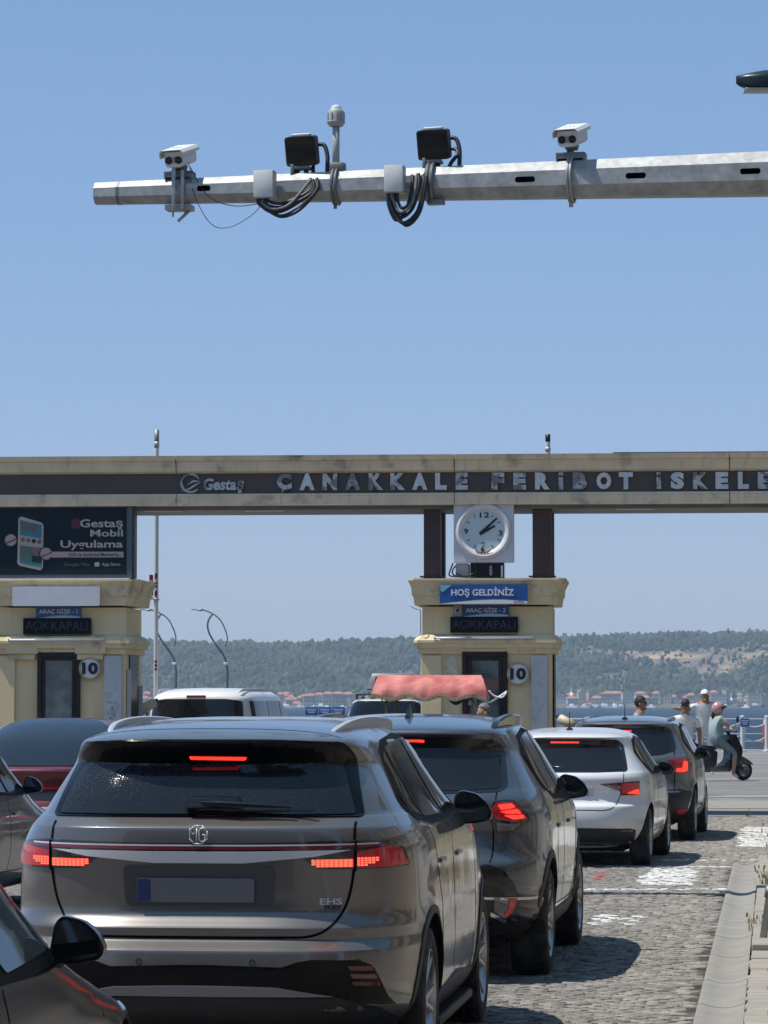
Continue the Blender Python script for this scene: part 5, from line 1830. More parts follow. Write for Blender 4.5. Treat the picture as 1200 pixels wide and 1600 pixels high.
# ---------------------------------------------------------------- bronze SUV in the foreground
def bronze_suv():
    rg = [
        (0.22, 0.80, 0.45, 4.25, 3.0, 5), (0.235, 0.85, 0.36, 4.35, 3.2, 5), (0.30, 0.895, 0.16, 4.48, 3.4, 5.5), (0.38, 0.925, 0.055, 4.56, 4.3, 6),
        (0.46, 0.937, 0.018, 4.60, 4.3, 6), (0.56, 0.944, 0.0, 4.62, 4.3, 6), (0.642, 0.945, 0.004, 4.62, 4.3, 6), (0.650, 0.945, 0.012, 4.62, 4.3, 6),
        (0.684, 0.944, 0.058, 4.62, 4.3, 6), (0.692, 0.944, 0.064, 4.62, 4.3, 6), (0.735, 0.944, 0.056, 4.60, 4.3, 6), (0.745, 0.944, 0.060, 4.60, 4.3, 6), (0.785, 0.944, 0.098, 4.58, 4.3, 6),
        (0.82, 0.943, 0.108, 4.56, 4.3, 6), (0.92, 0.940, 0.098, 4.50, 4.2, 6), (1.02, 0.934, 0.086, 4.32, 4.1, 6), (1.08, 0.926, 0.080, 4.1, 4.1, 6), (1.13, 0.908, 0.080, 3.75, 4.1, 6),
        (1.172, 0.884, 0.084, 3.55, 4.1, 6), (1.180, 0.878, 0.092, 3.5, 4.1, 6), (1.215, 0.852, 0.150, 3.40, 4.1, 6), (1.225, 0.842, 0.172, 3.36, 4.1, 6),
        (1.32, 0.788, 0.235, 3.15, 4.3, 6), (1.44, 0.722, 0.318, 2.9, 3.8, 6), (1.455, 0.715, 0.318, 2.87, 3.8, 6), (1.53, 0.674, 0.232, 2.68, 4.0, 6), (1.548, 0.660, 0.220, 2.62, 4.0, 6),
        (1.560, 0.648, 0.232, 2.58, 3.9, 6), (1.585, 0.615, 0.340, 2.50, 3.4, 5), (1.612, 0.562, 0.560, 2.42, 3.0, 4), (1.635, 0.48, 0.87, 2.32, 2.6, 3), (1.648, 0.38, 1.18, 2.22, 2.4, 3), (1.655, 0.22, 1.55, 2.1, 2.2, 2.4)]
    c = Car('suv', 'bronze brown SUV with silver roof rails and a rear wiper, nearest in the queue', 'car', (-0.822, 14.95, 0), 6.6, rg, 1.9, 'paint_brown',
            [(0.94, 0.352, 0.25), (3.71, 0.352, 0.25)])
    c.cut_wheels()
    r = c.root
    ub = B(); box(ub, (0, 2.3, 0.30), (1.35, 4.0, 0.22), 0.03); obj('underbody', ub, 'underbody', r)
    c.add_wheels(0.938, 0.235, 'double', 5, 'rim_silver')
    # rear window, its gloss frame and the black spoiler underside
    P = c.px
    fr = P([(78, 1271), (126, 1172), (142, 1160), (330, 1156), (560, 1166), (586, 1186), (566, 1282), (330, 1277)])
    hw = [(-0.70, 1.218), (-0.625, 1.50), (-0.59, 1.545), (-0.3, 1.556), (0.3, 1.556), (0.59, 1.545), (0.625, 1.50), (0.70, 1.218)]
    c.patch('window_surround', rnd(hw, [0.02, 0.04, 0.05, 0.1, 0.1, 0.05, 0.04, 0.02]), 'rear', 'gloss_black', off=0.006, step=0.025)
    gl = [(-0.665, 1.228), (-0.58, 1.455), (-0.3, 1.452), (0.3, 1.452), (0.58, 1.455), (0.665, 1.228)]
    c.patch('rear_window', rnd(gl, [0.02, 0.05, 0.05, 0.05, 0.05, 0.02]), 'rear', 'glass_dusty', off=0.010, step=0.04)
    bl = P([(296, 1180.5), (386, 1181.5), (383, 1185), (299, 1184)])
    c.patch('brake_light', rnd(bl, 0.003), 'rear', 'lamp_lit', off=0.012, step=0.02)
    # tail gate outline
    tg = P([(556, 1284), (554, 1340), (549, 1385), (538, 1420), (515, 1449), (485, 1463), (440, 1465)])
    zb = tg[-1][1]
    left = [(-a, b) for a, b in reversed(tg)]
    c.line('tailgate_gap', tg + [(0, zb - 0.001)] + left, 'rear', width=0.010, sub=8, off=0.003)
    # upper crease shadow gap above the light bar
    # light bar
    bar = rnd([(-0.64, 1.085), (-0.2, 1.068), (0.2, 1.068), (0.64, 1.085), (0.64, 1.119), (0.2, 1.108), (-0.2, 1.108), (-0.64, 1.119)], 0.01)
    c.patch('light_bar', bar, 'rear', 'lamp_smoke', off=0.006)
    c.patch('light_strip', [(-0.80, 1.088), (-0.2, 1.080), (0.2, 1.080), (0.80, 1.088), (0.80, 1.100), (0.2, 1.094), (-0.2, 1.094), (-0.80, 1.100)], 'rear', 'lamp_strip', off=0.010)
    c.patch('chrome_strip', [(-0.77, 1.100), (-0.2, 1.0945), (0.2, 1.0945), (0.77, 1.100), (0.77, 1.106), (0.2, 1.101), (-0.2, 1.101), (-0.77, 1.106)], 'rear', 'strip_silver', off=0.010)
    c.patch('chrome_strip', [(-0.66, 1.078), (-0.50, 1.050), (-0.2, 1.022), (0.2, 1.022), (0.50, 1.050), (0.66, 1.078), (0.2, 1.072), (-0.2, 1.072)], 'rear', 'strip_silver', off=0.013)
    # tail lamps: right outline traced, left its mirror image
    out = P([(470, 1340), (498, 1358), (553, 1358), (600, 1356), (638, 1351), (640, 1345), (628, 1322), (612, 1314), (553, 1312), (520, 1322), (520, 1338)])
    red = P([(556, 1355), (600, 1354), (635, 1349), (624, 1325), (606, 1322), (556, 1331)])
    lit = P([(496, 1354), (550, 1354), (550, 1342), (502, 1343), (486, 1346)])
    lit2 = P([(556, 1353), (570, 1350), (590, 1338), (556, 1341)])
    for sg, side in ((1, 'r'), (-1, 'l')):
        lens = c.patch('tail_lamp', rnd(vary(out, sg), 0.012), 'rear', 'lamp_smoke', off=0.007, rim=0.02)
        c.patch('red_lens', rnd(vary(red, sg), 0.008), 'rear', 'lamp_red', off=0.011, parent=lens, step=0.03)
        bm = B()
        for q, nx in ((lit, 9), (lit2, 6)):
            xs = [p[0] for p in q]; zs = [p[1] for p in q]
            for i in range(nx):
                for j in range(4):
                    u0 = min(xs) + (max(xs) - min(xs)) * (i + 0.12) / nx; u1 = min(xs) + (max(xs) - min(xs)) * (i + 0.82) / nx
                    v0 = min(zs) + (max(zs) - min(zs)) * (j + 0.12) / 4; v1 = min(zs) + (max(zs) - min(zs)) * (j + 0.8) / 4
                    if q is lit2 and (i - 1) / nx > 1 - 0.25 * (4 - j) + 0.25: continue
                    if q is lit and i == 0 and j == 0: continue
                    c.patch('x', vary([(u0, v0), (u1, v0), (u1, v1), (u0, v1)], sg), 'rear', 'lamp_cell', off=0.0125, step=0.2, rim=0.004, bm=bm)
        for f in bm.faces: f.smooth = False
        obj('lit_cells', bm, 'lamp_cell', lens, smooth=None)
        c.patch('lit_lens', vary(lit, sg), 'rear', 'lamp_lit', off=0.0115, parent=lens, step=0.03)
        c.line('lamp_gap', [(sg * tg[1][0] * 0.998, 0.985), (sg * tg[1][0], 1.05), (sg * tg[1][0], 1.115)], 'rear', width=0.006, off=0.0135, parent=lens, sub=4, h=0.006)
    # plate and recess
    h0, n0 = c.cast(0, 0.93, 'rear')
    c.patch('plate_recess', rnd([(-0.33, 0.83), (0.33, 0.83), (0.34, 1.012), (-0.34, 1.012)], 0.03), 'rear', 'recess_dark', off=0.002)
    c.patch('number_plate', rnd([(-0.275, 0.85), (0.245, 0.85), (0.245, 0.955), (-0.275, 0.955)], 0.01), 'rear', 'plate_grey', off=0.014, rim=0.03)
    c.patch('plate_band', rnd([(-0.272, 0.853), (-0.215, 0.853), (-0.215, 0.952), (-0.272, 0.952)], 0.005), 'rear', 'plate_blue', off=0.0155, rim=0.003)
    # octagon emblem and lettering
    h0, n0 = c.cast(0.0, 1.145, 'rear')
    bm = B()
    oc = [(math.cos(R(22.5 + 45 * k)) * 0.043, math.sin(R(22.5 + 45 * k)) * 0.043) for k in range(8)]
    for k in range(8):
        a, b = oc[k], oc[(k + 1) % 8]
        if k in (3,): continue
        tube(bm, [(a[0], 0, a[1]), (b[0], 0, b[1])], 0.0028, 6)
    for pl in ([(-.036, -.022), (-.036, .026), (-.022, .0), (-.008, .026), (-.008, -.03)], [(.030, .018), (.022, .028), (.012, .028), (.004, .018), (.004, -.022), (.012, -.03), (.024, -.03), (.030, -.02), (.030, 0), (.018, 0)]):
        tube(bm, [(a, 0, b) for a, b in pl], 0.0032, 6)
    obj('emblem', bm, 'badge_silver', r, loc=h0 + Vector((0, -0.014, 0)))
    q = P([(516, 1413)])[0]
    h0, n0 = c.cast(q[0], q[1], 'rear')
    rot = n0.to_track_quat('-Y', 'Z').to_matrix()
    rz = Matrix.Rotation(math.atan2(n0.x, -n0.y), 3, 'Z')
    put_text('badge', 'EHS', 0.038, h0 + n0 * 0.006, 'badge_silver', r, bold=0.001, sx=1.6, thick=0.008, rot=rz)
    q = P([(520, 1421)])[0]
    h0, n0 = c.cast(q[0], q[1], 'rear')
    put_text('badge', 'PHEV', 0.026, h0 + n0 * 0.005, 'plate_blue', r, bold=0.0006, sx=1.25, thick=0.008, rot=rz)
    # bumper: gloss lower section, diffuser strip, reflectors, sensors
    low = P([(330, 1508), (440, 1512), (462, 1504), (485, 1500), (560, 1500), (582, 1508), (594, 1530), (606, 1556), (620, 1568), (500, 1562), (330, 1556)])
    full = low + [(-a, b) for a, b in reversed(low)]
    full = [(a, b) for a, b in full if abs(a) > 0.06]
    c.patch('lower_bumper', rnd(full, 0.015), 'rear', 'gloss_black', off=0.004)
    zs = 0.475
    c.patch('diffuser_strip', rnd([(-0.60, zs - 0.028), (0.60, zs - 0.028), (0.36, zs + 0.012), (0.1, zs + 0.018), (-0.1, zs + 0.018), (-0.36, zs + 0.012)], 0.01), 'rear', 'mesh_silver', off=0.010)
    c.patch('diffuser', [(-0.80, 0.245), (0.80, 0.245), (0.84, 0.33), (0.78, 0.39), (0.62, 0.44), (-0.62, 0.44), (-0.78, 0.39), (-0.84, 0.33)], 'rear', 'plastic_black', off=0.006)
    for pts in ([(541, 1509), (580, 1509), (583, 1516), (546, 1516)], [(545, 1521), (586, 1521), (588, 1528), (549, 1528)], [(548, 1533), (590, 1533), (592, 1539), (552, 1539)]):
        c.both('reflector', rnd(P(pts), 0.004), 'rear', 'lamp_dark', off=0.009)
    for x in (-0.70, -0.25, 0.25, 0.70):
        c.line('parking_sensor', [(x + 0.012 * math.cos(t), 0.595 + 0.012 * math.sin(t)) for t in np.linspace(0, 2 * math.pi, 13)], 'rear', m='trim_black', width=0.003, off=0.002, sub=2)
    # wiper
    bm = B()
    box(bm, (-0.06, 0, 0.030), (0.26, 0.045, 0.055), 0.014, taper=(0.86, 0.6))
    tube(bm, [(-0.17, 0, 0.03), (0.05, -0.02, 0.022), (0.28, -0.01, 0.012)], [0.016, 0.013, 0.005], 8)
    tube(bm, [(-0.02, 0.012, -0.008), (0.38, 0.01, -0.002)], 0.006, 6)
    tube(bm, [(-0.175, 0.0, 0.02), (-0.175, 0.06, 0.0)], 0.022, 10)
    h0, n0 = c.cast(0.1, 1.265, 'rear')
    bmesh.ops.recalc_face_normals(bm, faces=bm.faces[:])
    obj('wiper', bm, 'trim_black', r, loc=h0 + Vector((0.02, -0.045, -0.012)))
    # side windows
    dlo = [(0.78, 1.27), (0.98, 1.50), (1.25, 1.548), (2.0, 1.575), (2.55, 1.55), (2.95, 1.36), (3.22, 1.19), (2.2, 1.155), (1.35, 1.150), (0.95, 1.18)]
    c.both('window_trim', rnd(dlo, 0.05), 'side', 'trim_matt', off=0.003)
    for pol in ([(0.86, 1.285), (1.02, 1.475), (1.16, 1.505), (1.16, 1.20), (0.98, 1.215)], [(1.21, 1.19), (1.21, 1.515), (1.98, 1.545), (1.98, 1.18)], [(2.06, 1.18), (2.06, 1.545), (2.50, 1.525), (2.88, 1.34), (3.08, 1.21)]):
        c.both('side_window', rnd(pol, 0.03), 'side', 'glass_side', off=0.007)
    c.both('window_chrome', [(0.95, 1.168), (1.35, 1.138), (2.2, 1.143), (3.2, 1.178), (3.2, 1.188), (2.2, 1.153), (1.35, 1.148), (0.95, 1.178)], 'side', 'chrome', off=0.006)
    for sd in ('right', 'left'):
        c.line('door_gap', [(1.42, 0.78), (1.30, 0.90), (1.22, 1.05), (1.16, 1.16)], sd, width=0.008)
        c.line('door_gap', [(2.05, 0.33), (2.02, 0.8), (2.02, 1.16)], sd, width=0.007)
        c.line('door_gap', [(3.15, 0.33), (3.20, 0.8), (3.12, 1.17)], sd, width=0.007)
        c.line('door_gap', [(1.42, 0.78), (1.45, 0.5), (1.5, 0.33), (2.05, 0.31), (3.15, 0.33)], sd, width=0.007, sub=4)
        c.patch('sill_cladding', rnd([(1.36, 0.25), (3.28, 0.25), (3.25, 0.34), (2.3, 0.40), (1.42, 0.34)], 0.02), sd, 'plastic_black', off=0.010)
        sx = 1 if sd == 'right' else -1
        for y in (1.36, 2.18):
            bm = B()
            h0, n0 = c.cast(y + 0.1, 0.98, sd)
            box(bm, (0, 0, 0), (0.018, 0.2, 0.026), 0.008)
            obj('door_handle', bm, 'paint_brown', r, loc=h0 + Vector((sx * 0.004, 0, 0)))
        # arch trims
        for wy, wr, rim in c.wheels:
            pts = [(wy + (wr + 0.075) * math.cos(t), wr + (wr + 0.075) * math.sin(t)) for t in np.linspace(R(-15), R(195), 22)]
            c.line('arch_trim', pts, sd, m='plastic_black', width=0.036, off=0.006, sub=1, h=0.02)
    bm = B()
    for sg in (1, -1):
        pts = [(0.47, 0.60, 1.58), (0.495, 0.76, 1.615), (0.512, 1.0, 1.640), (0.52, 1.4, 1.656), (0.525, 2.0, 1.658), (0.52, 2.6, 1.64), (0.50, 2.8, 1.59)]
        pts = [(sg * (a + 0.03), b, c_ - 0.005) for a, b, c_ in pts]
        bm = B()
        rail_fin(bm, pts, 0.036)
        obj('roof_rail', bm, 'rail_silver', r)
    c.mirror(0.845, 2.86, 1.10, 0.215, 0.172, sides=(1, -1))
    # exhaust-free lower step
    for sg in (1, -1):
        bm = B(); box(bm, (sg * 0.86, 2.3, 0.21), (0.14, 1.7, 0.05), 0.015)
        for k in range(26): box(bm, (sg * 0.885, 1.52 + k * 0.062, 0.238), (0.07, 0.02, 0.006))
        obj('side_step', bm, 'plastic_black', r)
    # roof panel lines
    c.line('spoiler_gap', [(-0.60, 0.52), (-0.3, 0.50), (0, 0.495), (0.3, 0.50), (0.60, 0.52)], 'top', width=0.006)
    return c


bronze_suv()
def rails(c, pts, m, r=0.018):
    for sg in (1, -1):
        bm = B()
        rail_fin(bm, [(sg * a, b, z) for a, b, z in pts], r * 2)
        obj('roof_rail', bm, m, c.root)


def side_doors(c, ys, z0, z1, hz, paint_, handles):
    for sd in ('right', 'left'):
        sx = 1 if sd == 'right' else -1
        for y in ys:
            c.line('door_gap', [(y, z0), (y - 0.02, (z0 + z1) / 2), (y - 0.03, z1)], sd, width=0.008)
        c.line('sill_gap', [(ys[0], z0), ((ys[0] + ys[-1]) / 2, z0 - 0.01), (ys[-1], z0)], sd, width=0.007)
        for y in handles:
            h0, n0 = c.cast(y, hz, sd)
            bm = B(); box(bm, (0, 0, 0), (0.018, 0.19, 0.026), 0.008)
            obj('door_handle', bm, paint_, c.root, loc=h0 + Vector((sx * 0.005, 0, 0)))


def antenna(c, y, kind='fin', x=0.0):
    h0, n0 = c.cast(x, y, 'top')
    bm = B()
    if kind == 'fin':
        prism(bm, [(-0.10, -0.02), (0.06, -0.02), (0.05, 0.02), (0.035, 0.075), (0.02, 0.08), (-0.03, 0.035), (-0.09, 0.008)], -0.02, 0.02, 'x')
        for v in bm.verts: v.co.x *= 1.0 - 0.75 * max(0, v.co.z) / 0.08
    else:
        lathe(bm, [(0, 0), (0.04, 0.0), (0.035, 0.015), (0.012, 0.03), (0.006, 0.035), (0.004, 0.19 if kind == 'rod' else 0.12), (0, 0.19 if kind == 'rod' else 0.12)], 12)
        bmesh.ops.recalc_face_normals(bm, faces=bm.faces[:])
    obj('antenna', bm, 'trim_black', c.root, loc=h0 + Vector((0, 0, -0.002)))


# ---------------------------------------------------------------- blue-grey SUV
def grey_suv():
    rg = [
        (0.24, 0.80, 0.42, 4.2, 3, 5), (0.26, 0.85, 0.30, 4.3, 3.2, 5), (0.34, 0.89, 0.14, 4.4, 3.4, 5.5), (0.42, 0.91, 0.06, 4.45, 3.4, 6), (0.50, 0.92, 0.03, 4.5, 3.4, 6), (0.56, 0.925, 0.025, 4.5, 3.4, 6), (0.60, 0.93, 0.0, 4.5, 3.4, 6),
        (0.68, 0.932, 0.0, 4.5, 3.4, 6), (0.74, 0.932, 0.02, 4.5, 3.4, 6), (0.80, 0.932, 0.09, 4.5, 3.4, 6), (0.92, 0.932, 0.13, 4.45, 3.3, 6), (1.00, 0.928, 0.12, 4.3, 3.2, 6), (1.06, 0.915, 0.11, 4.0, 3.2, 6), (1.12, 0.892, 0.13, 3.7, 3.2, 6),
        (1.17, 0.868, 0.20, 3.5, 3.2, 6), (1.20, 0.85, 0.25, 3.42, 3.2, 6), (1.30, 0.795, 0.36, 3.2, 3.4, 6), (1.42, 0.735, 0.48, 2.95, 3.6, 6), (1.50, 0.69, 0.45, 2.75, 3.8, 6), (1.53, 0.67, 0.42, 2.68, 3.8, 6), (1.555, 0.65, 0.44, 2.6, 3.6, 6),
        (1.58, 0.61, 0.56, 2.52, 3.3, 5), (1.605, 0.55, 0.78, 2.42, 3.0, 4), (1.63, 0.46, 1.08, 2.3, 2.6, 3), (1.645, 0.34, 1.4, 2.15, 2.4, 3), (1.652, 0.2, 1.6, 2.0, 2.2, 2.4)]
    c = Car('suv', 'blue-grey SUV with black roof rails and a fin antenna behind the bronze SUV', 'car', (0.02, 20.94, 0), 7.2, rg, 1.9, 'paint_grey', [(0.95, 0.345, 0.24), (3.63, 0.345, 0.24)])
    c.cut_wheels()
    P = c.px
    ub = B(); box(ub, (0, 2.3, 0.32), (1.35, 3.9, 0.22), 0.03); obj('underbody', ub, 'underbody', c.root)
    c.add_wheels(0.928, 0.235, 'double', 5, 'rim_silver')
    gl = P([(630, 1230), (700, 1232), (770, 1228), (776, 1215), (768, 1170), (752, 1159), (700, 1156), (640, 1155)])
    half = [(0.0, 1.165), (0.35, 1.163), (0.66, 1.172), (0.70, 1.20), (0.655, 1.43), (0.61, 1.49), (0.35, 1.512), (0.0, 1.515)]
    full = half[1:-1] + [(-a, b) for a, b in reversed(half[1:-1])]
    c.patch('window_surround', rnd(full, 0.04), 'rear', 'trim_black', off=0.003)
    half = [(0.35, 1.178), (0.63, 1.188), (0.665, 1.205), (0.615, 1.42), (0.35, 1.435)]
    c.patch('rear_window', rnd(half + [(-a, b) for a, b in reversed(half)], 0.04), 'rear', 'glass_dark', off=0.007)
    c.patch('brake_light', rnd(P([(652, 1155.5), (663, 1156), (663, 1159), (652, 1158.5)]), 0.002), 'rear', 'lamp_lit', off=0.01, step=0.02)
    q = P([(658, 1157)])[0][1]
    c.patch('brake_light', [(-0.16, q - 0.006), (0.16, q - 0.006), (0.16, q + 0.006), (-0.16, q + 0.006)], 'rear', 'lamp_lit', off=0.009)
    out = P([(763, 1268), (771, 1252), (800, 1250), (812, 1259), (828, 1280), (822, 1286), (800, 1302), (772, 1302), (768, 1285)])
    red = P([(765, 1266), (773, 1256), (799, 1254), (809, 1262), (822, 1279), (800, 1284), (773, 1279)])
    clear = P([(774, 1285), (800, 1288), (812, 1286), (798, 1298), (776, 1299)])
    lit = [P(a) for a in ([(776, 1259), (797, 1257), (803, 1262), (795, 1264), (782, 1266)], [(780, 1268), (806, 1265), (812, 1271), (793, 1272)], [(786, 1274), (814, 1273), (817, 1278), (800, 1280)])]
    for sg in (1, -1):
        lens = c.patch('tail_lamp', rnd(vary(out, sg), 0.015), 'rear', 'lamp_smoke', off=0.008, rim=0.03)
        c.patch('red_lens', rnd(vary(red, sg), 0.01), 'rear', 'lamp_red', off=0.013, parent=lens)
        c.patch('clear_lens', rnd(vary(clear, sg), 0.008), 'rear', 'lamp_clear', off=0.013, parent=lens)
        for a in lit: c.patch('lit_lens', rnd(vary(a, sg), 0.006), 'rear', 'lamp_lit', off=0.016, parent=lens, step=0.03)
    c.patch('garnish', rnd([(-0.62, 1.045), (0.62, 1.045), (0.6, 1.085), (-0.6, 1.085)], 0.02), 'rear', 'trim_black', off=0.006)
    # tail gate edges
    g1 = P([(776, 1160), (781, 1200), (776, 1240), (771, 1290), (768, 1340), (750, 1372), (720, 1380)])
    c.line('tailgate_gap', g1 + [(0, g1[-1][1])] + [(-a, b) for a, b in reversed(g1)], 'rear', width=0.008, sub=6)
    # lower bumper
    low = P([(760, 1350), (785, 1358), (803, 1380), (808, 1396), (840, 1399), (852, 1402), (846, 1440), (835, 1466), (700, 1470)])
    lw = [(0.1, 0.60)] + low[:-1] + [(0.1, low[-2][1])]
    for sg in (1, -1): c.patch('bumper_cladding', rnd(vary(lw, sg), 0.02), 'rear', 'trim_black', off=0.005)
    st = P([(765, 1396), (838, 1400), (838, 1404), (765, 1400)])
    for sg in (1, -1): c.patch('chrome_strip', vary([(0.15, st[0][1]), st[1], st[2], (0.15, st[3][1])], sg), 'rear', 'chrome', off=0.011, step=0.04)
    rf = P([(771, 1402), (806, 1403), (800, 1422), (788, 1434), (771, 1424)])
    for sg in (1, -1):
        c.patch('fog_lamp', rnd(vary(rf, sg), 0.008), 'rear', 'lamp_clear', off=0.012)
        c.patch('reflector', vary(P([(794, 1404), (806, 1403), (800, 1422), (789, 1433), (786, 1427), (792, 1418)]), sg), 'rear', 'lamp_red', off=0.015)
        ch = P([(765, 1424), (790, 1436), (789, 1441), (765, 1430)])
        c.patch('chrome_strip', vary(ch, sg), 'rear', 'chrome', off=0.012)
    c.patch('diffuser', [(-0.78, 0.27), (0.78, 0.27), (0.82, 0.36), (-0.82, 0.36)], 'rear', 'plastic_black', off=0.007)
    c.patch('number_plate', [(-0.26, 0.70), (0.26, 0.70), (0.26, 0.81), (-0.26, 0.81)], 'rear', 'plate_white', off=0.014)
    dlo = [(0.98, 1.40), (1.25, 1.515), (2.0, 1.56), (2.6, 1.51), (3.15, 1.24), (3.35, 1.13), (2.3, 1.09), (1.45, 1.10), (1.15, 1.17)]
    c.both('window_trim', rnd(dlo, 0.05), 'side', 'trim_matt', off=0.003)
    for pol in ([(1.04, 1.40), (1.28, 1.49), (1.36, 1.495), (1.46, 1.14), (1.22, 1.19)], [(1.42, 1.50), (2.05, 1.53), (2.05, 1.12), (1.52, 1.13)], [(2.12, 1.13), (2.12, 1.53), (2.55, 1.49), (3.06, 1.24), (3.18, 1.16)]):
        c.both('side_window', rnd(pol, 0.03), 'side', 'glass_side', off=0.008)
    c.both('window_chrome', [(1.15, 1.155), (1.45, 1.085), (2.3, 1.075), (3.35, 1.115), (3.35, 1.125), (2.3, 1.087), (1.45, 1.097), (1.15, 1.167)], 'side', 'chrome', off=0.007)
    side_doors(c, (1.55, 2.08, 3.25), 0.42, 1.08, 0.93, 'paint_grey', (1.6, 2.5))
    for sd in ('right', 'left'):
        for wy, wr, rim in c.wheels:
            c.line('arch_trim', [(wy + (wr + 0.08) * math.cos(t), wr + (wr + 0.08) * math.sin(t)) for t in np.linspace(R(-15), R(195), 20)], sd, m='plastic_black', width=0.05, off=0.006, sub=1, h=0.02)
        c.patch('sill_cladding', rnd([(1.38, 0.27), (3.2, 0.27), (3.18, 0.38), (1.42, 0.38)], 0.02), sd, 'plastic_black', off=0.01)
    rails(c, [(0.575, 0.72, 1.55), (0.585, 0.84, 1.598), (0.59, 1.0, 1.622), (0.60, 1.4, 1.645), (0.60, 2.0, 1.65), (0.59, 2.5, 1.63), (0.57, 2.65, 1.58)], 'trim_black', 0.024)
    antenna(c, 1.15)
    c.mirror(0.81, 2.95, 1.06, 0.225, 0.17)


# ---------------------------------------------------------------- white hatchback
def white_hatch():
    rg = [
        (0.20, 0.72, 0.36, 3.8, 3, 5), (0.22, 0.79, 0.26, 3.9, 3.2, 5), (0.30, 0.84, 0.10, 4.0, 3.4, 5.5), (0.42, 0.87, 0.02, 4.05, 3.4, 6), (0.52, 0.88, 0.0, 4.08, 3.4, 6), (0.62, 0.885, 0.01, 4.08, 3.4, 6), (0.655, 0.887, 0.03, 4.08, 3.4, 6), (0.68, 0.888, 0.10, 4.08, 3.3, 6),
        (0.78, 0.888, 0.13, 4.03, 3.2, 6), (0.86, 0.884, 0.11, 3.9, 3.2, 6), (0.93, 0.872, 0.10, 3.7, 3.2, 6), (0.985, 0.85, 0.13, 3.4, 3.2, 6), (1.01, 0.835, 0.18, 3.2, 3.2, 6), (1.12, 0.765, 0.32, 2.95, 3.4, 6), (1.26, 0.69, 0.46, 2.7, 3.6, 6),
        (1.335, 0.65, 0.46, 2.5, 3.8, 6), (1.36, 0.63, 0.43, 2.42, 3.8, 6), (1.38, 0.605, 0.46, 2.36, 3.5, 5.5), (1.41, 0.55, 0.64, 2.26, 3.0, 4.5), (1.435, 0.46, 0.92, 2.16, 2.6, 3), (1.452, 0.34, 1.2, 2.02, 2.4, 3), (1.458, 0.2, 1.4, 1.9, 2.2, 2.4)]
    c = Car('hatchback', 'white hatchback with a rod antenna, third car in the queue', 'car', (1.84, 35.7, 0), 9.0, rg, 1.7, 'paint_white', [(0.75, 0.31, 0.205), (3.31, 0.31, 0.205)])
    c.cut_wheels(0.52)
    P = c.px
    ub = B(); box(ub, (0, 2.1, 0.28), (1.3, 3.5, 0.22), 0.03); obj('underbody', ub, 'underbody', c.root)
    c.add_wheels(0.882, 0.21, 'double', 5, 'rim_silver')
    half = [(0.35, 0.995), (0.66, 1.005), (0.67, 1.03), (0.60, 1.28), (0.55, 1.335), (0.35, 1.345)]
    c.patch('window_surround', rnd(half + [(-a, b) for a, b in reversed(half)], 0.03), 'rear', 'trim_black', off=0.003)
    half = [(0.35, 1.01), (0.62, 1.02), (0.635, 1.04), (0.565, 1.265), (0.35, 1.275)]
    c.patch('rear_window', rnd(half + [(-a, b) for a, b in reversed(half)], 0.03), 'rear', 'glass_dark', off=0.007)
    q = P([(889, 1160)])[0][1]
    c.patch('brake_light', [(-0.15, q - 0.008), (0.15, q - 0.008), (0.15, q + 0.008), (-0.15, q + 0.008)], 'rear', 'lamp_lit', off=0.011)
    out = P([(936, 1225), (999, 1220), (998, 1242), (970, 1243), (968, 1236)])
    lit = P([(979, 1240), (997, 1241), (996, 1233), (988, 1235)])
    clr = P([(946, 1226), (970, 1228), (967, 1235), (952, 1231)])
    for sg in (1, -1):
        lens = c.patch('tail_lamp', rnd(vary(out, sg), 0.01), 'rear', 'lamp_dark', off=0.007, rim=0.03)
        c.patch('red_lens', rnd(vary(P([(972, 1224), (997, 1223), (996, 1240), (971, 1241)]), sg), 0.006), 'rear', 'lamp_red', off=0.011, parent=lens)
        c.patch('lit_lens', rnd(vary(lit, sg), 0.005), 'rear', 'lamp_lit', off=0.015, parent=lens, step=0.03)
        c.patch('clear_lens', rnd(vary(clr, sg), 0.005), 'rear', 'lamp_clear', off=0.012, parent=lens)
        c.patch('reflector', vary(P([(966, 1296), (988, 1296), (987, 1299), (966, 1299)]), sg), 'rear', 'lamp_dark', off=0.012)
    g1 = P([(975, 1205), (974, 1222), (969, 1243), (960, 1260), (945, 1266), (920, 1266)])
    c.line('tailgate_gap', g1 + [(0, g1[-1][1])] + [(-a, b) for a, b in reversed(g1)], 'rear', width=0.008, sub=6)
    c.line('crease', [(-0.6, 0.80), (0, 0.81), (0.6, 0.80)], 'rear', m='paint_white', width=0.02, off=0.006, h=0.003)
    low = [(0.72, 0.235), (0.73, 0.26), (0.76, 0.40), (0.70, 0.415), (0.1, 0.425)]
    c.patch('lower_bumper', rnd(low + [(-a, b) for a, b in reversed(low)], 0.015), 'rear', 'plastic_black', off=0.006)
    c.patch('chrome_strip', [(-0.6, 0.252), (0.6, 0.252), (0.6, 0.262), (-0.6, 0.262)], 'rear', 'chrome', off=0.012)
    pl = c.patch('number_plate', rnd([(-0.2, 0.74), (0.33, 0.74), (0.33, 0.85), (-0.2, 0.85)], 0.01), 'rear', 'plate_white', off=0.014)
    h0, n0 = c.cast(0.24, 0.765, 'rear')
    put_text('plate_digits', '22', 0.095, h0 + n0 * 0.018 + Vector((0, 0, -0.005)), 'black_ink', pl, bold=0.003, sx=0.9)
    bm = B(); tube(bm, [(-0.02, -0.03, 0), (0.25, -0.01, -0.006), (0.42, -0.005, -0.012)], [0.012, 0.01, 0.006], 6); tube(bm, [(-0.02, -0.03, 0), (-0.02, 0.06, 0.0)], 0.016, 8)
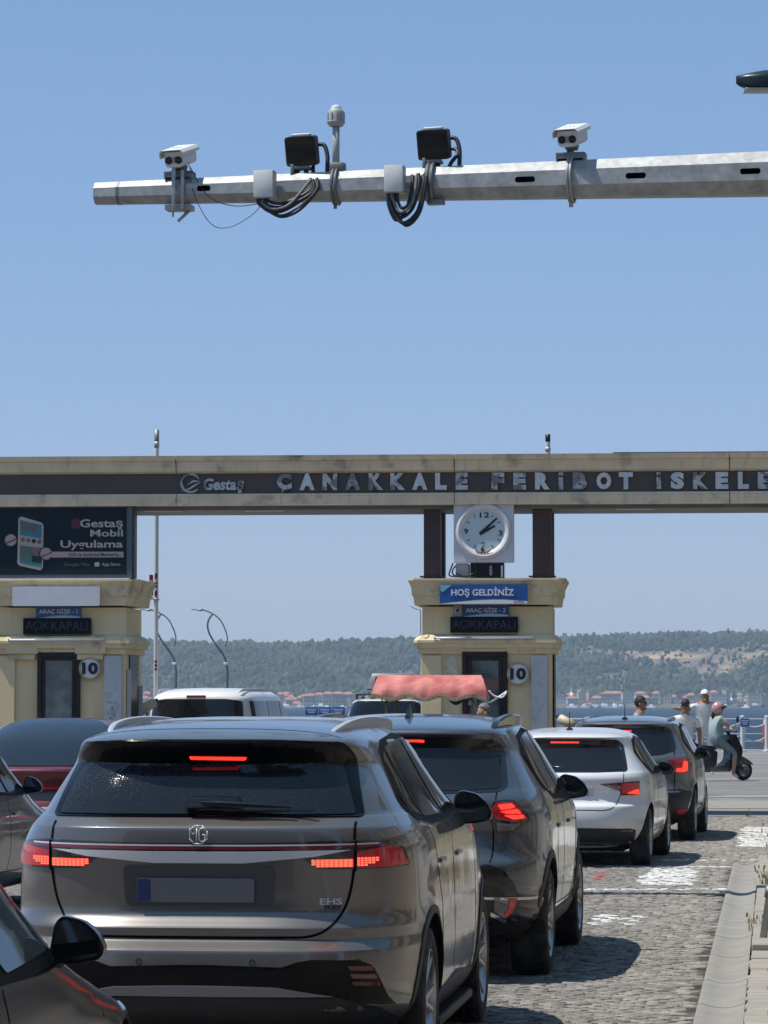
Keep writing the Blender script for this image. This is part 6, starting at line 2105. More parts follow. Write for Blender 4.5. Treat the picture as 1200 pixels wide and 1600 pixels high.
    h0, n0 = c.cast(-0.2, 1.055, 'rear'); obj('wiper', bm, 'trim_black', c.root, loc=h0)
    dlo = [(0.80, 1.20), (1.05, 1.33), (1.7, 1.375), (2.25, 1.32), (2.75, 1.12), (3.0, 0.99), (2.0, 0.955), (1.2, 0.965), (0.95, 1.03)]
    c.both('window_trim', rnd(dlo, 0.05), 'side', 'trim_matt', off=0.003)
    for pol in ([(0.90, 1.20), (1.10, 1.30), (1.20, 1.05), (1.04, 1.05)], [(1.16, 1.31), (1.72, 1.345), (1.72, 0.985), (1.28, 0.99)], [(1.79, 0.985), (1.79, 1.345), (2.2, 1.30), (2.68, 1.11), (2.85, 1.02)]):
        c.both('side_window', rnd(pol, 0.03), 'side', 'glass_side', off=0.007)
    side_doors(c, (1.20, 1.75, 2.92), 0.36, 0.95, 0.83, 'paint_white', (1.25, 2.1))
    antenna(c, 0.95, 'rod')
    c.mirror(0.81, 2.62, 0.93, 0.19, 0.145)


# ---------------------------------------------------------------- slate crossover
def slate_crossover():
    rg = [
        (0.24, 0.74, 0.36, 3.9, 3, 5), (0.26, 0.80, 0.26, 4.0, 3.2, 5), (0.34, 0.85, 0.08, 4.1, 3.4, 5.5), (0.44, 0.875, 0.02, 4.15, 3.4, 6), (0.54, 0.885, 0.0, 4.2, 3.4, 6), (0.62, 0.887, 0.01, 4.2, 3.4, 6), (0.66, 0.889, 0.05, 4.2, 3.3, 6), (0.76, 0.889, 0.09, 4.18, 3.2, 6), (0.90, 0.886, 0.10, 4.05, 3.2, 6),
        (1.00, 0.872, 0.10, 3.8, 3.2, 6), (1.06, 0.85, 0.13, 3.5, 3.2, 6), (1.09, 0.835, 0.17, 3.3, 3.2, 6), (1.2, 0.775, 0.27, 3.0, 3.4, 6), (1.36, 0.70, 0.38, 2.75, 3.6, 6), (1.43, 0.665, 0.38, 2.6, 3.8, 6),
        (1.46, 0.64, 0.35, 2.52, 3.8, 6), (1.48, 0.61, 0.40, 2.44, 3.5, 5.5), (1.51, 0.55, 0.6, 2.34, 3.0, 4.5), (1.535, 0.46, 0.9, 2.22, 2.6, 3), (1.552, 0.34, 1.2, 2.08, 2.4, 3), (1.56, 0.2, 1.45, 1.95, 2.2, 2.4)]
    c = Car('crossover', 'dark slate crossover at the head of the right-hand queue, brake lights on', 'car', (2.93, 42.4, 0), 8.3, rg, 1.75, 'paint_slate', [(0.80, 0.335, 0.22), (3.40, 0.335, 0.22)])
    c.cut_wheels(0.52)
    P = c.px
    ub = B(); box(ub, (0, 2.1, 0.32), (1.3, 3.6, 0.22), 0.03); obj('underbody', ub, 'underbody', c.root)
    c.add_wheels(0.885, 0.215, 'double', 5, 'rim_silver')
    half = [(0.25, 1.055), (0.50, 1.075), (0.66, 1.13), (0.66, 1.18), (0.60, 1.38), (0.54, 1.43), (0.25, 1.44)]
    c.patch('window_surround', rnd(half + [(-a, b) for a, b in reversed(half)], 0.04), 'rear', 'trim_black', off=0.003)
    half = [(0.25, 1.07), (0.48, 1.09), (0.62, 1.14), (0.56, 1.36), (0.25, 1.375)]
    c.patch('rear_window', rnd(half + [(-a, b) for a, b in reversed(half)], 0.04), 'rear', 'glass_dark', off=0.007)
    q = P([(985, 1142.5)])[0][1]
    c.patch('brake_light', [(-0.11, q - 0.012), (0.11, q - 0.012), (0.11, q + 0.012), (-0.11, q + 0.012)], 'rear', 'lamp_lit', off=0.011)
    out = P([(1037, 1191), (1052, 1186), (1068, 1184), (1075, 1190), (1076, 1202), (1071, 1208), (1054, 1207), (1053, 1196)])
    for sg in (1, -1):
        lens = c.patch('tail_lamp', rnd(vary(out, sg), 0.03), 'rear', 'lamp_red', off=0.009, rim=0.03)
        c.patch('clear_lens', rnd(vary(P([(1043, 1191), (1053, 1188), (1053, 1194)]), sg), 0.01), 'rear', 'lamp_clear', off=0.013, parent=lens)
        lb = P([(1056, 1201), (1066, 1200), (1068, 1189), (1073, 1190), (1073, 1203), (1068, 1206), (1056, 1206)])
        c.patch('lit_lens', rnd(vary(lb, sg), 0.012), 'rear', 'lamp_lit', off=0.015, parent=lens, step=0.03)
        c.patch('reflector', rnd(vary(P([(1057, 1265), (1070, 1265), (1069, 1271), (1058, 1271)]), sg), 0.01), 'rear', 'lamp_red', off=0.012)
    c.line('tailgate_gap', P([(1054, 1170), (1054, 1210), (1053, 1240)]), 'rear', width=0.01, sub=5)
    c.line('tailgate_gap', [(-0.66, 1.1), (-0.66, 0.9), (-0.65, 0.68), (0.65, 0.68)], 'rear', width=0.01, sub=3)
    low = [(0.74, 0.27), (0.80, 0.40), (0.86, 0.62), (0.70, 0.66), (0.1, 0.62)]
    c.patch('bumper_cladding', rnd(low + [(-a, b) for a, b in reversed(low)], 0.03), 'rear', 'plastic_black', off=0.006)
    c.patch('number_plate', rnd([(-0.26, 0.78), (0.26, 0.78), (0.26, 0.89), (-0.26, 0.89)], 0.01), 'rear', 'plate_white', off=0.014)
    dlo = [(0.72, 1.25), (0.95, 1.42), (1.7, 1.475), (2.35, 1.42), (2.85, 1.2), (3.1, 1.07), (2.0, 1.02), (1.2, 1.03), (0.85, 1.12)]
    c.both('window_trim', rnd(dlo, 0.05), 'side', 'trim_matt', off=0.003)
    for pol in ([(0.80, 1.25), (1.0, 1.38), (1.15, 1.39), (1.22, 1.07), (0.95, 1.11)], [(1.22, 1.40), (1.76, 1.44), (1.76, 1.05), (1.30, 1.06)], [(1.84, 1.05), (1.84, 1.44), (2.3, 1.40), (2.78, 1.19), (2.95, 1.09)]):
        c.both('side_window', rnd(pol, 0.03), 'side', 'glass_side', off=0.008)
    side_doors(c, (1.28, 1.80, 3.0), 0.42, 1.02, 0.90, 'paint_slate', (1.35, 2.15))
    for sd in ('right', 'left'):
        c.patch('sill_cladding', rnd([(1.22, 0.27), (3.0, 0.27), (2.98, 0.38), (1.26, 0.38)], 0.02), sd, 'plastic_black', off=0.01)
    rails(c, [(0.53, 0.7, 1.475), (0.54, 0.9, 1.52), (0.55, 1.3, 1.54), (0.55, 2.0, 1.545), (0.52, 2.3, 1.50)], 'paint_slate', 0.02)
    antenna(c, 0.75, 'rod')
    c.mirror(0.79, 2.72, 1.0, 0.19, 0.155)


# ---------------------------------------------------------------- generic saloon body for the three cars cut by the left edge
def left_car(name, label, loc, heading, m, W=0.9, H=1.45, belt=0.95, L=4.4, red=False, mirror_m='trim_black', glass='glass_side'):
    k = H / 1.45
    rg = [
        (0.20, 0.8 * W, 0.4, L - .4, 3, 5), (0.22, 0.88 * W, 0.3, L - .3, 3.2, 5), (0.32, 0.94 * W, 0.10, L - .12, 3.2, 5.5), (0.45, 0.98 * W, 0.01, L - .02, 3.0, 5), (0.56, W, 0.0, L, 3.4, 6), (0.66, W, 0.05, L - .03, 3.4, 6), (0.74, W * 0.998, 0.09, L - .12, 3.3, 5.6),
        (0.82, W * 0.99, 0.10, L - .35, 2.8, 4.4), (0.88, W * 0.978, 0.10, L - .7, 2.8, 4.6), (belt, W * 0.955, 0.12, L - 1.15, 3.0, 5), (belt + .05, W * 0.925, 0.30, L - 1.34, 3.2, 6), (belt + .17, 0.85 * W, 0.62, L - 1.53, 3.4, 6), (belt + .32, 0.77 * W, 0.95, L - 1.78, 3.6, 6),
        (H - .09, 0.70 * W, 1.12, L - 2.12, 3.4, 5), (H - .06, 0.64 * W, 1.25, L - 2.2, 3.0, 4), (H - .03, 0.52 * W, 1.45, L - 2.3, 2.6, 3), (H - .01, 0.36 * W, 1.6, L - 2.42, 2.4, 3), (H, 0.2 * W, 1.72, L - 2.5, 2.2, 2.4)]
    c = Car(name, label, 'car', loc, heading, rg, 1.8, m, [(0.85, 0.33, 0.225), (L - 0.88, 0.33, 0.225)])
    c.cut_wheels(0.54)
    ub = B(); box(ub, (0, 2.2, 0.28), (1.3, L - .7, 0.22), 0.03); obj('underbody', ub, 'underbody', c.root)
    c.add_wheels(W + 0.0, 0.22, 'double', 5, 'rim_silver')
    b = belt
    dlo = [(1.0, b + .20), (1.35, H - .13), (1.9, H - .07), (L - 2.3, H - .09), (L - 1.66, b + .22), (L - 1.34, b + .02), (2.2, b - .015), (1.3, b + .0), (1.05, b + .06)]
    c.both('window_trim', rnd(dlo, 0.05), 'side', 'trim_matt', off=0.003)
    mid = (1.2 + L - 1.4) / 2 - 0.2
    for pol in ([(1.16, b + .20), (1.42, H - .15), (mid - .04, H - .10), (mid - .04, b + .015), (1.2, b + .03)], [(mid + .04, b + .015), (mid + .04, H - .10), (L - 2.34, H - .12), (L - 1.77, b + .22), (L - 1.58, b + .045)]):
        c.both('side_window', rnd(pol, 0.03), 'side', glass, off=0.007)
    gl = [(-0.56, b + .035), (0.56, b + .035), (0.46, H - .15), (-0.46, H - .15)]
    c.patch('rear_window', rnd(gl, 0.04), 'rear', 'glass_dark', off=0.005)
    side_doors(c, (1.25, mid, L - 1.22), 0.36, b - .02, b - .16, m, (1.35, mid + 0.2))
    hd = [(L - .62, 0.62), (L - .45, 0.60), (L - .30, 0.64), (L - .34, 0.72), (L - .62, 0.745), (L - .78, 0.735)]
    c.both('headlamp', rnd(hd, 0.02), 'side', 'lamp_clear', off=0.008)
    for sd in ('right', 'left'):
        c.line('bonnet_gap', [(L - 1.25, b - .055), (L - .95, 0.835), (L - .62, 0.77), (L - .40, 0.735)], sd, width=0.007)
        c.line('wing_gap', [(L - .62, 0.60), (L - .60, 0.45)], sd, width=0.006, sub=2)
    for sg in (1, -1):
        c.patch('tail_lamp', rnd([(sg * 0.45, 0.76), (sg * 0.80, 0.74), (sg * 0.82, 0.86), (sg * 0.45, 0.84)], 0.02), 'rear', 'lamp_red', off=0.008)
    c.patch('number_plate', [(-0.26, 0.62), (0.26, 0.62), (0.26, 0.72), (-0.26, 0.72)], 'rear', 'plate_white', off=0.012)
    c.mirror(W * 0.905, L - 1.73, b - 0.01, 0.17, 0.14, m=mirror_m)
    return c


def red_fastback():
    rg = [
        (0.24, 0.76, 0.4, 4.2, 3, 5), (0.26, 0.84, 0.3, 4.3, 3.2, 5), (0.36, 0.90, 0.10, 4.45, 3.2, 5.5), (0.5, 0.93, 0.0, 4.55, 3.0, 5), (0.66, 0.94, 0.0, 4.6, 3.0, 5), (0.80, 0.94, 0.08, 4.5, 3.0, 5), (0.96, 0.935, 0.07, 4.1, 3.0, 5), (1.03, 0.92, 0.06, 3.8, 3.0, 5), (1.065, 0.90, 0.10, 3.6, 3.0, 5),
        (1.08, 0.885, 0.22, 3.5, 3.0, 5), (1.2, 0.82, 0.52, 3.2, 3.0, 5), (1.34, 0.745, 0.9, 2.9, 3.0, 5), (1.44, 0.675, 1.25, 2.65, 2.8, 4), (1.50, 0.60, 1.5, 2.5, 2.6, 3.5), (1.54, 0.48, 1.7, 2.4, 2.4, 3), (1.56, 0.33, 1.85, 2.3, 2.4, 3), (1.565, 0.2, 1.95, 2.2, 2.2, 2.4)]
    c = Car('fastback', 'dark red fastback with a large sloping black rear window in front of the left booth', 'car', (-3.62, 34.6, 0), 6.0, rg, 2.1, 'paint_red', [(0.95, 0.34, 0.235), (3.7, 0.34, 0.235)])
    c.cut_wheels(0.55)
    ub = B(); box(ub, (0, 2.3, 0.30), (1.3, 3.9, 0.22), 0.03); obj('underbody', ub, 'underbody', c.root)
    c.add_wheels(0.935, 0.23, 'double', 5, 'rim_silver')
    half = [(0.3, 1.082), (0.74, 1.088), (0.70, 1.28), (0.60, 1.45), (0.42, 1.535), (0.2, 1.555)]
    c.patch('rear_window', rnd(half + [(-a, b) for a, b in reversed(half)], 0.05), 'rear', 'glass_dark', off=0.006, step=0.04)
    c.patch('light_bar', [(-0.80, 0.85), (0.80, 0.85), (0.82, 0.875), (-0.82, 0.875)], 'rear', 'lamp_red', off=0.01)
    c.patch('dark_band', rnd([(-0.84, 0.74), (0.84, 0.74), (0.86, 0.87), (-0.86, 0.87)], 0.03), 'rear', 'lamp_smoke', off=0.005)
    c.patch('number_plate', [(-0.26, 0.56), (0.26, 0.56), (0.26, 0.67), (-0.26, 0.67)], 'rear', 'plate_white', off=0.014)
    dlo = [(1.1, 1.25), (1.5, 1.42), (2.2, 1.49), (2.7, 1.42), (3.2, 1.2), (3.45, 1.08), (2.2, 1.04), (1.3, 1.08)]
    c.both('window_trim', rnd(dlo, 0.05), 'side', 'trim_matt', off=0.003)
    for pol in ([(1.25, 1.25), (1.55, 1.39), (2.1, 1.45), (2.1, 1.07), (1.4, 1.10)], [(2.18, 1.07), (2.18, 1.45), (2.62, 1.40), (3.1, 1.2), (3.25, 1.11)]):
        c.both('side_window', rnd(pol, 0.03), 'side', 'glass_side', off=0.008)
    side_doors(c, (1.5, 2.14, 3.3), 0.4, 1.02, 0.92, 'paint_red', (1.6, 2.4))
    c.mirror(0.91, 2.95, 1.04, 0.2, 0.15)


def white_van():
    rg = [
        (0.30, 0.84, 0.2, 4.7, 4, 6), (0.32, 0.90, 0.12, 4.8, 4, 6), (0.45, 0.945, 0.02, 4.88, 4.4, 7), (0.6, 0.95, 0.0, 4.9, 4.6, 8), (0.9, 0.95, 0.03, 4.85, 4.6, 8), (1.1, 0.945, 0.05, 4.5, 4.6, 8), (1.2, 0.935, 0.07, 4.2, 4.6, 8), (1.5, 0.895, 0.11, 3.9, 4.6, 8),
        (1.75, 0.85, 0.16, 3.55, 4.6, 8), (1.84, 0.82, 0.19, 3.35, 4.2, 7), (1.90, 0.76, 0.28, 3.2, 3.6, 6), (1.94, 0.66, 0.48, 3.05, 3.2, 5), (1.965, 0.5, 0.8, 2.9, 3, 4), (1.975, 0.3, 1.2, 2.6, 3, 3)]
    c = Car('van', 'white van with a wide dark rear window passing through the gateway', 'van', (-3.12, 56.0, 0), 9.5, rg, 2.2, 'paint_van', [(0.95, 0.34, 0.22), (3.95, 0.34, 0.22)])
    c.cut_wheels(0.55)
    ub = B(); box(ub, (0, 2.3, 0.34), (1.4, 4.2, 0.2), 0.03); obj('underbody', ub, 'underbody', c.root)
    c.add_wheels(0.94, 0.22, 'double', 5, 'rim_silver')
    c.patch('rear_window', rnd([(-0.80, 1.22), (0.80, 1.22), (0.745, 1.76), (0.5, 1.79), (-0.5, 1.79), (-0.745, 1.76)], 0.04), 'rear', 'glass_dark', off=0.008)
    c.patch('brake_light', [(-0.16, 1.818), (0.16, 1.818), (0.16, 1.845), (-0.16, 1.845)], 'rear', 'lamp_dark', off=0.012, step=0.03)
    for sg in (1, -1):
        c.patch('tail_lamp', rnd([(sg * 0.86, 0.95), (sg * 0.92, 0.95), (sg * 0.90, 1.35), (sg * 0.85, 1.35)], 0.02), 'rear', 'lamp_red', off=0.01)
    c.patch('number_plate', [(-0.26, 0.80), (0.26, 0.80), (0.26, 0.91), (-0.26, 0.91)], 'rear', 'plate_white', off=0.014)
    for y0, y1 in ((0.55, 1.65), (1.78, 2.75), (2.85, 3.5)):
        c.both('side_window', rnd([(y0, 1.2), (y1 + (0.25 if y0 > 2.8 else 0), 1.2), (y1 - (0.1 if y0 > 2.8 else 0), 1.76), (y0, 1.76)], 0.05), 'side', 'glass_side', off=0.008)
    side_doors(c, (1.72, 2.8, 3.9), 0.45, 1.15, 1.05, 'paint_van', (2.6, 2.95))
    rails(c, [(0.68, 0.4, 1.90), (0.70, 0.6, 1.955), (0.70, 1.5, 1.965), (0.70, 2.6, 1.96), (0.68, 2.9, 1.90)], 'rail_silver', 0.012)
    bm = B(); lathe(bm, [(0, 0), (0.09, 0.0), (0.10, 0.02), (0.06, 0.05), (0, 0.06)], 20)
    bmesh.ops.recalc_face_normals(bm, faces=bm.faces[:])
    for v in bm.verts: v.co = Matrix.Rotation(R(90), 3, 'X') @ v.co
    h0, n0 = c.cast(0.56, 1.27, 'rear'); obj('door_lamp', bm, 'letter_c', c.root, loc=h0 + Vector((0, -0.03, 0)))
    c.mirror(0.94, 3.75, 1.2, 0.2, 0.24)


def far_suv():
    rg = [
        (0.30, 0.8, 0.3, 4.2, 3.4, 6), (0.4, 0.90, 0.05, 4.5, 3.6, 6), (0.6, 0.94, 0.0, 4.6, 3.6, 6), (0.9, 0.945, 0.05, 4.5, 3.6, 6), (1.1, 0.935, 0.06, 4.2, 3.6, 6), (1.22, 0.90, 0.1, 3.6, 3.6, 6), (1.5, 0.82, 0.2, 3.1, 3.8, 6), (1.72, 0.74, 0.3, 2.7, 3.8, 6),
        (1.77, 0.70, 0.33, 2.6, 3.6, 5), (1.80, 0.62, 0.5, 2.5, 3.2, 4), (1.82, 0.45, 0.8, 2.3, 3, 3), (1.83, 0.25, 1.1, 2.1, 3, 3)]
    c = Car('suv', 'white SUV with a black rear window and a loaded roof rack, behind the vendor cart', 'car', (0.0, 70.0, 0), 4.6, rg, 1.8, 'paint_van', [(0.95, 0.36, 0.24), (3.7, 0.36, 0.24)])
    c.cut_wheels(0.55)
    c.add_wheels(0.935, 0.24, 'double', 5, 'rim_silver')
    c.patch('rear_window', rnd([(-0.82, 1.2), (0.82, 1.2), (0.72, 1.70), (0.6, 1.765), (-0.6, 1.765), (-0.72, 1.70)], 0.06), 'rear', 'glass_dark', off=0.008)
    for sg in (1, -1): c.patch('tail_lamp', rnd([(sg * 0.80, 0.9), (sg * 0.92, 0.9), (sg * 0.90, 1.15), (sg * 0.80, 1.15)], 0.02), 'rear', 'lamp_red', off=0.01)
    c.both('side_window', rnd([(0.7, 1.22), (3.2, 1.22), (2.6, 1.68), (0.85, 1.68)], 0.06), 'side', 'glass_side', off=0.008)
    side_doors(c, (1.3, 2.1, 3.3), 0.45, 1.15, 1.05, 'paint_van', (1.4, 2.3))
    bm = B()
    for sg in (-1, 1): box(bm, (sg * 0.62, 1.6, 1.88), (0.04, 2.0, 0.03), 0.005)
    for y in (0.75, 1.4, 2.2): box(bm, (0, y, 1.90), (1.3, 0.05, 0.03), 0.005)
    for sg in (-1, 1):
        for y in (0.75, 2.2): box(bm, (sg * 0.62, y, 1.84), (0.05, 0.08, 0.08), 0.005)
    obj('roof_rack', bm, 'trim_black', c.root, smooth=None)
    c.mirror(0.93, 3.1, 1.2, 0.2, 0.2)
    r = empty('roof_box', (0.10 + 0.08, 70.9, 1.915), -R(4.6), 'silver and dark roof box strapped on the rack of the white SUV', 'roof box')
    bm = B(); box(bm, (-0.02, 0.55, 0.22), (1.05, 1.5, 0.42), 0.05, taper=(0.78, 0.85)); obj('shell', bm, 'mesh_silver', r)
    bm = B(); box(bm, (-0.02, -0.15, 0.25), (0.74, 0.16, 0.22), 0.02, taper=(0.86, 1)); obj('dark_panel', bm, 'glass_dark', r)
    bm = B()
    for z in (0.06, 0.12): box(bm, (-0.02, 0.55, z), (1.09, 1.54, 0.022), 0.005)
    obj('chrome_strip', bm, 'chrome', r)


grey_suv()
white_hatch()
slate_crossover()
left_car('saloon', 'black glossy car cut by the lower left corner of the picture', (-2.13, 7.52, 0), 6.6, 'paint_black', W=0.92, H=1.47, belt=0.965, L=4.45, glass='glass_clear')
left_car('saloon', 'graphite car showing its mirror and front wing between the black and dark red cars', (-4.16, 26.2, 0), 7.0, 'paint_graphite', W=0.90, H=1.47, belt=0.98, L=4.35)
red_fastback()
white_van()
far_suv()
# ================================================================ PEOPLE
mat('skin', (0.42, 0.24, 0.16), 0.6, 0, 0, 0.4)
mat('skin_tan', (0.30, 0.155, 0.095), 0.6, 0, 0, 0.4)
mat('hair_dark', (0.012, 0.010, 0.009), 0.7)
mat('hair_grey', (0.10, 0.09, 0.08), 0.8, tcolor=(0.22, 0.21, 0.2), tscale=40)
mat('cloth_white', (0.68, 0.69, 0.70), 0.85, bump=0.3, bscale=25)
mat('cloth_offwhite', (0.52, 0.51, 0.48), 0.85, bump=0.3, bscale=25)
mat('cloth_grey', (0.42, 0.42, 0.43), 0.85, var=0.1, bump=0.3, bscale=25)
mat('cloth_mint', (0.28, 0.36, 0.345), 0.85, var=0.12, vscale=8, bump=0.4, bscale=20)
mat('cloth_teal', (0.16, 0.24, 0.235), 0.85, var=0.12, vscale=8, bump=0.4, bscale=20)
mat('cloth_dark', (0.02, 0.022, 0.03), 0.85)
mat('cap_dark', (0.02, 0.02, 0.024), 0.7)
mat('cap_white', (0.72, 0.73, 0.74), 0.7)
mat('helmet_pink', (0.50, 0.27, 0.24), 0.22, 0.1, 0.6)
mat('shoe_white', (0.62, 0.60, 0.55), 0.7)


def person(label, loc, rz, J, mats, scale=1.0, hair=None, face=True, head_rot=(0, 0, 0), bulk=1.0):
    """J: joint name -> (x, y, z) in metres, figure faces -Y when rz = 0. One continuous skinned body.
    mats: dict region -> material; regions torso, arm_u, arm_l, leg_u, leg_l, foot, skin"""
    order = ['pelvis', 'waist', 'chest', 'neck', 'head', 'crown', 'sh_r', 'el_r', 'wr_r', 'ha_r', 'sh_l', 'el_l', 'wr_l', 'ha_l', 'hip_r', 'kn_r', 'an_r', 'to_r', 'hip_l', 'kn_l', 'an_l', 'to_l']
    rad = dict(pelvis=(.155, .12), waist=(.145, .11), chest=(.165, .115), neck=(.06, .062), head=(.074, .088), crown=(.062, .072),
               sh=(.07, .07), el=(.046, .046), wr=(.027, .027), ha=(.036, .018), hip=(.088, .09), kn=(.056, .058), an=(.038, .042), to=(.038, .030))
    edges = [('pelvis', 'waist'), ('waist', 'chest'), ('chest', 'neck'), ('neck', 'head'), ('head', 'crown')]
    for s_ in ('_r', '_l'):
        edges += [('chest', 'sh' + s_), ('sh' + s_, 'el' + s_), ('el' + s_, 'wr' + s_), ('wr' + s_, 'ha' + s_), ('pelvis', 'hip' + s_), ('hip' + s_, 'kn' + s_), ('kn' + s_, 'an' + s_), ('an' + s_, 'to' + s_)]
    me = bpy.data.meshes.new('person')
    vi = {n: i for i, n in enumerate(order)}
    me.from_pydata([J[n] for n in order], [(vi[a], vi[b]) for a, b in edges], [])
    tmp = bpy.data.objects.new('tmp', me); col.objects.link(tmp)
    sm = tmp.modifiers.new('s', 'SKIN'); sm.use_smooth_shade = True
    tmp.modifiers.new('u', 'SUBSURF').levels = 2
    for i, n in enumerate(order):
        k = n.split('_')[0]
        kk = bulk if k in ('pelvis', 'waist', 'chest', 'hip', 'kn', 'sh') else 1.0
        me.skin_vertices[0].data[i].radius = (rad[k][0] * kk, rad[k][1] * kk)
        me.skin_vertices[0].data[i].use_root = (n == 'pelvis')
    bpy.context.view_layer.update()
    m2 = bpy.data.meshes.new_from_object(tmp.evaluated_get(bpy.context.evaluated_depsgraph_get()))
    bpy.data.objects.remove(tmp)
    bm = B(); bm.from_mesh(m2); bpy.data.meshes.remove(m2)
    # head frame
    hd = Vector(J['head']); cr = Vector(J['crown'])
    yaw = Matrix.Rotation(R(head_rot[2]), 3, 'Z')
    f = yaw @ Vector((0, -1, 0)); sd = yaw @ Vector((1, 0, 0)); up = Vector((0, 0, 1))

    def blob(c, s, seg=8):
        r_ = bmesh.ops.create_uvsphere(bm, u_segments=seg, v_segments=6, radius=1)
        for v in r_['verts']: v.co = c + sd * v.co.x * s[0] + f * (-v.co.y) * s[1] + up * v.co.z * s[2]
        return r_['verts']
    hc = (hd + cr) / 2
    blob(hc + up * 0.01, (0.073, 0.092, 0.108), 14)
    if face:
        blob(hc + f * 0.092 - up * 0.022, (0.014, 0.018, 0.022))
        blob(hc + f * 0.074 - up * 0.085, (0.034, 0.026, 0.028))
        for s_ in (-1, 1): blob(hc + sd * s_ * 0.076 - up * 0.015, (0.012, 0.02, 0.03))
    # fingers and thumbs
    for s_ in ('_r', '_l'):
        w_, h_ = Vector(J['wr' + s_]), Vector(J['ha' + s_])
        d = (h_ - w_).normalized()
        sdv = d.cross(Vector((0, 0, 1)))
        if sdv.length < 0.1: sdv = Vector((0, 1, 0))
        sdv.normalize(); nn = d.cross(sdv)
        for k, ln in enumerate((0.055, 0.068, 0.064, 0.05)):
            b0 = h_ + sdv * (k - 1.5) * 0.019
            tube(bm, [b0 - d * 0.01, b0 + d * ln * 0.5 + nn * 0.006, b0 + d * ln * 0.85 + nn * 0.024], [0.0095, 0.0088, 0.007], 6)
        b0 = h_ - d * 0.035 + sdv * -0.03
        tube(bm, [b0, b0 - sdv * 0.025 + d * 0.025, b0 - sdv * 0.028 + d * 0.055], [0.011, 0.0095, 0.008], 6)
    mn = list(dict.fromkeys(mats.values()))
    segs = []
    reg = {('pelvis', 'waist'): 'waist', ('waist', 'chest'): 'torso', ('chest', 'neck'): 'torso', ('neck', 'head'): 'skin', ('head', 'crown'): 'skin'}
    for s_ in ('_r', '_l'):
        reg.update({('chest', 'sh' + s_): 'torso', ('sh' + s_, 'el' + s_): 'arm_u', ('el' + s_, 'wr' + s_): 'arm_l', ('wr' + s_, 'ha' + s_): 'skin', ('pelvis', 'hip' + s_): 'leg_u', ('hip' + s_, 'kn' + s_): 'leg_u', ('kn' + s_, 'an' + s_): 'leg_l', ('an' + s_, 'to' + s_): 'foot'})
    for (a, b), r_ in reg.items(): segs.append((Vector(J[a]), Vector(J[b]), r_, 0.5 * (max(rad[a.split('_')[0]]) + max(rad[b.split('_')[0]]))))
    for fc in bm.faces:
        c = fc.calc_center_median(); best = None
        for a, b, r_, rr in segs:
            t = max(0, min(1, (c - a).dot(b - a) / max(1e-6, (b - a).length_squared)))
            d = (c - (a + (b - a) * t)).length - rr
            if best is None or d < best[0]: best = (d, r_, t)
        r_ = best[1]
        if r_ == 'torso' and c.z > Vector(J['neck']).z - 0.015: r_ = 'skin'
        if r_ == 'arm_u' and best[2] > 0.6: r_ = 'arm_l'
        fc.material_index = mn.index(mats.get(r_, mats['skin']))
        fc.smooth = True
    for v in bm.verts: v.co *= scale
    o = obj('person', bm, mn, None, smooth=60, loc=loc)
    o.rotation_euler = (0, 0, rz)
    tag(o, label, 'person')
    hcs = hc * scale

    def child(nm, fn, m_):
        bm = B(); fn(bm)
        for v in bm.verts:
            c = v.co
            v.co = hcs + (sd * c.x + f * (-c.y) + up * c.z) * scale
        bmesh.ops.recalc_face_normals(bm, faces=bm.faces[:])
        return obj(nm, bm, m_, o, smooth=60)
    if hair == 'hair' or hair == 'grey' or hair == 'long':
        def fn(bm):
            r_ = bmesh.ops.create_uvsphere(bm, u_segments=20, v_segments=14, radius=1)
            for v in list(r_['verts']):
                n_ = v.co.copy()
                kk = 1.0 + 0.05 * mnoise.noise(n_ * 6)
                v.co = Vector((n_.x * 0.083 * kk, n_.y * 0.103 * kk + 0.008, n_.z * 0.112 * kk + 0.022))
            bmesh.ops.delete(bm, geom=[v for v in bm.verts if (v.co.y < -0.045 and v.co.z < 0.055) or v.co.z < -0.05 or (v.co.z < 0.0 and v.co.y < 0.0)], context='VERTS')
            if hair == 'long': tube(bm, spline([(0.03, 0.08, -0.03), (0.05, 0.11, -0.15), (0.07, 0.07, -0.28), (0.09, 0.0, -0.38)], 4), [0.04] * 5 + [0.03] * 4 + [0.018] * 3 + [0.008], 8)
        child('hair', fn, 'hair_grey' if hair == 'grey' else 'hair_dark')
    return o, child


def stand(h=1.0, arm_r=None, arm_l=None):
    J = dict(pelvis=(0, 0, .95), waist=(0, 0.01, 1.12), chest=(0, 0.01, 1.35), neck=(0, 0.0, 1.48), head=(0, -0.015, 1.57), crown=(0, -0.01, 1.67),
             sh_r=(-.18, 0.01, 1.44), el_r=(-.25, 0.03, 1.15), wr_r=(-.26, -0.03, .91), ha_r=(-.26, -0.05, .83),
             sh_l=(.18, 0.01, 1.44), el_l=(.25, 0.03, 1.15), wr_l=(.26, -0.03, .91), ha_l=(.26, -0.05, .83),
             hip_r=(-.10, 0, .90), kn_r=(-.11, -0.01, .50), an_r=(-.115, 0.02, .09), to_r=(-.13, -0.14, .04),
             hip_l=(.10, 0, .90), kn_l=(.11, -0.01, .50), an_l=(.115, 0.02, .09), to_l=(.13, -0.14, .04))
    J.update(arm_r or {}); J.update(arm_l or {})
    return J


def visor(bm, z=0.05):
    prism(bm, [(-0.06, -0.07), (0.06, -0.07), (0.055, -0.13), (0.03, -0.155), (-0.03, -0.155), (-0.055, -0.13)], z, z + 0.008, 'z')


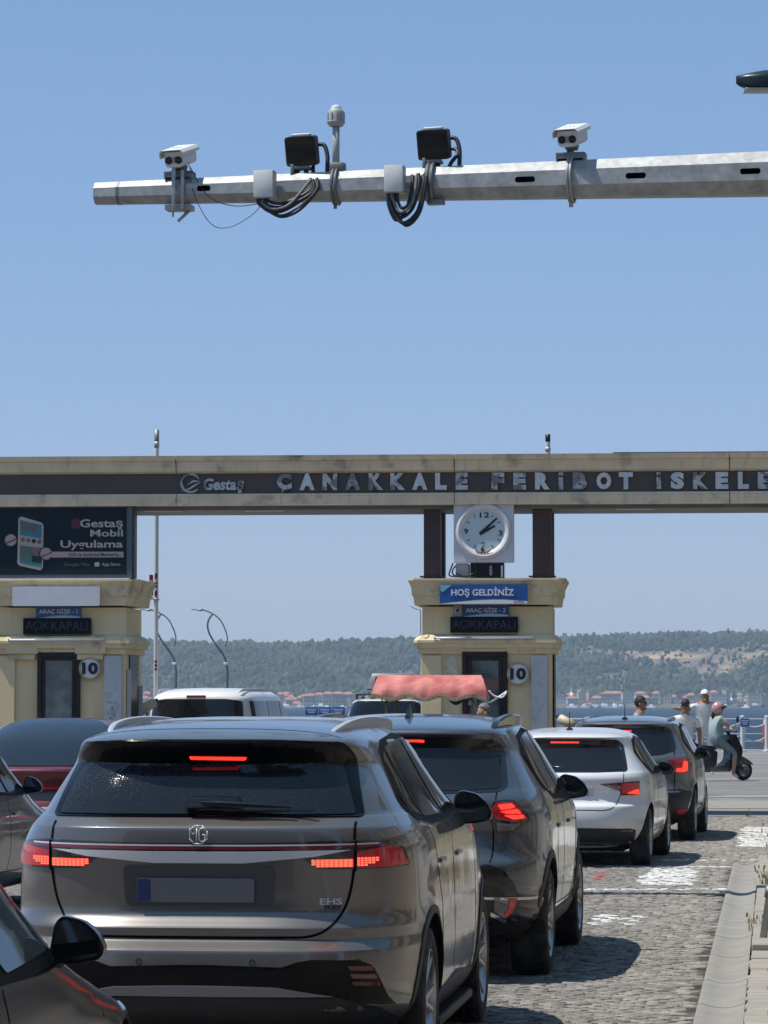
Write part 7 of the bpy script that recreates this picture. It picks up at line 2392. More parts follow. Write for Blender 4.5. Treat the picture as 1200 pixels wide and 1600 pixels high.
def cap(bm):
    r_ = bmesh.ops.create_uvsphere(bm, u_segments=20, v_segments=12, radius=1)
    for v in r_['verts']: v.co = Vector((v.co.x * 0.086, v.co.y * 0.105, v.co.z * 0.095 + 0.045))
    bmesh.ops.delete(bm, geom=[v for v in bm.verts if v.co.z < 0.04], context='VERTS')
    visor(bm)


def glasses(bm):
    for s_ in (-1, 1): box(bm, (s_ * 0.032, -0.094, 0.012), (0.05, 0.012, 0.03), 0.004)
    box(bm, (0, -0.093, 0.018), (0.12, 0.01, 0.008))
    for s_ in (-1, 1): box(bm, (s_ * 0.074, -0.05, 0.018), (0.006, 0.09, 0.008))


# man in grey T-shirt looking right
p = at(1000, 1099, 60.0)
o, ch = person('dark-haired person in a grey T-shirt and sunglasses looking right, above the slate crossover', (p.x, 60, 0), R(75), stand(), dict(torso='cloth_grey', waist='cloth_grey', arm_u='cloth_grey', arm_l='skin_tan', leg_u='cloth_dark', leg_l='cloth_dark', foot='cap_dark', skin='skin_tan'), 1.06, 'hair')
ch('sunglasses', glasses, 'trim_black')
b_ = text_bm('RF', 0.07, 0.004, 0.003)
# man in white polo and dark cap, leaning
p = at(1071, 1099, 64.0)
J = stand()
J.update(ha_r=(-.30, -0.14, 1.0), wr_r=(-.28, -0.08, 1.02), el_r=(-.29, 0.08, 1.16), chest=(0, -0.03, 1.33), neck=(0, -0.07, 1.48), head=(0, -0.10, 1.57), crown=(0, -0.10, 1.67), sh_r=(-.2, -0.02, 1.40), sh_l=(.2, -0.02, 1.40))
o, ch = person('person in a white polo shirt and dark cap behind the slate crossover', (p.x, 64, 0), R(-8), J, dict(torso='cloth_white', waist='cloth_white', arm_u='cloth_white', arm_l='skin_tan', leg_u='cloth_dark', leg_l='cloth_dark', foot='cap_dark', skin='skin_tan'), 1.03)
ch('cap', cap, 'cap_dark'); ch('sunglasses', glasses, 'trim_black')
# man in white with a white cap, arm reaching left
p = at(1101, 1099, 82.0)
J = stand(arm_r=dict(sh_r=(-.19, 0.0, 1.43), el_r=(-.40, -0.03, 1.33), wr_r=(-.60, -0.06, 1.36), ha_r=(-.68, -0.07, 1.37)))
o, ch = person('person all in white with a white cap, one arm stretched to the left', (p.x, 82, 0), R(10), J, dict(torso='cloth_white', waist='cloth_white', arm_u='cloth_white', arm_l='skin_tan', leg_u='cloth_white', leg_l='cloth_white', foot='shoe_white', skin='skin_tan'), 1.17)
ch('cap', cap, 'cap_white')
# man beside the cart
p = at(757, 1099, 47.5)
o, ch = person('grey-haired person looking down to the left in front of the clock booth door', (p.x, 47.5, 0), R(-68), stand(), dict(torso='cloth_dark', waist='cloth_dark', arm_u='cloth_dark', arm_l='skin', leg_u='cloth_dark', leg_l='cloth_dark', foot='cap_dark', skin='skin'), 0.985, 'grey')

# ---------------------------------------------------------------- scooter and rider
SY = 76.5
ps = at(1128, 1222, SY)
mat('scooter_black', (0.006, 0.006, 0.008), 0.3, 0, 0.15)
mat('scooter_grey', (0.11, 0.105, 0.10), 0.3, 0.3, 0.5)
sc = empty('scooter', (ps.x, SY, 0), 0, 'black and grey motor scooter facing right with a large front wheel', 'scooter')
FX = at(1161, 1200, SY).x - ps.x
RX = FX - 1.27
for wx_, nm in ((FX, 'wheel'), (RX, 'wheel')):
    mt = Matrix.Rotation(R(90), 4, 'X')
    bm = B(); lathe(bm, [(0.0, -0.02), (0.10, -0.02), (0.10, 0.02), (0.0, 0.02)], 20, mt); bmesh.ops.recalc_face_normals(bm, faces=bm.faces[:])
    wh = obj(nm, bm, 'galv_dark', sc, loc=(wx_, 0, 0.225))
    bm = B(); lathe(bm, [(0.135, -0.04), (0.15, -0.055), (0.19, -0.06), (0.218, -0.04), (0.225, 0), (0.218, 0.04), (0.19, 0.06), (0.15, 0.055), (0.135, 0.04)], 36, mt); bmesh.ops.recalc_face_normals(bm, faces=bm.faces[:]); obj('tyre', bm, 'rubber', wh)
    bm = B(); lathe(bm, [(0.12, -0.03), (0.14, -0.035), (0.14, 0.035), (0.12, 0.03)], 36, mt)
    for k in range(6):
        a = k * math.pi / 3
        box(bm, (0.115 * math.cos(a), 0, 0.115 * math.sin(a)), (0.17, 0.03, 0.03), 0.004, rot=Matrix.Rotation(-a, 3, 'Y')) if False else tube(bm, [(0.03 * math.cos(a), -0.015, 0.03 * math.sin(a)), (0.13 * math.cos(a + .15), -0.02, 0.13 * math.sin(a + .15))], 0.016, 6)
    bmesh.ops.recalc_face_normals(bm, faces=bm.faces[:]); obj('rim', bm, 'rim_silver' if wx_ == FX else 'rim_dark', wh)


def xz_prism(nm, pts, w_, m_, r_=0.04, par=sc, bev=0.02):
    bm = B(); prism(bm, rnd(pts, r_, 3), -w_ / 2, w_ / 2)
    bmesh.ops.recalc_face_normals(bm, faces=bm.faces[:])
    es = [e for e in bm.edges if len(e.link_faces) == 2 and e.calc_face_angle(0) > R(50)]
    if bev: bmesh.ops.bevel(bm, geom=es, offset=bev, segments=2, affect='EDGES', profile=0.6)
    return obj(nm, bm, m_, par, smooth=50)


xz_prism('leg_shield', [(FX - .66, .30), (FX - .40, .24), (FX - .14, .46), (FX - .10, .70), (FX - .28, 1.04), (FX - .44, 1.02), (FX - .36, .74), (FX - .44, .46)], 0.34, 'scooter_black', 0.06)
xz_prism('front_mudguard', [(FX - .34, .30), (FX - .30, .52), (FX - .06, .54), (FX + .14, .44), (FX + .24, .34), (FX + .06, .38), (FX - .12, .36)], 0.15, 'scooter_grey', 0.03, bev=0)
xz_prism('floorboard', [(FX - 1.08, .20), (FX - .42, .20), (FX - .40, .30), (FX - 1.05, .32)], 0.34, 'scooter_grey', 0.02)
xz_prism('rear_body', [(FX - 1.10, .26), (FX - .80, .32), (FX - .76, .66), (FX - 1.1, .74), (FX - 1.62, .80), (FX - 1.66, .66), (FX - 1.30, .42)], 0.34, 'scooter_black', 0.07)
xz_prism('seat', [(FX - .78, .68), (FX - .80, .77), (FX - 1.2, .80), (FX - 1.62, .88), (FX - 1.64, .80), (FX - 1.1, .73)], 0.30, 'plastic_black', 0.04)
xz_prism('rear_mudguard', [(RX - .30, .34), (RX - .24, .50), (RX + .05, .54), (RX + .26, .42), (RX + .1, .42), (RX - .12, .40)], 0.16, 'scooter_grey', 0.05)
bm = B(); tube(bm, [(FX - .36, 0, 1.0), (FX - .40, 0, 1.09)], 0.04, 10); tube(bm, spline([(FX - .46, -0.36, 1.10), (FX - .42, -0.2, 1.12), (FX - .40, 0, 1.09), (FX - .42, 0.2, 1.12), (FX - .46, 0.36, 1.10)], 4), 0.016, 8)
for s_ in (-1, 1): tube(bm, [(FX - .455, s_ * 0.34, 1.105), (FX - .47, s_ * 0.46, 1.10)], 0.022, 8)
obj('handlebar', bm, 'scooter_black', sc)
for s_ in (-1, 1):
    bm = B(); tube(bm, spline([(FX - .43, s_ * 0.26, 1.11), (FX - .40, s_ * 0.30, 1.22), (FX - .38, s_ * 0.34, 1.32)], 3), 0.007, 6)
    lathe(bm, [(0, -0.012), (0.05, -0.01), (0.055, 0), (0.05, 0.01), (0, 0.012)], 16, Matrix.Translation((FX - .37, s_ * 0.36, 1.36)) @ Matrix.Rotation(R(90), 4, 'Y') @ Matrix.Diagonal((1.3, 0.9, 1, 1)))
    bmesh.ops.recalc_face_normals(bm, faces=bm.faces[:]); obj('mirror', bm, 'trim_black', sc)
bm = B(); bmesh.ops.create_uvsphere(bm, u_segments=16, v_segments=10, radius=0.075)
for v in bm.verts: v.co = Vector((v.co.x * 0.7 + FX - .27, v.co.y, v.co.z * 0.8 + 0.98))
obj('headlamp', bm, 'lamp_clear', sc)
bm = B(); tube(bm, [(FX - .02, -0.07, .225), (FX - .24, -0.07, .62)], 0.022, 8); tube(bm, [(FX - .02, 0.07, .225), (FX - .24, 0.07, .62)], 0.022, 8)
tube(bm, [(FX - 1.5, -0.18, .24), (FX - 1.0, -0.17, .24)], 0.045, 10); tube(bm, [(RX, -0.02, .225), (FX - 1.0, 0, .34)], 0.05, 8); obj('fork_and_exhaust', bm, 'galv_dark', sc)
# rider
rx0 = at(1112, 1150, SY).x - ps.x
J = dict(pelvis=(rx0 - .02, 0, .90), waist=(rx0 - .02, 0, 1.06), chest=(rx0 + .0, 0, 1.28), neck=(rx0 + .02, 0, 1.45), head=(rx0 + .05, 0, 1.54), crown=(rx0 + .05, 0, 1.64),
         sh_r=(rx0 + .02, -.17, 1.37), el_r=(rx0 + .20, -.25, 1.18), wr_r=(FX - .52, -.33, 1.14), ha_r=(FX - .47, -.35, 1.12),
         sh_l=(rx0 + .02, .17, 1.37), el_l=(rx0 + .24, .27, 1.18), wr_l=(FX - .52, .33, 1.14), ha_l=(FX - .47, .35, 1.12),
         hip_r=(rx0 + .03, -.11, .86), kn_r=(rx0 + .44, -.16, .74), an_r=(rx0 + .32, -.20, .34), to_r=(rx0 + .44, -.21, .26),
         hip_l=(rx0 + .03, .11, .86), kn_l=(rx0 + .42, .15, .70), an_l=(rx0 + .34, .15, .38), to_l=(rx0 + .46, .16, .33))
J['an_r'] = (rx0 + .28, -.24, .16); J['to_r'] = (rx0 + .40, -.26, .07); J['kn_r'] = (rx0 + .36, -.20, .62)
o, ch = person('person in a sleeveless mint dress riding the scooter with a pink helmet', (ps.x, SY, 0), 0, J, dict(torso='cloth_mint', waist='cloth_mint', arm_u='skin', arm_l='skin', leg_u='cloth_teal', leg_l='skin', foot='shoe_white', skin='skin'), 1.0, 'long', head_rot=(0, 0, 90), bulk=1.18)


YAW = R(27)
FWx = Vector((ps.x + FX, SY, 0))
rot_ = Matrix.Rotation(YAW, 3, 'Z')
for q_ in (sc, o):
    q_.location = FWx - rot_ @ Vector((FX, 0, 0)); q_.rotation_euler = (0, 0, YAW)


def helmet(bm):
    r_ = bmesh.ops.create_uvsphere(bm, u_segments=28, v_segments=18, radius=1)
    for v in r_['verts']: v.co = Vector((v.co.x * 0.135, v.co.y * 0.155, v.co.z * 0.150 + 0.02))
    bmesh.ops.delete(bm, geom=[v for v in bm.verts if v.co.z < -0.10 or (v.co.y < -0.09 and v.co.z < 0.05)], context='VERTS')
    gm = bm.verts[:] + bm.edges[:] + bm.faces[:]
    bmesh.ops.solidify(bm, geom=bm.faces[:], thickness=0.012)


def hvis(bm):
    for k in range(2):
        tube(bm, spline([(-0.13, -0.05, 0.03), (-0.10, -0.14, 0.06), (0, -0.17, 0.065), (0.10, -0.14, 0.06), (0.13, -0.05, 0.03)], 4), 0.014 + 0.008 * k, 8)
    for s_ in (-1, 1): tube(bm, [(s_ * 0.128, -0.02, 0.02), (s_ * 0.145, -0.02, 0.02)], 0.026, 12)


hl = ch('helmet', helmet, 'helmet_pink')
ch('helmet_trim', hvis, 'trim_black')

# ================================================================ VENDOR CART
CY = 49.5
pc = at(672, 1100, CY)
cart = empty('vendor_cart', (pc.x, CY, 0), -R(3), 'street vendor cart under a faded red canopy with a fringed wavy edge', 'cart')
mat('canopy_red', (0.60, 0.225, 0.195), 0.85, 0, 0, 0.2, var=0.12, vscale=3, tcolor=(0.44, 0.13, 0.12), tscale=2.5, bump=0.6, bscale=9)
mat('fringe', (0.42, 0.34, 0.22), 0.95, var=0.5, vscale=60)
mat('wood_gold', (0.20, 0.16, 0.08), 0.6, var=0.3, vscale=10)
mat('terracotta', (0.28, 0.12, 0.06), 0.7, var=0.5, vscale=25)
mat('jar_glass', (0.22, 0.24, 0.27), 0.1, 0, 0, 0.6)
kx = CY / F
W0, W1 = (583 - 672) * kx, (762 - 672) * kx
z_ridge, z_eave = at(672, 1055, CY).z, at(672, 1090, CY).z
ridge_in = 0.09
bm = B()
# canopy: ridge slab sloping to both eaves, hanging valance with waves
nx_ = 60
for side in (-1, 1):
    rows = []
    for j, (yy, zz) in enumerate(((0.22, z_ridge), (0.36, z_ridge - 0.06), (0.54, z_ridge - 0.165), (0.575, z_eave + 0.06), (0.58, z_eave))):
        rw = []
        for i in range(nx_ + 1):
            t = i / nx_
            x = W0 + (W1 - W0) * t
            inset = ridge_in * (1 - j / 3) if j < 3 else 0
            x = (W0 + inset) + (W1 - W0 - 2 * inset) * t
            sag = 0.012 * math.sin(t * 9 + j) + 0.006 * math.sin(t * 31 + 2 * j)
            wv = 0.028 * math.sin(t * 2 * math.pi * 3.6 + 0.9) if j == 4 else 0
            fold = 0.55 * (0.03 * max(0, math.sin(t * 17 + 1.3)) ** 3 + 0.018 * math.sin(t * 41)) * (j >= 2)
            rw.append(bm.verts.new((x, side * (yy + 0.01 * math.sin(t * 23) - fold * (1 if j < 4 else 0.4)), zz - sag * (j > 0) + wv - 0.5 * fold * (j == 2))))
        rows.append(rw)
    for a, b in zip(rows, rows[1:]):
        for i in range(nx_): bm.faces.new((a[i], a[i + 1], b[i + 1], b[i]))
    if side == -1: top0 = rows
    else: top1 = rows
for i in range(nx_): bm.faces.new((top0[0][i], top1[0][i], top1[0][i + 1], top0[0][i + 1]))
for e_ in (0, nx_):
    ring = [r_[e_] for r_ in reversed(top0)] + [r_[e_] for r_ in top1]
    bm.faces.new(ring)
bmesh.ops.triangulate(bm, faces=[f for f in bm.faces if len(f.verts) > 4])
bmesh.ops.recalc_face_normals(bm, faces=bm.faces[:])
obj('canopy', bm, 'canopy_red', cart, smooth=50)
for side in (-1, 1):
    bm = B(); prev = None
    for i in range(nx_ * 3 + 1):
        t = i / (nx_ * 3)
        x = W0 + (W1 - W0) * t; z = z_eave + 0.028 * math.sin(t * 2 * math.pi * 3.6 + 0.9)
        y = side * (0.585 + 0.006 * (i % 2))
        a = bm.verts.new((x, y, z + 0.028)); b = bm.verts.new((x, y, z - 0.022 - 0.006 * (i % 2)))
        if prev: bm.faces.new((prev[0], a, b, prev[1]))
        prev = (a, b)
    obj('fringe', bm, 'fringe', cart, smooth=None)
for sx_ in (-1, 1):
    bm = B(); prev = None
    for i in range(40):
        y = -0.58 + 1.16 * i / 39
        a = bm.verts.new(((W0 if sx_ < 0 else W1) + sx_ * (0.008 + 0.004 * (i % 2)), y, z_eave + 0.03)); b = bm.verts.new(((W0 if sx_ < 0 else W1) + sx_ * (0.008 + 0.004 * (i % 2)), y, z_eave - 0.02))
        if prev: bm.faces.new((prev[0], a, b, prev[1]))
        prev = (a, b)
    obj('fringe', bm, 'fringe', cart, smooth=None)
# loose dark lining hanging down
bm = B(); rows = []
for j in range(5):
    rows.append([bm.verts.new(((700 - 672) * kx + (40 * i / 12 - 4) * kx, -0.50 + 0.02 * math.sin(i), z_eave + 0.03 - j / 4 * 0.14 * max(0.12, math.sin(math.pi * min(1, max(0, (i + 0.8) / 12.5))) ** 1.5))) for i in range(13)])
for a, b in zip(rows, rows[1:]):
    for i in range(12): bm.faces.new((a[i], a[i + 1], b[i + 1], b[i]))
obj('dark_lining', bm, 'cloth_dark', cart, smooth=60)
for px_, yy in ((606, -0.45), (617, 0.45), (738, -0.45), (746, 0.45)):
    bm = B(); tube(bm, [((px_ - 672) * kx, yy, 0.75), ((px_ - 672) * kx, yy, z_eave + 0.05)], 0.020, 8); obj('post', bm, 'wood_gold', cart)
bm = B()
for px_, d_ in ((606, 1), (746, -1)): tube(bm, [((px_ - 672) * kx, -0.46, z_eave - 0.12), ((px_ - 672 - 9 * d_) * kx, -0.47, z_eave + 0.0)], 0.010, 6); tube(bm, [((px_ - 672) * kx, -0.46, z_eave - 0.12), ((px_ - 672 + 9 * d_) * kx, -0.47, z_eave + 0.0)], 0.010, 6)
obj('brace', bm, 'wood_gold', cart)
bm = B(); box(bm, (0, 0, 0.86), (1.5, 0.95, 0.5), 0.02); obj('counter', bm, 'wood_gold', cart)
for x in (-0.6, 0.6):
    for y in (-0.5, 0.5):
        bm = B(); lathe(bm, [(0.0, -0.02), (0.04, -0.03), (0.26, -0.012), (0.29, -0.02), (0.30, 0), (0.29, 0.02), (0.26, 0.012), (0.04, 0.03), (0, 0.02)], 28, Matrix.Translation((x, y, 0.30)) @ Matrix.Rotation(R(90), 4, 'X')); bmesh.ops.recalc_face_normals(bm, faces=bm.faces[:]); obj('wheel', bm, 'rubber', cart)
bm = B(); pw = [((765 - 672) * kx, -0.52, z_eave + 0.10), ((772 - 672) * kx, -0.52, z_eave + 0.03), ((785 - 672) * kx, -0.52, z_eave - 0.0), ((792 - 672) * kx, -0.52, z_eave + 0.07)]
tube(bm, spline(pw, 4), 0.012, 6); tube(bm, spline([((757 - 672) * kx, -0.5, z_eave - 0.07), ((768 - 672) * kx, -0.5, z_eave - 0.06), ((782 - 672) * kx, -0.5, z_eave + 0.02), ((793 - 672) * kx, -0.5, z_eave + 0.09)], 4), 0.014, 6)
obj('white_rod', bm, 'sign_white', cart)
# goods on the counter
zc = 1.112
r = empty('display_case', (pc.x + (635 - 672) * kx, CY - 0.1, zc), 0, 'clear bag-like glass display case on the cart counter', 'display case')
bm = B(); box(bm, (0, 0, 0.17), (0.38, 0.36, 0.34), 0.03, taper=(0.6, 0.6)); obj('glass', bm, 'jar_glass', r)
bm = B()
box(bm, (0, 0, 0.01), (0.40, 0.38, 0.02)); box(bm, (0.02, -0.165, 0.22), (0.06, 0.01, 0.05)); box(bm, (-0.1, -0.17, 0.12), (0.08, 0.01, 0.06)); obj('trim', bm, 'cloth_dark', r)
random.seed(4)
for i in range(6):
    px_ = 656 + i * 5.4
    r = empty('jar', (pc.x + (px_ - 672) * kx, CY - 0.2 + random.uniform(-.04, .04), zc), 0, ['first', 'second', 'third', 'fourth', 'fifth', 'last'][i] + ' small brown jar from the left on the cart counter', 'jar', 'brown jars in a row on the cart counter')
    bm = B(); lathe(bm, [(0, 0), (0.024, 0), (0.026, 0.03), (0.026, 0.10), (0.016, 0.12), (0, 0.12)], 14); bmesh.ops.recalc_face_normals(bm, faces=bm.faces[:]); obj('glass', bm, 'terracotta', r)
    bm = B(); lathe(bm, [(0, 0.118), (0.018, 0.118), (0.018, 0.145), (0, 0.147)], 12); bmesh.ops.recalc_face_normals(bm, faces=bm.faces[:]); obj('lid', bm, ['trim_black', 'plate_white'][i % 2], r)
bm = B()
prism(bm, rnd([(-0.085, 0), (0.085, 0), (0.08, 0.17), (-0.08, 0.17)], 0.01), -0.01, 0.01)
o = obj('price_board', bm, 'cam_grey', None, loc=(pc.x + (679 + 5 - 672) * kx + 0.05, CY - 0.28, zc)); tag(o, 'grey price board with white lines beside the brown jars', 'sign')
bm = B()
for k in range(5): box(bm, (0, -0.0125, 0.03 + k * 0.026), (0.12 - 0.02 * (k % 2), 0.004, 0.009))
obj('white_lines', bm, 'sign_white', o, smooth=None)
# plastic bag hanging from the canopy
bm = B(); rings = []
for j, (rr, zz) in enumerate(((0.006, 0.0), (0.02, -0.03), (0.05, -0.09), (0.055, -0.14), (0.03, -0.18))):
    rings.append([bm.verts.new((rr * math.cos(a) * (1 + 0.2 * math.sin(3 * a + j)), rr * 0.6 * math.sin(a), zz)) for a in np.linspace(0, 2 * math.pi, 13)[:-1]])
for a, b in zip(rings, rings[1:]):
    for k in range(12): bm.faces.new((a[k], a[(k + 1) % 12], b[(k + 1) % 12], b[k]))
bm.faces.new(rings[-1])
for v in bm.verts: v.co *= 0.6
tag(obj('plastic_bag', bm, 'jar_glass', None, loc=(pc.x + (733 - 672) * kx, CY - 0.55, z_eave - 0.01)), 'small pale plastic bag hanging from the right end of the canopy', 'bag')
# ================================================================ QUAY FURNITURE AND FAR SHORE
mat('rail_white', (0.60, 0.61, 0.62), 0.5, var=0.1)
mat('lamp_pole', (0.16, 0.19, 0.21), 0.4, 0.6)
mat('red_plastic', (0.40, 0.03, 0.03), 0.5)
mat('cream_metal', (0.58, 0.52, 0.36), 0.5, var=0.1)
RYY = 126.0
pr = empty('quay_railing', (0, RYY, 0), 0, 'white quay railing with horizontal bars along the water', 'railing')
for z in (1.14, 0.88, 0.60, 0.32):
    bm = B(); tube(bm, [(-22, 0, z), (22, 0, z)], 0.035 if z > 1 else 0.022, 8); obj('bar', bm, 'rail_white', pr)
x = -22
while x <= 22:
    bm = B(); tube(bm, [(x, 0, 0), (x, 0, 1.14)], 0.032, 8); obj('post', bm, 'rail_white', pr); x += 2.0
# chain posts nearer
posts = [(1160, 1170), (1198, 1170), (1236, 1170)]
CHY = 122.0
for i, (px_, _) in enumerate(posts):
    x = at(px_, 1150, CHY).x
    bm = B(); lathe(bm, [(0, 0), (0.14, 0), (0.14, 0.05), (0.075, 0.07), (0.07, 1.2), (0.085, 1.22), (0.08, 1.27), (0, 1.3)], 16); bmesh.ops.recalc_face_normals(bm, faces=bm.faces[:])
    tag(obj('bollard', bm, 'rail_white', None, loc=(x, CHY, 0)), ['white chain bollard with a blue sign on top, right of the scooter', 'white chain bollard at the right edge beside the red plastic float', 'white chain bollard just outside the right edge'][i], 'bollard', 'white bollards joined by chains')
for i in range(2):
    xa, xb = at(posts[i][0], 1150, CHY).x, at(posts[i + 1][0], 1150, CHY).x
    for j, z in enumerate((1.05, 0.55)):
        pts = [(xa + (xb - xa) * t, CHY, z - 0.17 * (1 - (2 * t - 1) ** 2)) for t in np.linspace(0.06, 0.94, 20)]
        bm = B(); tube(bm, pts, 0.018, 6)
        tag(obj('chain', bm, 'rail_white'), [['upper', 'lower'][j] + ' sagging white chain between the bollard under the blue sign and the right edge', ['upper', 'lower'][j] + ' sagging white chain beyond the right edge'][i], 'chain')
x0 = at(1160, 1150, CHY).x
for j, z in enumerate((1.05, 0.6)):
    pts = [(x0 - 1.6 * t, CHY, z - 0.2 * math.sin(math.pi * t)) for t in np.linspace(0.05, 1, 14)]
    bm = B(); tube(bm, pts, 0.018, 6); tag(obj('chain', bm, 'rail_white'), ['upper', 'lower'][j] + ' white chain running left from the bollard behind the scooter', 'chain')


def blue_sign(px_, py_, Y, wpx, hpx, label, lines=True):
    c = at(px_, py_, Y); k = Y / F
    r = empty('notice_sign', (c.x, Y - 0.2, c.z), 0, label, 'sign')
    bm = B(); box(bm, (0, 0, 0), (wpx * k, 0.05, hpx * k), 0.01); obj('panel', bm, 'sign_blue', r)
    bm = B()
    for q in range(3): box(bm, (0.0, -0.03, hpx * k * (0.22 - 0.2 * q)), (wpx * k * (0.8 - 0.15 * q), 0.01, hpx * k * 0.06))
    obj('white_lines', bm, 'sign_white', r, smooth=None)
    bm = B(); box(bm, (0, 0.02, -hpx * k / 2 - 0.1), (0.06, 0.05, 0.25)); obj('bracket', bm, 'rail_white', r)


blue_sign(1163, 1129, CHY, 14, 13, 'blue notice with white lines on top of the bollard right of the scooter')
blue_sign(935, 1125, 110, 13, 12, 'small blue notice seen over the roof of the slate crossover')
for i, (px_, lb) in enumerate(((487, 'blue notice board on the quay, leftmost of the three beside the white SUV'), (508, 'blue notice board on the quay, middle of the three beside the white SUV'), (529, 'blue notice board on the quay, nearest of the three to the white SUV'))):
    blue_sign(px_, 1111, 118, 20, 13, lb)
c = at(1191, 1143, 124)
bm = B(); lathe(bm, [(0, 0), (0.12, 0.02), (0.14, 0.15), (0.14, 0.75), (0.11, 0.85), (0, 0.9)], 20); bmesh.ops.recalc_face_normals(bm, faces=bm.faces[:])
tag(obj('float', bm, 'red_plastic', None, loc=(c.x + 0.1, 123.5, 0.15)), 'red plastic float by the railing at the right edge', 'float')
# cream tubular spotlights on thin poles
for px_, py_, Y, sgn, lb in ((886, 1129, 55.5, 1, 'cream tube-shaped spotlight right of the clock booth, over the white hatchback'), (230, 1104, 55.0, -1, 'cream spotlight between the left booth and the white van')):
    c = at(px_, py_, Y)
    r = empty('spotlight', (c.x, Y, 0), 0, lb, 'spotlight', 'cream spotlights beside the toll booths')
    d = Vector((0.80 * sgn, -0.35, -0.50)).normalized()
    p0 = Vector((0, 0, c.z)) - d * 0.16; p1 = Vector((0, 0, c.z)) + d * 0.16
    bm = B(); tube(bm, [p0, p0 + d * 0.02, p1], [0.05, 0.075, 0.085], 20); obj('housing', bm, 'cream_metal', r)
    bm = B(); tube(bm, [p1, p1 + d * 0.03], [0.088, 0.088], 20); tube(bm, [p1 + d * 0.03, p1 + d * 0.035], [0.07, 0.07], 20); obj('front_ring', bm, 'trim_black', r)
    bm = B(); tube(bm, [p0 - d * 0.05, p0 + d * 0.01], [0.03, 0.05], 12); obj('back_cap', bm, 'trim_black', r)
    bm = B(); tube(bm, [(0, 0.02, 0), (0, 0.02, c.z - 0.05)], 0.022, 8); obj('pole', bm, 'galv', r)
# dark motorbikes and clutter left of the van
mat('far_clutter', (0.05, 0.05, 0.055), 0.7, var=0.6, vscale=6)
# S-shaped lamp posts on the quay
def s_lamp(px_, Y, label, mir=1, head=True):
    b = at(px_, 1090, Y); k = Y / F
    r = empty('curved_lamp_post', (b.x, Y, 0), 0, label, 'street lamp', 'S-shaped lamp posts on the quay')

    def Pz(dx, py_): return ((dx) * k, 0, at(px_, py_, Y).z)
    bm = B()
    main = [(0, 0, 0), Pz(0, 1080), Pz(0, 1045), Pz(-2, 1033), Pz(-8, 1020), Pz(-20, 1004), Pz(-28, 990), Pz(-31, 978), Pz(-29, 968), Pz(-23, 959)]
    tube(bm, spline(main, 6), [0.055] * 12 + [0.045] * 18 + [0.038] * 25, 8)
    obj('post', bm, 'lamp_pole', r)
    bm = B()
    top = [Pz(-56, 952), Pz(-44, 953.5), Pz(-38, 953), Pz(-23, 959), Pz(-11, 969), Pz(-3, 985), Pz(0, 998), Pz(-3, 1010)]
    tube(bm, spline(top, 6), [0.02] * 6 + [0.045] * 6 + [0.026] * 31, 8)
    obj('arc', bm, 'lamp_pole', r)
    bm = B(); box(bm, Pz(-2.5, 1037), (0.16, 0.12, 0.10), 0.02); obj('spot', bm, 'sign_white', r)
s_lamp(355, 131, 'S-shaped grey lamp post with a crescent arc standing right of the white mast')
s_lamp(274.5, 128.4, 'S-shaped lamp post half hidden behind the white mast with red stickers')

# ---------------------------------------------------------------- far-shore town
mats_wall = {'cream': (0.50, 0.46, 0.36), 'white': (0.60, 0.59, 0.56), 'pink': (0.45, 0.33, 0.29), 'grey': (0.36, 0.37, 0.38), 'tan': (0.40, 0.33, 0.25), 'yellow': (0.55, 0.50, 0.34)}
for k_, c_ in mats_wall.items():
    m = mat('far_' + k_, c_, 0.8)
    n = m.node_tree.nodes; l = m.node_tree.links
    tc = n['Texture Coordinate']
    mp = n.new('ShaderNodeMapping'); mp.inputs['Rotation'].default_value = (R(90), 0, 0)
    l.new(tc.outputs['Object'], mp.inputs[0])
    br = n.new('ShaderNodeTexBrick'); br.offset = 0.0; br.squash = 1.0
    br.inputs['Scale'].default_value = 1.0
    br.inputs['Brick Width'].default_value = 2.4; br.inputs['Row Height'].default_value = 3.0; br.inputs['Mortar Size'].default_value = 0.75
    br.inputs['Mortar Smooth'].default_value = 0.0
    br.inputs['Color1'].default_value = (c_[0] * .25, c_[1] * .27, c_[2] * .3, 1); br.inputs['Color2'].default_value = (c_[0] * .4, c_[1] * .4, c_[2] * .4, 1); br.inputs['Mortar'].default_value = (*c_, 1)
    l.new(mp.outputs[0], br.inputs['Vector']); l.new(br.outputs['Color'], n['Principled BSDF'].inputs['Base Color'])
mat('far_roof_red', (0.36, 0.15, 0.10), 0.85, var=0.2, vscale=0.3)
mat('far_roof_grey', (0.28, 0.27, 0.26), 0.85)
random.seed(11)


CNT = {}
ONES = 'zeroth first second third fourth fifth sixth seventh eighth ninth tenth eleventh twelfth thirteenth fourteenth fifteenth sixteenth seventeenth eighteenth nineteenth'.split()


def ordinal(n):
    if n < 20: return ONES[n]
    t = ['twenty', 'thirty', 'forty', 'fifty'][n // 10 - 2]
    return (t[:-1] + 'ieth') if n % 10 == 0 else t + '-' + ONES[n % 10]


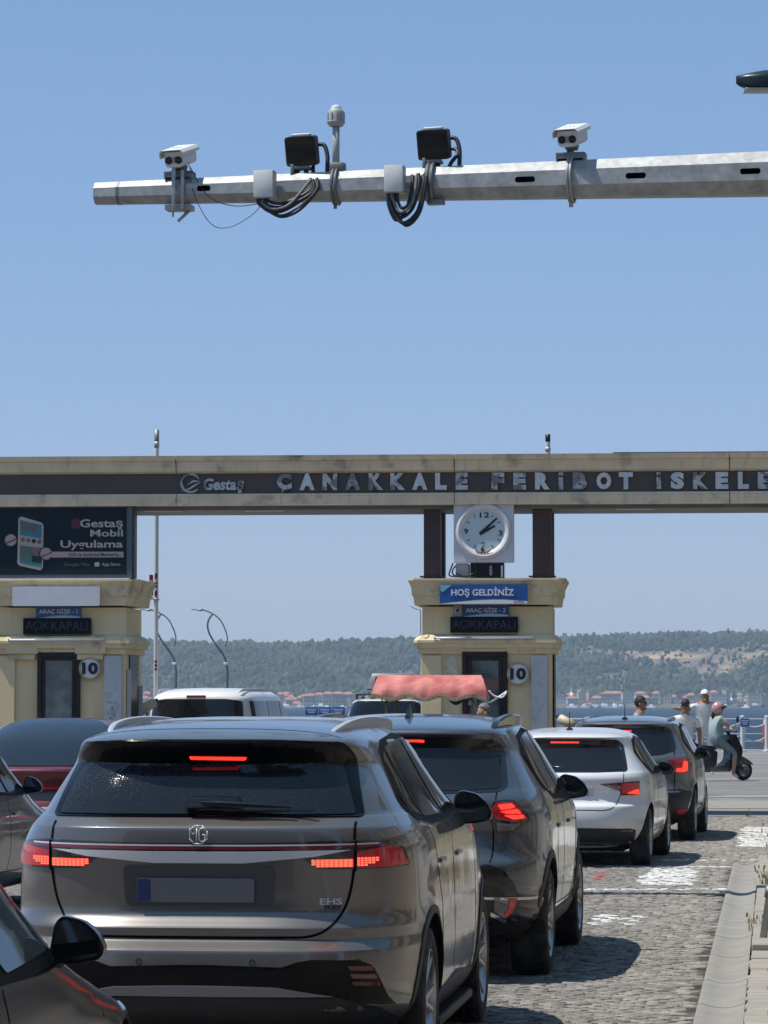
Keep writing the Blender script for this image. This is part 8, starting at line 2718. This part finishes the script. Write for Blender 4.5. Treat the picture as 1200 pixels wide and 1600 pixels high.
def far_building(px_, base_px, wpx, hpx, Y, wallc, roof, place):
    k = Y / F
    x = (px_ - 600) * k; zg = max(hill_h(x, Y), -1.0) - 1.0
    zt = CAMZ + (1099 - (base_px - hpx)) * k
    W_, D_ = wpx * k, random.uniform(9, 14)
    size_ = 'wide' if wpx > 20 else ('small' if hpx < 9 else ('tall' if hpx > wpx * 1.1 else 'square'))
    CNT[place] = CNT.get(place, 0) + 1
    lab = place.replace('#', ordinal(CNT[place])) % (size_ + ' ' + wallc, 'red roof' if roof else 'flat roof')
    r = empty('far_building', (x, Y, zg), random.uniform(-0.25, 0.25), lab, 'building', 'buildings of the town across the water')
    H_ = zt - zg - (1.6 if roof else 0.0)
    bm = B(); box(bm, (0, 0, H_ / 2), (W_, D_, H_)); obj('wall', bm, 'far_' + wallc, r, smooth=None)
    bm = B()
    if roof:
        e = 0.5
        v = [bm.verts.new(p) for p in ((-W_ / 2 - e, -D_ / 2 - e, H_), (W_ / 2 + e, -D_ / 2 - e, H_), (W_ / 2 + e, D_ / 2 + e, H_), (-W_ / 2 - e, D_ / 2 + e, H_), (-W_ / 4, 0, H_ + 2.2), (W_ / 4, 0, H_ + 2.2))]
        for q in ((0, 1, 5, 4), (1, 2, 5), (2, 3, 4, 5), (3, 0, 4), (3, 2, 1, 0)): bm.faces.new([v[i] for i in q])
    else:
        box(bm, (0, 0, H_ + 0.25), (W_ + 0.4, D_ + 0.4, 0.5))
        box(bm, (W_ * 0.2, 0, H_ + 1.2), (2.5, 2.5, 1.6))
    obj('roof', bm, 'far_roof_red' if roof else 'far_roof_grey', r, smooth=None)


walls = list(mats_wall)
# right-hand waterfront seen between the clock booth and the right edge
x = 868
while x < 1210:
    wpx = random.uniform(9, 24)
    place = '%s building, %s, # right of the clock booth, far waterfront'
    far_building(x + wpx / 2, 1105, wpx, random.uniform(8, 22), random.uniform(2850, 2870), random.choice(walls), random.random() < 0.35, place)
    x += wpx * random.uniform(0.8, 1.15)
x = 872
while x < 1200:
    wpx = random.uniform(8, 18)
    far_building(x, 1100, wpx, random.uniform(12, 23), random.uniform(2885, 2905), random.choice(walls), random.random() < 0.55, '%s building, %s, # right of the clock booth, second far row')
    x += wpx * random.uniform(1.1, 2.6)
far_building(957, 1103, 42, 22, 2880, 'grey', True, '%s long building, %s, largest of the far town right of the clock booth')
far_building(1178, 1104, 22, 21, 2845, 'yellow', False, '%s building, %s, brightest of the far town near the right edge')
# left-hand town between the booths
x = 205
while x < 660:
    wpx = random.uniform(7, 15)
    if not (470 < x < 560):
        far_building(x, 1104, wpx, random.uniform(7, 16), random.uniform(2850, 2900), random.choice(walls), random.random() < 0.6, '%s building, %s, # right of the left booth, far waterfront')
    x += wpx * random.uniform(0.7, 1.3)
for px_ in (484, 499, 513, 528, 544):  # cluster
    far_building(px_, 1106, 16, random.uniform(20, 26), 2846, random.choice(['pink', 'white', 'cream']), True, '%s building, %s, # from the left in the cluster by the white SUV')
for px_ in sorted(random.choice([random.uniform(225, 300), random.uniform(430, 480), random.uniform(560, 655)]) for _ in range(46)):
    far_building(px_, random.uniform(1088, 1098), random.uniform(6, 11), random.uniform(4, 8), random.uniform(2925, 2965), random.choice(walls), True, '%s house, %s, # from the left on the far slope between the booths')
# minarets and mast
for px_, top, lb in ((892.5, 1075, 'thin white minaret beyond the water right of the clock booth'), (1142, 1084, 'thin white minaret beyond the water near the right edge')):
    Y = 2868; k = Y / F; x = (px_ - 600) * k; zt = CAMZ + (1099 - top) * k
    r = empty('minaret', (x, Y, -1), 0, lb, 'minaret')
    bm = B(); lathe(bm, [(0, 0), (1.3, 0), (1.2, zt - 6), (1.6, zt - 5.6), (1.6, zt - 4.9), (0.9, zt - 4.8), (0.85, zt - 2), (0, zt - 2)], 14); obj('shaft', bm, 'far_roof_grey' if False else 'sign_white', r)
    bm = B(); lathe(bm, [(1.0, zt - 2), (0.5, zt + 0.2), (0, zt + 2)], 14); obj('spire', bm, 'cam_grey', r)
# small boats moored along the far shore
mat('boat_white', (0.75, 0.75, 0.74), 0.5)
mat('boat_blue', (0.06, 0.14, 0.28), 0.5)
for i, px_ in enumerate(sorted([random.uniform(868, 1205) for _ in range(24)]) + sorted([random.uniform(440, 560) for _ in range(10)])):
    Y = random.uniform(2760, 2825); x = (px_ - 600) * Y / F; s_ = random.uniform(0.8, 1.7)
    bl = random.random() < 0.2
    r = empty('boat', (x, Y, -2), random.uniform(-0.9, 0.9), ('blue' if bl else 'white') + ' boat at the far shore, ' + ordinal(i + 1 if i < 24 else i - 23) + (' to the right of the clock booth' if i < 24 else ' from the left, left of the white SUV'), 'boat', 'boats moored along the far shore')
    bm = B(); prism(bm, rnd([(-3.2 * s_, 0.0), (2.6 * s_, 0.0), (3.8 * s_, 1.3 * s_), (-3.4 * s_, 1.1 * s_)], 0.3), -1.1 * s_, 1.1 * s_); obj('hull', bm, 'boat_blue' if bl else 'boat_white', r)
    bm = B(); box(bm, (-0.6 * s_, 0, 1.7 * s_), (2.6 * s_, 1.5 * s_, 1.2 * s_), 0.1, taper=(0.8, 0.8)); obj('cabin', bm, 'boat_white', r)

# ================================================================ STREET BEHIND AND BESIDE THE CAMERA (seen as reflections in the paintwork)
mat('facade_ochre', (0.30, 0.24, 0.155), 0.8, var=0.1)
mat('facade_grey', (0.20, 0.19, 0.18), 0.8, var=0.1)
mat('facade_rose', (0.24, 0.165, 0.13), 0.8, var=0.1)
mat('facade_white', (0.36, 0.345, 0.31), 0.8, var=0.1)
mat('facade_dark', (0.055, 0.053, 0.05), 0.7, var=0.2)
mat('facade_glass', (0.03, 0.035, 0.04), 0.15)


def facade_building(name, label, cx, cy, W_, D_, H_, rz, m_, floors):
    r = empty(name, (cx, cy, 0), rz, label, 'building')
    bm = B(); box(bm, (0, 0, H_ / 2), (W_, D_, H_)); obj('wall', bm, m_, r, smooth=None)
    bm = B(); box(bm, (0, 0, H_ + 0.2), (W_ + 0.7, D_ + 0.7, 0.4)); obj('roof', bm, 'far_roof_grey', r, smooth=None)
    nx = max(2, int(W_ / 3.2))
    for f_ in range(floors):
        zc_ = (f_ + 0.5) * H_ / floors
        for i in range(nx):
            x = -W_ / 2 + (i + 0.5) * W_ / nx
            bm = B(); box(bm, (x, -D_ / 2 - 0.02, zc_), (1.3, 0.08, H_ / floors * 0.52)); wdw = obj('window', bm, 'facade_white', r, smooth=None)
            bm = B(); box(bm, (x, -D_ / 2 - 0.065, zc_), (1.1, 0.02, H_ / floors * 0.45)); obj('pane', bm, 'facade_glass', wdw, smooth=None)
    bm = B()
    for f_ in range(1, floors): box(bm, (0, -D_ / 2 - 0.3, f_ * H_ / floors), (W_ * 0.96, 0.6, 0.15))
    obj('balcony_slabs', bm, 'facade_white', r, smooth=None)


facade_building('town_house', 'ochre house along the right of the street, outside the picture', 17.5, 27, 17, 8, 9.5, R(-83.5), 'facade_ochre', 3)
facade_building('town_house', 'white house along the right of the street nearest the gateway, outside the picture', 19.6, 45, 14, 8, 8.0, R(-83.5), 'facade_white', 2)
facade_building('town_house', 'rose house along the right beside the camera, outside the picture', 15.3, 8, 17, 8, 11.0, R(-83.5), 'facade_rose', 3)
facade_building('town_house', 'grey house across the road behind the camera, outside the picture', -9, -30, 22, 9, 11.5, R(176), 'facade_grey', 3)
facade_building('town_house', 'rose house behind the camera to the right, outside the picture', 13, -26, 18, 9, 13.0, R(186), 'facade_rose', 4)
facade_building('reflection_block', 'wide dark block added for darker window reflections, ahead right, outside the picture', 24.5, 78, 26, 9, 11.0, 0.0, 'facade_dark', 3)  # unseen dark block, added so the car windows reflect something dark
facade_building('town_house', 'grey house past the gateway on the right, outside the picture', 19, 60, 8, 7, 8.0, R(-70), 'facade_grey', 3)
